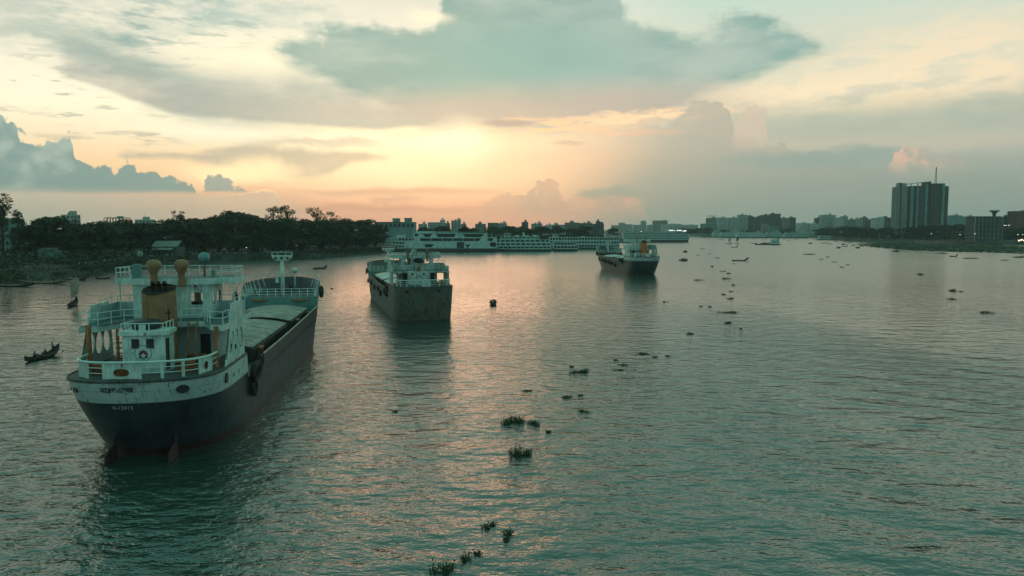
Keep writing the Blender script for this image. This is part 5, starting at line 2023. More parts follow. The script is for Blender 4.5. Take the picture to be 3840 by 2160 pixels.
w_ = m.build('lower_house', M_fwhite2, o)
for i in range(6):
    MB().box(-7.2 + i * 2.5, -5.6 + i * 2.5, -3.45, -3.35, 2.4, 4.6).build('window', M_dark, w_)
MB().box(-8.6, 8.6, -4, 4, 6.0, 6.3).build('roof', M_froof, o)
m = MB()
m.tube([(-5, 0, 6.3), (-5, 0, 10)], .15, 5)
m.build('mast', M_rail, o)

# crew on the big ships
person(to_world(ship1, (H1.xf + 5.4, -.9, H1.zf - 1.9)), ship1.rotation_euler[2], 'stand', 'dark', 'person standing beside the foremast of the near ship', None)
for i, (x, y, t) in enumerate(((6.2, -4.7, 'rightmost person on the upper deck of the third ship'), (7.0, -3.9, 'middle person on the upper deck of the third ship'), (8.8, -3.6, 'person nearest the funnel on the upper deck of the third ship'))):
    person(to_world(ship3, (x, y, H3.zp + 3.02)), ship3.rotation_euler[2] + 2.6, 'stand', 'dark', t, 'crew of the third ship')

# ------------------------------------------------------------------ banks
M_earth = paint('bank_earth', (0.024, 0.027, 0.019, 1), .95, .4, .12)
LEFT = [(-900, 1290), (-400, 1140), (-120, 1078), (120, 1050), (270, 1040), (450, 1011), (600, 993), (813, 984), (1034, 977), (1167, 966), (1300, 956), (1425, 948), (1480, 938), (1830, 936), (2060, 927), (2330, 912), (2600, 886)]
RIGHT = [(2700, 883), (2760, 886), (3040, 892), (3241, 908), (3500, 914), (3840, 920), (4300, 930), (5200, 960)]
lp = [G(u, v) for u, v in LEFT]
rp = [G(u, v) for u, v in RIGHT]


def bank(name, pts, d, label):
    m = MB()
    P = []
    for a, b in zip(pts, pts[1:]):
        n = max(1, int((b - a).length / 12))
        P += [a + (b - a) * i / n for i in range(n)]
    P.append(pts[-1])
    prof = [(-6, -.9), (0, .1), (3, .7), (8, 1.6), (14, 2.6), (22, 3.4), (60, 3.9), (400, 4.2), (3000, 5)]
    vs = []
    for p in P:
        for o, z in prof:
            w = random.uniform(-1, 1) * (1.5 if 0 <= o < 30 else 0)
            vs.append((p.x + d[0] * (o + w), p.y + d[1] * (o + w), z + (random.uniform(-.25, .25) if 0 < o < 60 else 0)))
    n = len(prof)
    m.add(vs, [(i * n + j, (i + 1) * n + j, (i + 1) * n + j + 1, i * n + j + 1) for i in range(len(P) - 1) for j in range(n - 1)])
    return tag(m.build(name, M_earth), label, 'bank', kind='structure')


bank('left_bank', lp, (-.6, .8), 'dark earth bank along the left shore')
bank('right_bank', rp, (.5, .87), 'dark earth bank along the right shore')
m = MB()
m.add([(-3900, 1950, -.6), (3900, 1950, -.6), (3900, 1990, 3.6), (-3900, 1990, 3.6), (3900, 3950, 6), (-3900, 3950, 6)], [(0, 1, 2, 3), (3, 2, 4, 5)])
tag(m.build('far_bank', M_earth), 'low land closing the river far away', 'bank', kind='structure')


def bank_y(u, pts):
    for a, b in zip(pts, pts[1:]):
        if a[0] <= u <= b[0]:
            t = (u - a[0]) / (b[0] - a[0])
            v = a[1] + (b[1] - a[1]) * t
            return G(u, v).y
    return G(u, pts[0][1] if u < pts[0][0] else pts[-1][1]).y


# ------------------------------------------------------------------ trees
def foliage(name, col, col2):
    m, t, b = mat_base(name)
    x, y, z = objco(t)
    n = noise(comb(x, y, z), .35, 3, .6)
    c = mixc(sstep(n, .35, .65), col, col2)
    oi = t.nodes.new('ShaderNodeObjectInfo')
    c = mixc(Ex(oi.outputs['Random']) * 0.28, c, tuple(min(1, q_ * 1.9) for q_ in col2[:3]) + (1,))
    t.links.new(c.s, b.inputs['Base Color'])
    b.inputs['Roughness'].default_value = .75
    b.inputs['Specular IOR Level'].default_value = .25
    return m


M_leaf = foliage('foliage_dark', (0.020, 0.028, 0.014, 1), (0.042, 0.052, 0.024, 1))
M_leaf2 = foliage('foliage_mid', (0.026, 0.040, 0.018, 1), (0.055, 0.070, 0.032, 1))
M_bark = paint('bark', (0.035, 0.028, 0.022, 1), .9, .3, 1.0)
TREES = {}


def tree_meshes(kind, seed):
    key = (kind, seed)
    if key in TREES: return TREES[key]
    r = random.Random(seed * 31 + hash(kind) % 7 if False else seed * 31 + len(kind))
    tr = MB()
    lobes = []
    if kind == 'dense':
        Ht, Wd = 22.0, 20.0
        tr.tube([(0, 0, 0), (.3, .2, 4), (-.2, .1, 9)], [.75, .55, .4], 7)
        for i in range(19):
            a = r.uniform(0, 2 * pi)
            q = sqrt(r.random())
            x, y = cos(a) * q * 7.2, sin(a) * q * 6.5
            z = 9.5 + 9.0 * (1 - q * q * .75) * r.uniform(.75, 1.05)
            lobes.append((x, y, z, r.uniform(2.4, 3.9)))
        for i in range(8):
            a = 2 * pi * i / 8
            lobes.append((cos(a) * 6.5, sin(a) * 6, r.uniform(5, 9), r.uniform(2.2, 3.2)))
        per, ls = 150, .62
    elif kind == 'sparse':
        Ht, Wd = 24.0, 16.0
        tr.tube([(0, 0, 0), (.4, 0, 6), (.1, .3, 12), (.6, 0, 17)], [.6, .5, .35, .15], 7)
        for i in range(30):
            a = r.uniform(0, 2 * pi)
            q = r.uniform(.1, 1)
            x, y = cos(a) * q * 7.0, sin(a) * q * 5
            z = r.uniform(10, 23.5) - q * 2.5
            lobes.append((x, y, z, r.uniform(1.2, 2.1)))
        per, ls = 75, .42
    elif kind == 'tall':
        Ht, Wd = 24.0, 10.0
        tr.tube([(0, 0, 0), (.2, 0, 8), (0, .2, 18)], [.55, .42, .2], 7)
        for i in range(14):
            z = r.uniform(7, 22.3)
            q = (1 - ((z - 13) / 11) ** 2) * 3.2
            a = r.uniform(0, 2 * pi)
            lobes.append((cos(a) * q, sin(a) * q, z, r.uniform(1.4, 2.3)))
        per, ls = 110, .55
    else:   # bush
        Ht, Wd = 7.0, 9.0
        tr.tube([(0, 0, 0), (.1, 0, 2)], [.25, .15], 6)
        for i in range(8):
            a = r.uniform(0, 2 * pi)
            q = r.uniform(0, 3.2)
            lobes.append((cos(a) * q, sin(a) * q, r.uniform(2, 5.2) - q * .3, r.uniform(1.3, 2.0)))
        per, ls = 95, .45
    for x, y, z, R in lobes:
        if kind != 'bush' or r.random() < .5:
            z0 = max(1, z - r.uniform(4, 8) if kind != 'bush' else 1)
            tr.tube([(0, 0, min(z0, 12)), (x * .5, y * .5, (z0 + z) / 2 + .5), (x, y, z)], [.24, .15, .05], 4, caps=False)
    lf = MB()
    for x, y, z, R in lobes:
        for i in range(int(per * (R / 2.6) ** 1.6) + 20):
            u, v, w = r.gauss(0, 1), r.gauss(0, 1), r.gauss(0, 1)
            n = sqrt(u * u + v * v + w * w) + 1e-6
            q = R * r.uniform(.45, 1.08)
            c = Vector((x + u / n * q * 1.1, y + v / n * q * 1.1, z + w / n * q * .75))
            e1 = Vector((r.gauss(0, 1), r.gauss(0, 1), r.gauss(0, .5))).normalized()
            e2 = Vector((r.gauss(0, 1), r.gauss(0, 1), r.gauss(0, .6)))
            e2 = (e2 - e1 * e2.dot(e1)).normalized()
            s = ls * r.uniform(.55, 1.35)
            lf.add([c - e1 * s, c + e2 * s * .55, c + e1 * s, c - e2 * s * .55], [(0, 1, 2, 3)])
    zz = sorted(v[2] for v in lf.v)
    xx = sorted(v[0] for v in lf.v)
    Ht = zz[int(len(zz) * .995)]
    Wd = xx[int(len(xx) * .985)] - xx[int(len(xx) * .015)]
    tm = tr.mesh('trunk', M_bark)
    cm = bpy.data.meshes.new('crown')
    cm.from_pydata(lf.v, [], lf.f)
    cm.materials.append(M_leaf if seed % 2 else M_leaf2)
    TREES[key] = (tm, cm, Ht, Wd)
    return TREES[key]


def tree(loc, height, width, kind, seed, label, group, rz=None):
    tm, cm, Ht, Wd = tree_meshes(kind, seed)
    o = thing('tree' if kind != 'bush' else 'shrub', label, 'tree' if kind != 'bush' else 'shrub', loc, random.uniform(0, 6.28) if rz is None else rz, group)
    s = (width / Wd, width / Wd, height / Ht)
    put('trunk', tm, o, scale=s)
    put('crown', cm, o, scale=s)
    return o


def tree_px(u, vtop, wpx, off, kind, seed, label, group, pts=LEFT, z0=3.5):
    Y = bank_y(u, pts) + off
    if pts is LEFT and 866 <= vtop < 900:
        Y = max(Y, G(u, 958, 3.0).y + 14)
    top = AT(u, vtop, Y)
    return tree((top.x, Y, z0), max(3, top.z - z0), wpx * Y / FPX, kind, seed, label, group)


LT = [(0, 728, 130, 60, 'sparse', 1, 'tall open crowned tree cut by the left edge of the picture'),
      (66, 790, 46, 60, 'tall', 2, 'narrow tree with tufted top near the left edge'),
      (125, 842, 110, 70, 'dense', 3, 'low dense tree between the narrow one and the pale tower block'),
      (198, 815, 120, 75, 'dense', 4, 'round tree in front of the pale tower block'),
      (290, 842, 120, 60, 'dense', 5, 'flat tree just right of the pale tower block'),
      (365, 834, 120, 65, 'dense', 6, 'broad tree left of the roof slab on columns'),
      (455, 826, 130, 60, 'dense', 7, 'rounded tree in front of the roof slab on columns'),
      (545, 838, 120, 60, 'dense', 8, 'broad dark tree right of the roof slab on columns'),
      (668, 792, 92, 45, 'sparse', 2, 'taller tree with ragged top above the tin roofed shed'),
      (660, 826, 130, 42, 'dense', 3, 'dense dark tree behind the tin roofed shed'),
      (745, 822, 120, 45, 'dense', 4, 'dark tree right of the tin roofed shed'),
      (815, 812, 120, 48, 'dense', 5, 'domed tree left of the highest dome of the left grove'),
      (884, 797, 130, 50, 'dense', 6, 'highest domed tree of the left grove'),
      (962, 818, 100, 48, 'dense', 7, 'low domed tree left of the first feathery tree'),
      (1020, 775, 80, 60, 'sparse', 3, 'first tall feathery tree against the sunset, left half'),
      (1078, 772, 92, 60, 'sparse', 4, 'first tall feathery tree against the sunset, right half'),
      (1050, 822, 120, 45, 'dense', 8, 'dense tree under the first feathery trees'),
      (1128, 826, 110, 42, 'dense', 3, 'dense tree between the two feathery groups'),
      (1190, 780, 86, 55, 'sparse', 5, 'second tall feathery tree against the sunset'),
      (1252, 803, 56, 55, 'sparse', 6, 'smaller feathery tree right of the second group'),
      (1208, 826, 110, 40, 'dense', 4, 'dense tree under the second feathery group'),
      (1290, 824, 100, 42, 'dense', 5, 'dense tree right of the feathery groups'),
      (1362, 826, 110, 42, 'dense', 6, 'rounded tree at the right shoulder of the left grove'),
      (1405, 842, 80, 40, 'dense', 7, 'last dark tree of the left grove beside the ferries'),
      (40, 880, 110, 48, 'dense', 4, 'dark tree over the low roofs at the left edge'),
      (110, 895, 100, 44, 'dense', 5, 'dark tree left of the teal walled house'),
      (265, 880, 120, 52, 'dense', 6, 'dark tree right of the teal walled house'),
      (345, 885, 110, 50, 'dense', 7, 'dark tree left of the white walled hut'),
      (430, 878, 110, 54, 'dense', 8, 'dark tree behind the white walled hut'),
      (530, 880, 90, 50, 'dense', 3, 'dark tree between the white hut and the tin roofed shed'),
      (770, 872, 110, 46, 'dense', 5, 'low dark tree behind the blue shed'),
      (860, 868, 110, 46, 'dense', 6, 'low dark tree behind the crowd left of the lamp'),
      (950, 868, 110, 46, 'dense', 8, 'low dark tree behind the crowd at the lamp'),
      (1110, 870, 110, 44, 'dense', 4, 'low dark tree behind the lit stall'),
      (1030, 872, 100, 44, 'dense', 3, 'low dark tree left of the lit stall'),
      (1200, 872, 100, 44, 'dense', 5, 'low dark tree right of the lit stall'),
      (1290, 874, 100, 42, 'dense', 7, 'low dark tree at the pale kiosk'),
      (1372, 876, 90, 40, 'dense', 6, 'low dark tree at the right end of the left bank')]
for (u, v, w, off, k, sd, lab) in LT:
    tree_px(u, v, w * (1.3 if k == 'dense' else 1.05), off, k, sd, lab, 'trees on the left bank')
MT = [(1600, 852, 70, 60), (1660, 850, 70, 70), (1745, 852, 60, 60), (1775, 856, 40, 65), (1850, 851, 70, 60), (1910, 849, 76, 70), (1965, 850, 60, 70), (2030, 850, 70, 70), (2090, 849, 66, 70), (2190, 848, 66, 80), (2150, 856, 50, 80)]
for i, (u, v, w, off) in enumerate(MT):
    tree_px(u, v, w, off, 'dense', 3 + i % 6, f'{ORD[i]} dark tree from the left in the row behind the ferries', 'trees behind the ferries')
RT = [(3110, 850, 90, 60), (3165, 846, 90, 80), (3215, 848, 90, 70), (3270, 852, 80, 60), (3320, 850, 80, 60), (3385, 845, 90, 90), (3445, 842, 90, 90), (3505, 842, 90, 90), (3560, 840, 90, 80), (3615, 838, 90, 80), (3655, 850, 60, 60)]
for i, (u, v, w, off) in enumerate(RT):
    tree_px(u, v + 4, w, off, 'dense', 3 + (i * 2) % 6, f'{ORD[i]} dark tree from the left along the right bank', 'trees along the right bank', RIGHT)
for i, (u, v, w) in enumerate(((3785, 858, 60), (3835, 868, 60), (3870, 850, 90))):
    tree_px(u, v, w, 60, 'dense', 4 + i, f'{ORD[i]} tree right of the dark unfinished block on the right bank', 'trees by the unfinished block', RIGHT)
BT = [(3085, 872, 50), (3130, 878, 40), (3190, 880, 50), (3250, 884, 45), (3300, 882, 50), (3360, 880, 50), (3420, 880, 50), (3480, 878, 50), (3540, 880, 50), (3600, 878, 50), (3650, 884, 40)]
for i, (u, v, w) in enumerate(BT):
    tree_px(u, v, w, 30, 'bush', 3 + i % 4, f'{ORD[i]} shrub from the left at the foot of the right bank trees', 'shrubs on the right bank', RIGHT)
FT = [(2300, 855, 40), (2560, 856, 40), (2590, 858, 36), (2620, 855, 36), (2655, 854, 40), (2720, 862, 40), (2800, 862, 36), (2920, 862, 40), (2960, 856, 40)]
for i, (u, v, w) in enumerate(FT):
    Y = 1500 if u > 2500 else 1200
    q = AT(u, v, Y)
    tree((q.x, Y, 3.8), max(6, q.z - 3.8), w * Y / FPX, 'dense', 3 + i % 6, f'{ORD[i]} hazy tree from the left below the distant buildings', 'hazy trees on the far shore')

# low growth, litter and a crowd on the left bank: nobody could count these
def scatter_leaves(mb, pts, n, r, size, zr, flat=.6, rnd=random):
    for _ in range(n):
        p = rnd.choice(pts)
        c = Vector((p[0] + rnd.gauss(0, r), p[1] + rnd.gauss(0, r), p[2] + rnd.uniform(*zr)))
        e1 = Vector((rnd.gauss(0, 1), rnd.gauss(0, 1), rnd.gauss(0, flat))).normalized()
        e2 = Vector((rnd.gauss(0, 1), rnd.gauss(0, 1), rnd.gauss(0, flat)))
        e2 = (e2 - e1 * e2.dot(e1)).normalized()
        s = size * rnd.uniform(.5, 1.4)
        mb.add([c - e1 * s, c + e2 * s * .6, c + e1 * s, c - e2 * s * .6], [(0, 1, 2, 3)])


def shore_pts(pts, off, z, step=5, umin=-300, umax=1430):
    out = []
    for (a, b) in zip(pts, pts[1:]):
        if b[0] < umin or a[0] > umax: continue
        p, q = G(*a), G(*b)
        n = max(1, int((q - p).length / step))
        for i in range(n):
            c = p + (q - p) * i / n
            out.append((c.x - .6 * off, c.y + .8 * off, z))
    return out


def raw(mb, name, mat):
    me = bpy.data.meshes.new(name)
    me.from_pydata(mb.v, [], mb.f)
    me.materials.append(mat)
    return put(name, me)


m = MB()
def patchy(pts, keep):
    return [p for p in pts if random.random() < keep]


scatter_leaves(m, patchy(shore_pts(LEFT, 4, .8, 4), .45), 6000, 1.6, .45, (0, 1.2))
scatter_leaves(m, patchy(shore_pts(LEFT, 9, 1.6, 5), .35), 6000, 2.2, .5, (0, 2.0))
for off_ in (30, 45, 60, 75, 90, 105):
    scatter_leaves(m, patchy(shore_pts(LEFT, off_, 3.6, 6, -300, 420), .4), 1600, 3.2, .55, (0, 1.8))
scatter_leaves(m, shore_pts(LEFT, 14, 2.2), 3000, 4, .5, (0, 1.0))
scatter_leaves(m, shore_pts(LEFT, 42, 3.5), 7000, 7, .7, (0, 5))
tag(raw(m, 'bank_scrub', M_leaf), 'dark scrub and low growth along the left bank', 'scrub', kind='stuff')
m = MB()
scatter_leaves(m, [p for p in shore_pts(LEFT, -5, .05, 6) if random.random() < .7], 2600, 2.6, .5, (0, .35), .25)
scatter_leaves(m, [p for p in shore_pts(LEFT, -14, .05, 9, 300, 1150) if random.random() < .4], 900, 3, .5, (0, .3), .25)
tag(raw(m, 'water_weed', M_leaf2), 'floating weed fringing the left bank', 'weed', kind='stuff')
m = MB()
lit = shore_pts(LEFT, 6, 1.2, 4, 560, 900) + shore_pts(LEFT, 6, 1.2, 4, 180, 330)
for _ in range(260):
    p = random.choice(lit)
    x, y, s = p[0] + random.gauss(0, 2.5), p[1] + random.gauss(0, 2.5), random.uniform(.08, .3)
    m.box(x - s, x + s, y - s, y + s, p[2] - .3, p[2] + random.uniform(0, .5))
tag(raw(m, 'litter', paint('litter_grey', (0.08, 0.095, 0.09, 1), .9, .5, 1.5)), 'grey rubble and litter on the left bank', 'litter', kind='stuff')
# the crowd: several hundred small standing figures merged
base = [person_mesh('stand', s_) for s_ in ('white', 'grey', 'dark')]
bm = bmesh.new()
crowd_mats = [M_skin, M_hair, SHIRTS['white'], M_lungi, SHIRTS['grey'], SHIRTS['dark']]
cm_ = bpy.data.meshes.new('crowd')
vs, fs, mi = [], [], []
cp = shore_pts(LEFT, 17, 3.0, 3, 600, 1060) * 2 + shore_pts(LEFT, 17, 3.0, 3, 900, 1060) * 3 + shore_pts(LEFT, 15, 2.9, 4, 1150, 1330) + shore_pts(LEFT, 15, 2.8, 5, 0, 420)
for _ in range(260):
    b_ = random.choice(base)
    p = random.choice(cp)
    x, y = p[0] + random.gauss(0, 2), p[1] + random.gauss(0, 1.6)
    a = random.uniform(0, 6.28)
    o = len(vs)
    k = {base[0]: 2, base[1]: 4, base[2]: 5}[b_]
    for v in b_.vertices:
        vs.append((x + v.co.x * cos(a) - v.co.y * sin(a), y + v.co.x * sin(a) + v.co.y * cos(a), p[2] + v.co.z))
    for q in b_.polygons:
        fs.append(tuple(i + o for i in q.vertices))
        mi.append(k if q.material_index == 2 else q.material_index)
cm_.from_pydata(vs, [], fs)
for q in crowd_mats: cm_.materials.append(q)
cm_.polygons.foreach_set('material_index', mi)
tag(put('crowd', cm_), 'crowd of people standing along the left bank', 'crowd', kind='stuff')

# ------------------------------------------------------------------ sheds and poles on the left bank
M_tin = paint('tin_roof', (0.20, 0.23, 0.20, 1), .6, .25, .8, rust=.25)
M_wallw = paint('hut_white', (0.42, 0.52, 0.48, 1), .8, .2, .8)
M_wallt = paint('hut_teal', (0.10, 0.26, 0.23, 1), .8, .25, .8)
M_wallg = paint('hut_grey', (0.07, 0.085, 0.08, 1), .85, .3, .8)


def shed(u0, u1, vbase, vroof, label, wall, roof, depth=6, slope=1.2, doors=1, awning=False, off=12, z0=3.0):
    um = (u0 + u1) / 2
    Y = G(um, vbase, z0).y
    a, b, t = AT(u0, vbase, Y), AT(u1, vbase, Y), AT(um, vroof, Y)
    w, h = b.x - a.x, max(2.4, t.z - z0)
    o = thing('shed', label, 'shed', ((a.x + b.x) / 2, Y, z0), 0)
    hw = w / 2
    MB().box(-hw, hw, 0, depth, -.3, h - slope).build('wall', wall, o)
    m = MB()
    n = max(6, int(w / .8))
    e = .5
    for i in range(n):      # corrugated sheets, each its own slab of roof
        x0, x1 = -hw - e + (w + 2 * e) * i / n, -hw - e + (w + 2 * e) * (i + 1) / n
        m2 = MB()
        dz = random.uniform(-.03, .03)
        m2.add([(x0 + .03, -e, h - slope + dz), (x1 - .03, -e, h - slope + dz), (x1 - .03, depth / 2, h + dz), (x0 + .03, depth / 2, h + dz),
                (x0 + .03, -e, h - slope + dz + .06), (x1 - .03, -e, h - slope + dz + .06), (x1 - .03, depth / 2, h + dz + .06), (x0 + .03, depth / 2, h + dz + .06)],
               [(0, 1, 2, 3), (7, 6, 5, 4), (0, 4, 5, 1), (1, 5, 6, 2), (2, 6, 7, 3), (3, 7, 4, 0)])
        m2.build('roof_sheet', roof, o)
    MB().add([(-hw - e, depth / 2, h), (hw + e, depth / 2, h), (hw + e, depth + e, h - slope), (-hw - e, depth + e, h - slope)], [(0, 1, 2, 3)]).build('rear_roof', roof, o)
    for i in range(doors):
        x = -hw + w * (i + .6) / (doors + .2)
        MB().box(x - .5, x + .5, -.06, .04, 0, 2.0).build('door', M_dark, o)
    if awning:
        m = MB()
        m.add([(-hw * .9, -3, h - slope - 1.6), (hw * .75, -3, h - slope - 1.6), (hw * .8, .0, h - slope - .5), (-hw * .85, .0, h - slope - .5)], [(0, 1, 2, 3)])
        aw = m.build('awning', roof, o)
        aw.modifiers.new('t', 'SOLIDIFY').thickness = .08
        for x in (-hw * .85, 0, hw * .7):
            MB().tube([(x, -2.9, -.3), (x, -2.9, h - slope - 1.6)], .07, 5).build('awning_post', M_wood, o)
    return o


shed(572, 664, 962, 904, 'large shed with pale tin roof and front awning on the left bank', M_wallg, M_tin, 10, 3.0, 2, True)
shed(668, 745, 946, 898, 'blue grey shed right of the pale tin roofed one', paint('hut_blue', (0.05, 0.09, 0.10, 1), .8, .2, .8), M_wallg, 8, 1.2, 1)
shed(436, 518, 966, 934, 'small white walled hut on the left bank', M_wallw, M_tin, 5, .8, 2)
shed(142, 208, 986, 930, 'teal walled house half hidden at the left', M_wallt, M_wallg, 7, 1.0, 1)
shed(4, 112, 968, 912, 'long low roof at the left edge of the bank', M_wallg, M_tin, 8, .9, 2)
shed(172, 244, 962, 913, 'low house with pale roof strip behind the teal walled one', M_wallg, M_tin, 7, .8, 1)
shed(1046, 1118, 944, 912, 'open stall with lit orange strip under its eaves', M_wallg, M_wallg, 5, .6, 0)
shed(1246, 1268, 934, 914, 'tiny pale kiosk at the far end of the left bank', M_wallw, M_tin, 3, .5, 0)
q = AT(1088, 921, G(1082, 944, 3.0).y - .8)
o = MB().box(-4.4, 4.6, -.08, .08, -.1, .12).build('strip_light', emit('warm_strip', (1.0, 0.55, 0.22, 1), 2.5))
o.location = q
tag(o, 'glowing orange strip light on the stall', 'light')
for i, (u, vt, vb) in enumerate(((451, 872, 950), (645, 858, 948), (789, 862, 940), (822, 892, 938), (918, 866, 940), (1110, 878, 938), (1218, 880, 934), (1338, 905, 932))):
    Y = G(u, vb, 3.0).y
    b_, t_ = AT(u, vb, Y), AT(u, vt, Y)
    o = thing('utility_pole', f'{ORD[i]} thin utility pole from the left along the left bank', 'pole', (b_.x, Y, 2.6), 0, 'utility poles on the left bank')
    h = t_.z - 2.6
    MB().tube([(0, 0, 0), (0, 0, h)], [.16, .1], 6).build('pole', M_wallg, o)
    MB().box(-.9, .9, -.06, .06, h - .7, h - .55).build('crossarm', M_wallg, o)
    if u == 822:
        MB().box(-1.6, -.4, -.3, .3, h - .55, h + .6).build('flood_lamp', M_wallw, o)
        MB().box(.4, 1.6, -.3, .3, h - .55, h + .6).build('flood_lamp', M_wallw, o)

# ------------------------------------------------------------------ buildings
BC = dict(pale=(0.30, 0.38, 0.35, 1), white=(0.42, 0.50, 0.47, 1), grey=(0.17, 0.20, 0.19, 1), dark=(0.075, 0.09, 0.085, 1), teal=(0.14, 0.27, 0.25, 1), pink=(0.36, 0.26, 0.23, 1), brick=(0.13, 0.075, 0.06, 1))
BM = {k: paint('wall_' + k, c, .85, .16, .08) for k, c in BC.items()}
M_win = paint('window_dark', (0.03, 0.04, 0.042, 1), .25, .3, .2)


def facade(mb, w, d, z0, z1, nf, nb, pier=.5, band=.45, out=.3):
    """floor bands and piers standing proud of a dark glazed core"""
    fh = (z1 - z0) / nf
    for i in range(nf + 1):
        zc = z0 + fh * i
        zl, zh = max(z0, zc - fh * band / 2), min(z1, zc + fh * band / 2)
        mb.box(-w / 2, w / 2, -d / 2, d / 2, zl, zh)
    bw = w / nb
    for i in range(nb + 1):
        x = -w / 2 + bw * i
        xa, xb = max(-w / 2, x - bw * pier / 2), min(w / 2, x + bw * pier / 2)
        mb.box(xa + .002, xb - .002, -d / 2 + .02, -d / 2 + out, z0, z1)
    ns = max(2, int(d / 4))
    for sx in (-1, 1):
        for i in range(ns + 1):
            y = -d / 2 + d * i / ns
            ya, yb = max(-d / 2 + .03, y - .8), min(d / 2 - .03, y + .8)
            mb.box(min(sx * (w / 2 - .02), sx * (w / 2 - out)), max(sx * (w / 2 - .02), sx * (w / 2 - out)), ya, yb, z0, z1)


def building(u0, u1, vtop, Y, col, label, depth=14, pier=.55, band=.5, extras='', group='buildings on the skyline', z0=3.2):
    um = (u0 + u1) / 2
    a, b, t = AT(u0, vtop, Y), AT(u1, vtop, Y), AT(um, vtop, Y)
    w, h = b.x - a.x, max(6, t.z - z0)
    o = thing('building', label, 'building', ((a.x + b.x) / 2, Y + depth / 2, z0), 0, group)
    nf = max(2, round(h / 3.1))
    nb = max(2, round(w / 3.4))
    MB().box(-w / 2 + .35, w / 2 - .35, -depth / 2 + .35, depth / 2 - .35, 0, h - .1).build('glazing', M_win, o)
    m = MB()
    facade(m, w, depth, 0, h, nf, nb, pier, band)
    m.build('facade', BM[col], o)
    r = random.Random(int(u0 * 7 + vtop))
    MB().box(-w / 2 + .1, w / 2 - .1, -depth / 2 + .1, depth / 2 - .1, h, h + .25).build('roof_slab', BM[col], o)
    if 'n' not in extras:
        x = r.uniform(-w * .3, w * .2)
        MB().box(x, x + min(4.5, w * .35), -2, 3, h + .25, h + 2.9).build('stair_head', BM[col], o)
        m = MB()
        m.lathe([(.9, 0), (.95, 1.2), (.6, 1.6), (.02, 1.7)], (x + w * .25 if x < 0 else x - w * .2, 0, h + .25), 10)
        m.build('water_tank', BM['dark'], o)
        if r.random() < .5:
            MB().tube([(x + 1, 0, h + 2.9), (x + 1, 0, h + 2.9 + r.uniform(2, 5))], .12, 4).build('antenna', BM['dark'], o)
    if 'b' in extras:
        for i in range(1, nf):
            MB().box(-w / 2 + .5, w / 2 - .5, -depth / 2 - 1.2, -depth / 2 - .01, h / nf * i - .5, h / nf * i + .5).build('balcony', BM['white'], o)
    if 'f' in extras:       # unfinished frame storeys on top
        for k in range(2):
            zz = h + .25 + k * 3
            for x in [-w / 2 + .6 + (w - 1.2) * i / nb for i in range(nb + 1)]:
                MB().box(x - .2, x + .2, -depth / 2 + .5, -depth / 2 + .9, zz, zz + 2.8).build('column', BM['grey'], o)
            MB().box(-w / 2, w / 2, -depth / 2, depth / 2, zz + 2.8, zz + 3.0).build('floor_slab', BM['grey'], o)
    return o


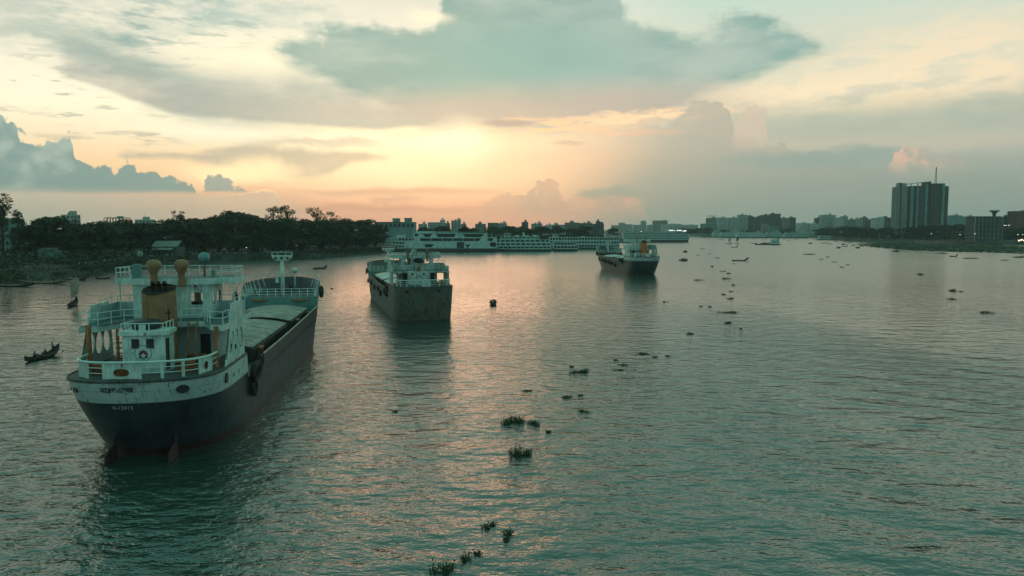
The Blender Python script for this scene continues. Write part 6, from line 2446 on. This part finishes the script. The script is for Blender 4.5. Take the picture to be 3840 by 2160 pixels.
BL = [
    (227, 264, 806, 520, 'pale', 'pale tower block rising behind the left trees', 12, ''),
    (505, 560, 824, 700, 'pale', 'stepped pale building behind the left trees', 12, ''),
    (574, 632, 842, 650, 'teal', 'low roof just left of the tall ragged tree', 12, 'n'),
    (-20, 34, 820, 330, 'teal', 'teal roofed house at the left edge', 10, 'n'),
    (1569, 1597, 837, 900, 'white', 'low white building right of the terminal hall', 14, ''),
    (1604, 1650, 831, 950, 'pale', 'stepped pale building behind the closed ferry', 14, 'n'),
    (1650, 1667, 822, 960, 'white', 'narrow white tower behind the closed ferry', 12, ''),
    (1669, 1685, 834, 930, 'grey', 'narrow grey block right of the white tower', 12, ''),
    (1692, 1726, 824, 950, 'pale', 'seven storey pale block right of the narrow grey one', 14, ''),
    (1729, 1747, 838, 900, 'grey', 'small grey block at the right of the seven storey one', 12, ''),
    (1782, 1821, 837, 1000, 'grey', 'grey block behind the roof gear of the ferries', 14, ''),
    (1829, 1868, 833, 1000, 'grey', 'left half of the long grey building behind the arched ferry', 14, 'n'),
    (1868, 1901, 835, 1010, 'pale', 'right half of the long grey building behind the arched ferry', 14, ''),
    (1957, 1981, 830, 950, 'dark', 'dark stepped block standing alone behind the ferries', 14, ''),
    (1993, 2034, 836, 1000, 'pale', 'pale terrace roofed building right of the dark block', 14, ''),
    (2038, 2066, 843, 1000, 'white', 'low white building in the middle of the skyline', 14, ''),
    (2067, 2119, 840, 1050, 'pale', 'pale building left of the long flat one', 14, ''),
    (2120, 2172, 832, 1050, 'grey', 'long flat roofed grey building on the skyline', 14, ''),
    (2172, 2222, 834, 1060, 'grey', 'grey building left of the dark stepped tower', 14, ''),
    (2225, 2265, 837, 1000, 'dark', 'dark building with stepped tower at the end of the left skyline', 14, ''),
    (2237, 2251, 827, 1004, 'dark', 'narrow dark tower on the end building of the left skyline', 10, ''),
    (2294, 2324, 845, 2755, 'pale', 'first hazy block from the left over the long ferry', 20, 'n'),  # pale tone of these far blocks puts some haze into the wall colour
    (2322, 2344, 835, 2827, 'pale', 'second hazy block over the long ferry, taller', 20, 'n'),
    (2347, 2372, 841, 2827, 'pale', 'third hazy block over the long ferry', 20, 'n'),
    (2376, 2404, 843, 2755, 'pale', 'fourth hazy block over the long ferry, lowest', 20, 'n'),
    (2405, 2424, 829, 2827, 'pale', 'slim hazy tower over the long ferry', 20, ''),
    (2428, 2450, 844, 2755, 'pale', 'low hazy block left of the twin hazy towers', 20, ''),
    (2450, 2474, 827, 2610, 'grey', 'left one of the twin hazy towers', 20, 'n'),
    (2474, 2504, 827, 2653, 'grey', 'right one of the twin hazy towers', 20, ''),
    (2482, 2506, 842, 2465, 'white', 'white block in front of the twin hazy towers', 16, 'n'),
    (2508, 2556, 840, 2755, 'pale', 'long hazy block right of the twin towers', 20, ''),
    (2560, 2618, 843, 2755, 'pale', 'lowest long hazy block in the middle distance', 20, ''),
    (2632, 2690, 839, 1560, 'teal', 'low teal buildings at the left foot of the balconied flats', 14, ''),
    (2654, 2692, 818, 1640, 'grey', 'unfinished frame building at the left of the balconied flats', 16, 'f'),
    (2693, 2735, 816, 1600, 'white', 'left wing of the white balconied flats', 14, 'b'),
    (2737, 2771, 816, 1605, 'white', 'right wing of the white balconied flats', 14, 'b'),
    (2772, 2806, 806, 1620, 'pale', 'tall pale block right of the balconied flats', 16, ''),
    (2806, 2827, 811, 1640, 'dark', 'dark narrow block right of the tall pale one', 16, ''),
    (2828, 2856, 815, 1640, 'dark', 'dark flat roofed block in the far cluster', 16, ''),
    (2857, 2893, 807, 1640, 'dark', 'left part of the darkest stepped block in the far cluster', 18, ''),
    (2893, 2928, 802, 1645, 'dark', 'tallest part of the darkest stepped block in the far cluster', 18, ''),
    (2934, 2962, 818, 1630, 'grey', 'grey block right of the darkest stepped one', 16, ''),
    (2962, 2985, 816, 1632, 'dark', 'dark corner block at the right of the far cluster', 16, ''),
    (2861, 2881, 840, 1500, 'pink', 'small pinkish block low in the far cluster', 12, 'n'),
    (2886, 2921, 848, 1480, 'teal', 'low teal block beside the small pinkish one', 12, 'n'),
    (2994, 3042, 837, 1450, 'white', 'white office block with rows of small windows, left half', 14, ''),
    (3042, 3081, 839, 1440, 'white', 'white office block with rows of small windows, right half', 14, ''),
    (3063, 3083, 818, 1560, 'dark', 'dark block behind the white office', 14, ''),
    (3084, 3134, 806, 1500, 'pale', 'large pale teal block right of the white office', 16, ''),
    (3135, 3160, 820, 1480, 'white', 'white block with terraces right of the pale teal one', 14, ''),
    (3160, 3181, 812, 1500, 'pale', 'pale block with roof tank near the tower', 14, ''),
    (3182, 3210, 824, 1400, 'grey', 'grey cluttered block left of the tower', 14, ''),
    (3211, 3236, 822, 1400, 'pale', 'pale cluttered block left of the tower', 14, ''),
    (3236, 3256, 816, 1420, 'grey', 'narrow grey block with shed roof left of the tower', 14, ''),
    (3258, 3279, 828, 1380, 'dark', 'low dark house left of the tower', 14, ''),
    (3280, 3316, 818, 1300, 'white', 'white house with open windows near the tower', 14, ''),
    (3317, 3344, 816, 1300, 'dark', 'dark house touching the left edge of the tower', 14, ''),
    (3562, 3610, 808, 1500, 'teal', 'long hazy block right of the tower, left half', 16, ''),
    (3610, 3660, 812, 1500, 'teal', 'long hazy block right of the tower, right half', 16, ''),
    (3768, 3812, 815, 900, 'dark', 'dark low block right of the unfinished one', 14, ''),
    (3812, 3900, 792, 880, 'brick', 'dark brick block at the right edge of the picture', 16, ''),
]
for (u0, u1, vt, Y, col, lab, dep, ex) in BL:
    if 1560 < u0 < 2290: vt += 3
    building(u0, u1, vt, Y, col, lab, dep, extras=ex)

# terminal hall with long flat roof
Y = 700
a, b = AT(1402, 832, Y), AT(1552, 832, Y)
o = thing('terminal_hall', 'long teal terminal hall with dark flat roof beside the left grove', 'building', ((a.x + b.x) / 2, Y + 10, 3.2), 0)
w, h = b.x - a.x, a.z - 3.2
m = MB()
m.box(-w / 2, w / 2, -8, 8, 0, h - .6)
wl = m.build('wall', BM['teal'], o)
MB().box(-w / 2 - .8, w * .16, -9, 9, h - .6, h).build('roof', BM['dark'], o)
MB().box(w * .16, w / 2 + .4, -8.4, 8.4, h - .6, h - .1).build('roof', BM['teal'], o)
for i in range(9):
    x = -w / 2 + 2 + i * (w - 5) / 8
    MB().box(x, x + 2.4, -8.06, -7.95, h - 5, h - 1.6).build('window', M_win, wl)
for u0, u1, vt in ((1468, 1492, 818), (1513, 1538, 817)):
    c, d = AT(u0, vt, Y), AT(u1, vt, Y)
    x0, x1 = c.x - o.location.x, d.x - o.location.x
    MB().box(x0, x1, -4, 4, h - .05, c.z - 3.2 - .4).build('roof_house', BM['teal'], o)
    MB().box(x0 - .4, x1 + .4, -4.6, 4.6, c.z - 3.2 - .4, c.z - 3.2).build('roof_house_slab', M_green if u0 > 1500 else BM['teal'], o)
# concrete roof slab on columns behind the left trees
Y = 480
a, b, c = AT(401, 816, Y), AT(479, 816, Y), AT(440, 836, Y)
o = thing('unfinished_storey', 'bare concrete roof slab on columns above the left trees', 'building', ((a.x + b.x) / 2, Y, 3.2), 0)
w, h = b.x - a.x, a.z - 3.2
MB().box(-w / 2, w / 2, -4, 4, h - .5, h).build('roof_slab', BM['dark'], o)
MB().box(-w * .36, w * .40, -3.5, 3.5, 0, h - 4.2).build('lower_storey', BM['dark'], o)
for x in (-.36, -.22, -.09, .05, .2, .36):
    MB().box(w * x - .25, w * x + .25, -3.4, -2.9, h - 4.2, h - .5).build('column', BM['dark'], o)
MB().box(w * .05, w * .22, -2, 2, h, h + .9).build('roof_tank', BM['teal'], o)
for x in (-.4, -.3, -.15, .0, .3, .45):
    MB().tube([(w * x, -3, h), (w * x, -3, h + 1.2)], .06, 4).build('rebar', BM['dark'], o)

# the residential tower on the right
Y = 960
z0 = 3.2
P = lambda u, v: AT(u, v, Y)
c = P(3452, 700)
o = thing('tower_block', 'tall residential tower with ribbed facade on the right bank', 'tower', (c.x, Y + 14, z0), radians(-4))
X = lambda u: P(u, 760).x - c.x
Zt = lambda v: P(3452, v).z - z0
M_tw = paint('tower_pale', (0.27, 0.34, 0.32, 1), .8, .12, .06)
M_tg = paint('tower_grey', (0.10, 0.115, 0.11, 1), .8, .14, .06)
M_tt = paint('tower_teal', (0.13, 0.24, 0.235, 1), .7, .12, .06)
M_tb = paint('tower_brown', (0.12, 0.10, 0.085, 1), .8, .14, .06)
segs = [(3368, 3378, 700, 0, M_tw, 'rib'), (3378, 3386, 685, .8, M_tb, 'plain'), (3386, 3404, 698, -1.0, M_tw, 'rib'), (3404, 3418, 698, 3.0, M_tg, 'bal'), (3418, 3428, 697, -.5, M_tt, 'plain'),
        (3428, 3440, 697, 1.8, M_tg, 'bal'), (3440, 3446, 696, 0, M_tt, 'plain'), (3446, 3472, 696, 2.0, M_tg, 'bal'), (3472, 3480, 682, .3, M_tt, 'plain'), (3480, 3492, 682, 3.2, M_tg, 'bal'), (3492, 3506, 690, 1.2, M_tb, 'bal'),
        (3506, 3516, 690, 0.2, M_tg, 'rib'), (3516, 3532, 690, 2.0, M_tg, 'bal'), (3532, 3541, 688, 0, M_tt, 'plain'), (3541, 3557, 698, 1.5, M_tg, 'bal')]
NF = 23
for (u0, u1, vt, dep, mt, kind) in segs:
    x0, x1, h = X(u0), X(u1) - .02, Zt(vt)
    fh = h / NF
    body = MB().box(x0, x1, -14 + dep + (.6 if kind != 'plain' else 0), -1 - dep * .1, 0, h).build('bay', M_win if kind == 'rib' else mt, o)
    if u0 == 3368:
        MB().box(x0 - .3, x0, -14.2, -.9, 0, h).build('end_wall', M_tg, o)
        for k_ in range(6):
            MB().box(x0 - .75, x0 - .3, -14.2 + k_ * 2.55, -13.6 + k_ * 2.55, 0, h).build('end_rib', mt, o)
    if kind == 'rib':
        m = MB()
        k = max(2, round((x1 - x0) / 1.7))
        for i in range(k + 1):
            x = x0 + (x1 - x0) * i / k
            m.box(x - .28, x + .28, -14 + dep - .1, -14 + dep + .7, 0, h)
        m.build('ribs', mt, body)['kind'] = 'stuff'
        m = MB()
        for i in range(NF):
            m.box(x0, x1, -14 + dep + .12, -14 + dep + .66, fh * i, fh * i + fh * .38)
        m.build('spandrels', mt, body)['kind'] = 'stuff'
    if kind == 'bal':
        m, m2 = MB(), MB()
        for i in range(NF):
            m.box(x0 + .1, x1 - .1, -14 + dep - .5, -14 + dep + .62, fh * i - .1, fh * i + .95)
            m2.box(x0 + .5, x1 - .5, -14 + dep + .5, -14 + dep + .62, fh * i + 1.0, fh * i + fh - .3)
        m.build('balconies', mt, body)['kind'] = 'stuff'
        m2.build('windows', M_win, body)['kind'] = 'stuff'
h = Zt(700)
m = MB()
m.box(X(3386), X(3404), -12, -2, Zt(698), Zt(693))
m.build('parapet', M_tw, o)
m = MB()
x0, x1 = X(3415), X(3494)
m.add([(x0, -13, Zt(690)), (x1, -13, Zt(681)), (x1, -1, Zt(681)), (x0, -1, Zt(690)), (x0, -13, Zt(688)), (x1, -13, Zt(679)), (x1, -1, Zt(679)), (x0, -1, Zt(688))],
      [(0, 1, 2, 3), (7, 6, 5, 4), (0, 4, 5, 1), (1, 5, 6, 2), (2, 6, 7, 3), (3, 7, 4, 0)])
m.build('roof_canopy', M_tt, o)
for u in (3420, 3445, 3468, 3490):
    MB().box(X(u) - .4, X(u) + .4, -12.5, -11.5, Zt(698), Zt(690 - (u - 3415) / 79 * 9)).build('canopy_column', M_tg, o)
MB().box(X(3376), X(3406), -11, -3, Zt(700), Zt(686)).build('lift_house', M_tw, o)
MB().box(X(3498), X(3542), -11, -3, Zt(690), Zt(687)).build('lift_house', M_tt, o)
m = MB()
x, zb_, zt_ = X(3517), Zt(688), Zt(626)
for s1, s2 in ((-1, -1), (1, -1), (1, 1), (-1, 1)):
    m.tube([(x + s1 * 1.1, s2 * 1.1 - 6, zb_), (x + s1 * .3, s2 * .3 - 6, zt_)], .16, 4)
n = 11
for i in range(n):
    t = i / n
    r0 = 1.1 - .8 * t
    zz = zb_ + (zt_ - zb_) * t
    zz2 = zb_ + (zt_ - zb_) * (i + 1) / n
    m.tube([(x - r0, -r0 - 6, zz), (x + r0, -r0 - 6, zz2)], .09, 4)
    m.tube([(x + r0, -r0 - 6, zz), (x - r0, -r0 - 6, zz2)], .09, 4)
m.build('lattice_mast', M_tg, o)

# dark unfinished block with mushroom tank
Y = 780
a, b = AT(3657, 811, Y), AT(3764, 811, Y)
o = thing('unfinished_block', 'dark unfinished five storey block with mushroom shaped roof tank', 'building', ((a.x + b.x) / 2, Y + 9, 3.2), 0)
w, h = b.x - a.x, a.z - 3.2
MB().box(-w / 2 + 1.5, w / 2 - 1.5, -7, 9, 0, h - .3).build('core', BM['dark'], o)
nf = 6
for i in range(nf + 1):
    MB().box(-w / 2, w / 2, -9, 9.2, h / nf * i - (.35 if i else 0), h / nf * i + .05).build('floor_slab', BM['grey'], o)
for i in range(8):
    x = -w / 2 + .5 + (w - 1) * i / 7
    MB().box(x - .3, x + .3, -8.9, -8.3, 0, h - .4).build('column', BM['grey'] if i else BM['pale'], o)
m = MB()
m.lathe([(1.6, 0), (1.8, 2.6), (3.0, 4.6), (5.0, 5.4), (5.2, 6.3), (.1, 6.5)], (w * .36, 0, h + .05), 16)
m.build('mushroom_tank', BM['dark'], o)

# embankment wall
Y = G(3640, 917).y + 12
a, b = AT(3436, 905, Y), AT(4100, 905, Y)
n = 28
o = thing('embankment_wall', 'low pinkish river wall along the right bank', 'wall', ((a.x + b.x) / 2, Y, 2.0), 0)
w = b.x - a.x
M_pw = paint('pink_wall', (0.26, 0.17, 0.14, 1), .9, .25, .3)
for i in range(n):
    x0, x1 = -w / 2 + w * i / n, -w / 2 + w * (i + 1) / n
    MB().box(x0 + .1, x1 - .1, -.2, .2, -1.5, 2.2 + random.uniform(-.1, .1)).build('wall_panel', M_pw, o)
    MB().box(x0 - .3, x0 + .3, -.35, .35, -1.5, 2.7).build('pillar', M_pw, o)

# lamps that are lit
M_lamp = emit('lamp_white', (1.0, 0.93, 0.8, 1), 3.5)


def lamp(u, v, Y, label, zb=3.2, r=.55, mat=None):
    p = AT(u, v, Y)
    o = thing('street_lamp', label, 'lamp', (p.x, Y, zb), 0, 'lit lamps')
    h = p.z - zb
    MB().tube([(0, 0, 0), (0, 0, h - .3)], [.14, .09], 6).build('pole', BM['dark'], o)
    m = MB()
    m.lathe([(.05, -r * .6), (r, -r * .2), (r * .8, r * .5), (.05, r * .7)], (0, 0, h), 8)
    m.build('lamp_head', mat or M_lamp, o)


for (u, v, Y, lab) in ((3493, 877, 770, 'lit street lamp below the tower'), (3600, 880, 770, 'lit street lamp left of the unfinished block'), (3657, 877, 765, 'lit street lamp at the corner of the unfinished block'),
                       (3766, 845, 800, 'left one of three lit lamps right of the unfinished block'), (3773, 845, 800, 'middle one of three lit lamps right of the unfinished block'), (3784, 845, 800, 'right one of three lit lamps right of the unfinished block'),
                       (3817, 880, 770, 'left one of two lit lamps at the right edge'), (3835, 880, 770, 'right one of two lit lamps at the right edge'),
                       (2405, 868, 1300, 'lit lamp above the third ship'), (2530, 865, 1500, 'left lit lamp of the three in the middle distance'), (2548, 865, 1500, 'middle lit lamp of the three in the middle distance'), (2566, 866, 1500, 'right lit lamp of the three in the middle distance'),
                       (924, 929, 392, 'lit lamp above the crowd on the left bank')):
    lamp(u, v, Y, lab, r=.32 * Y / 770)
p = AT(3830, 900, 772)
o = thing('lit_kiosk', 'brightly lit kiosk front at the right edge', 'kiosk', (p.x, 772, 3.0), 0)
MB().box(-4, 6, 0, 4, 0, 4).build('wall', BM['dark'], o)
for i, x in enumerate((-3.4, -.6, 2.4)):
    MB().box(x, x + 2.2, -.06, .02, 1.2 + (i % 2) * .8, 2.4 + (i % 2) * .8).build('lit_panel', emit('kiosk_glow', (1.0, 0.72, 0.5, 1), 2.2), o)
for i, (u0, u1, v) in enumerate(((2508, 2526, 864), (2538, 2556, 864), (2560, 2574, 866))):
    p, q = AT(u0, v, 1480), AT(u1, v, 1480)
    o = MB().box(-(q.x - p.x) / 2, (q.x - p.x) / 2, -.5, .5, -1, 1).build('lit_awning', emit('awning_glow', (0.9, 0.95, 0.88, 1), 1.0))
    o.location = ((p.x + q.x) / 2, 1480, p.z)
    tag(o, f'{ORD[i]} pale lit awning from the left in the middle distance', 'awning', 'lit awnings')
    MB().box(-(q.x - p.x) / 2 + .3, (q.x - p.x) / 2 - .3, -.3, .3, 3.2 - p.z, -1.02).build('stall_wall', BM['grey'], o)
# leaning derrick pole on the right bank
p = AT(3302, 890, 880)
o = MB().tube([(0, 0, -3), (-3.4, 0, 5.5)], [.3, .15], 6).build('derrick_boom', BM['white'])
o.location = p
tag(o, 'pale leaning boom on the right bank left of the tower', 'boom')

# ------------------------------------------------------------------ water hyacinth
M_hy = foliage('hyacinth', (0.016, 0.032, 0.014, 1), (0.034, 0.060, 0.024, 1))


def clump(u, v, wpx, hpx, label, group, leaf=None, n=None):
    p = G(u, v)
    k = p.y / FPX
    W = wpx * k
    D = max(.45 * W, min(W * 1.1, hpx * k * 2.6))
    Hh = min(.62, max(.10, hpx * k * (.46 if hpx >= 30 else .34)))
    ls = leaf or max(.09, min(.22, p.y / FPX * 2.2))
    n = n or int(max(60, min(900, W * D * 2.6 / (ls * ls) * .16)))
    r = random.Random(int(u * 13 + v))
    m = MB()
    nc = 5 + int(W * 2.2)
    cores = [(max(-.36, min(.36, r.gauss(0, .2))) * W, max(-.36, min(.36, r.gauss(0, .2))) * D, r.uniform(.3, 1.0)) for _ in range(nc)]
    cores.sort()
    for (ax, ay, _), (bx, by, _) in zip(cores, cores[1:]):      # runners between the rosettes
        m.tube([(ax, ay, .0), ((ax + bx) / 2, (ay + by) / 2, .03), (bx, by, .0)], .04, 4)
    for _ in range(n):
        cx, cy, ch = r.choice(cores)
        x, y = cx + r.gauss(0, .085) * W, cy + r.gauss(0, .10) * D
        h = Hh * ch * r.uniform(.15, 1.1) * (1.45 if r.random() < .06 else 1)
        lx, ly = r.gauss(0, .1), r.gauss(0, .1)
        c = Vector((x + lx, y + ly, h))
        m.add([(x - .014, y, -.03), (x + .014, y, -.03), (c.x + .01, c.y, c.z), (c.x - .01, c.y, c.z)], [(0, 1, 2, 3)])
        a = r.uniform(0, 6.28)
        tilt = r.uniform(-.1, 1.1)
        e1 = Vector((cos(a) * cos(tilt), sin(a) * cos(tilt), sin(tilt)))
        e2 = Vector((-sin(a), cos(a), 0))
        s = ls * r.uniform(.55, 1.3)
        m.add([c, c + e1 * s * .5 + e2 * s * .48, c + e1 * s * 1.15 + e2 * s * .36, c + e1 * s * 1.5, c + e1 * s * 1.15 - e2 * s * .36, c + e1 * s * .5 - e2 * s * .48], [(0, 1, 2, 3, 4, 5)])
    o = raw(m, 'water_hyacinth', M_hy)
    o.location = p
    return tag(o, label, 'plant', group)


HY = [
    (1918, 1584, 104, 46, 'large bushy water hyacinth clump in the middle of the foreground'),
    (2001, 1592, 66, 34, 'smaller hyacinth clump joined to the right of the large bushy one'),
    (2056, 1621, 15, 14, 'tiny hyacinth tuft right of the large bushy clump'),
    (1950, 1708, 104, 70, 'round dense hyacinth clump below the large bushy one'),
    (1664, 2140, 110, 78, 'dense hyacinth clump cut by the bottom edge of the picture'),
    (1746, 2098, 46, 34, 'hyacinth clump just right of the one at the bottom edge'),
    (1790, 2078, 24, 22, 'small hyacinth tuft right above the clump at the bottom edge'),
    (1822, 1977, 40, 26, 'upper left hyacinth tuft of the pair near the bottom'),
    (1846, 1968, 18, 16, 'little sprig beside the upper left tuft near the bottom'),
    (1908, 2006, 50, 30, 'lower right hyacinth tuft of the pair near the bottom'),
    (1898, 2026, 12, 16, 'dark sprig under the lower right tuft near the bottom'),
    (1984, 1468, 66, 10, 'thin scattered hyacinth line below the rusty ship reflection'),
    (2129, 1490, 58, 16, 'flat hyacinth patch in the middle of the river'),
    (2177, 1484, 17, 14, 'small upright sprig right of the flat patch'),
    (2184, 1543, 62, 18, 'straggling hyacinth stem below the flat patch'),
    (2176, 1394, 90, 26, 'long hyacinth raft in the middle distance'),
    (2144, 1376, 18, 16, 'small tuft left above the long raft'),
    (2318, 1388, 50, 10, 'thin hyacinth strip right of the long raft'),
    (2336, 1369, 46, 12, 'hyacinth strip above the thin one right of the long raft'),
    (2308, 1351, 16, 8, 'tiny tuft above the strips right of the long raft'),
    (2412, 1328, 66, 16, 'dark hyacinth raft right of the middle'),
    (2456, 1340, 30, 8, 'thin tail of the dark raft right of the middle'),
    (2507, 1336, 24, 12, 'small raft at the right end of the dark raft'),
    (2736, 1173, 88, 16, 'longest drifting hyacinth raft in the line right of the third ship'),
    (2731, 1212, 34, 20, 'hyacinth clump below the longest drifting raft'),
    (2776, 1233, 18, 8, 'tiny clump low right of the longest drifting raft'),
    (2588, 1252, 34, 14, 'lone hyacinth clump left below the drifting line'),
    (2736, 1121, 32, 18, 'hyacinth clump above the longest drifting raft'),
    (2716, 1105, 20, 8, 'small strip over the clump above the longest raft'),
    (2750, 1070, 24, 10, 'small raft in the upper part of the drifting line'),
    (2740, 1094, 20, 5, 'thin strip in the upper part of the drifting line'),
    (2723, 1046, 34, 14, 'bushy clump near the top of the drifting line'),
    (2617, 1051, 46, 8, 'thin raft left of the drifting line'),
    (2710, 1018, 30, 8, 'flat raft at the top of the drifting line'),
    (2728, 1026, 24, 6, 'second flat raft at the top of the drifting line'),
    (2496, 1133, 22, 8, 'small raft alone below the third ship'),
    (2628, 1149, 18, 6, 'left one of two small rafts left of the longest drifting raft'),
    (2662, 1151, 16, 6, 'right one of two small rafts left of the longest drifting raft'),
    (3454, 1031, 36, 16, 'dense hyacinth clump alone in the right water'),
    (3572, 1092, 40, 22, 'bushy clump at the right, upper of two'),
    (3606, 1094, 28, 6, 'thin tail right of the bushy upper clump'),
    (3570, 1123, 42, 10, 'flat raft under the bushy clump at the right'),
    (3694, 1174, 48, 18, 'hyacinth clump furthest right in the open water'),
    (3035, 955, 58, 10, 'broad dark raft right of the black prowed boat'),
    (3105, 965, 20, 8, 'dome shaped small raft right of the broad dark raft'),
    (3075, 973, 24, 6, 'flat raft below the broad dark one'),
    (3130, 983, 30, 6, 'ragged raft lower right of the broad dark one'),
    (3180, 994, 16, 5, 'small raft at the end of the ragged ones'),
    (3160, 1003, 22, 5, 'thin raft lowest of the ragged ones'),
    (2620, 957, 18, 6, 'small raft near the top of the far drifting line'),
    (2662, 953, 10, 7, 'tiny dark raft right in the far drifting line'),
    (2690, 968, 24, 6, 'thin raft right in the far drifting line'),
    (2633, 934, 22, 6, 'flat raft uppermost in the far drifting line'),
    (2671, 1001, 12, 12, 'upright sprig between the hooded boat and the drifting line'),
    (2752, 990, 10, 4, 'tiny raft under the black prowed boat'),
    (3531, 951, 56, 8, 'long dark raft off the right mat'),
    (3640, 970, 66, 8, 'spread raft off the right mat near the edge'),
    (3770, 977, 40, 6, 'low raft near the right edge below the mat'),
    (1245, 1083, 10, 5, 'tiny dark raft between the near ship and the rusty ship'),
    (1480, 1545, 22, 5, 'tiny strip left of the rusty ship reflection'),
]
for (u, v, w, h, lab) in HY:
    clump(u, v, w, h, lab, 'drifting water hyacinth')

# great mat of hyacinth against the right bank
outline = [(3236, 921), (3262, 913), (3330, 910), (3500, 916), (3700, 921), (3900, 926), (4200, 934), (4200, 962), (3900, 952), (3780, 950), (3700, 946), (3600, 946), (3500, 941), (3420, 940), (3360, 933), (3300, 928)]
poly = [G(u, v) for u, v in outline]


def inside(x, y):
    c = False
    for i in range(len(poly)):
        a, b = poly[i], poly[i - 1]
        if (a.y > y) != (b.y > y) and x < (b.x - a.x) * (y - a.y) / (b.y - a.y) + a.x: c = not c
    return c


m = MB()
x0, x1, y0, y1 = min(p.x for p in poly), max(p.x for p in poly), min(p.y for p in poly), max(p.y for p in poly)
rr = random.Random(5)
cnt = 0
while cnt < 15000:
    x, y = rr.uniform(x0, x1), rr.uniform(y0, y1)
    if not inside(x + rr.gauss(0, 5), y + rr.gauss(0, 7)): continue
    s = rr.uniform(.7, 2.0)
    a = rr.uniform(0, 6.28)
    h = rr.uniform(.05, .6)
    m.add([(x - s * cos(a), y - s * sin(a), h * .3), (x + s * .7 * sin(a), y - s * .7 * cos(a), h), (x + s * cos(a), y + s * sin(a), h * .5), (x - s * .7 * sin(a), y + s * .7 * cos(a), h * .1)], [(0, 1, 2, 3)])
    cnt += 1
tag(raw(m, 'hyacinth_mat', foliage('hyacinth_mat_green', (0.026, 0.045, 0.022, 1), (0.05, 0.075, 0.034, 1))), 'wide green mat of water hyacinth along the right bank', 'plants', kind='stuff')

# ------------------------------------------------------------------ evening haze over the river
hz = MB().box(-4200, 4200, -600, 4200, -2.0, 112).build('haze', None)
hz.data.materials.clear()
mh = bpy.data.materials.new('haze')
mh.use_nodes = True
mh.node_tree.nodes.clear()
ho_ = mh.node_tree.nodes.new('ShaderNodeOutputMaterial')
pv = mh.node_tree.nodes.new('ShaderNodeVolumePrincipled')
pv.inputs['Color'].default_value = (0.86, 0.93, 0.90, 1)
pv.inputs['Density'].default_value = 0.00010
pv.inputs['Anisotropy'].default_value = 0.2
mh.node_tree.links.new(pv.outputs[0], ho_.inputs['Volume'])
hz.data.materials.append(mh)
tag(hz, 'thin evening haze over the river', 'haze', kind='stuff')
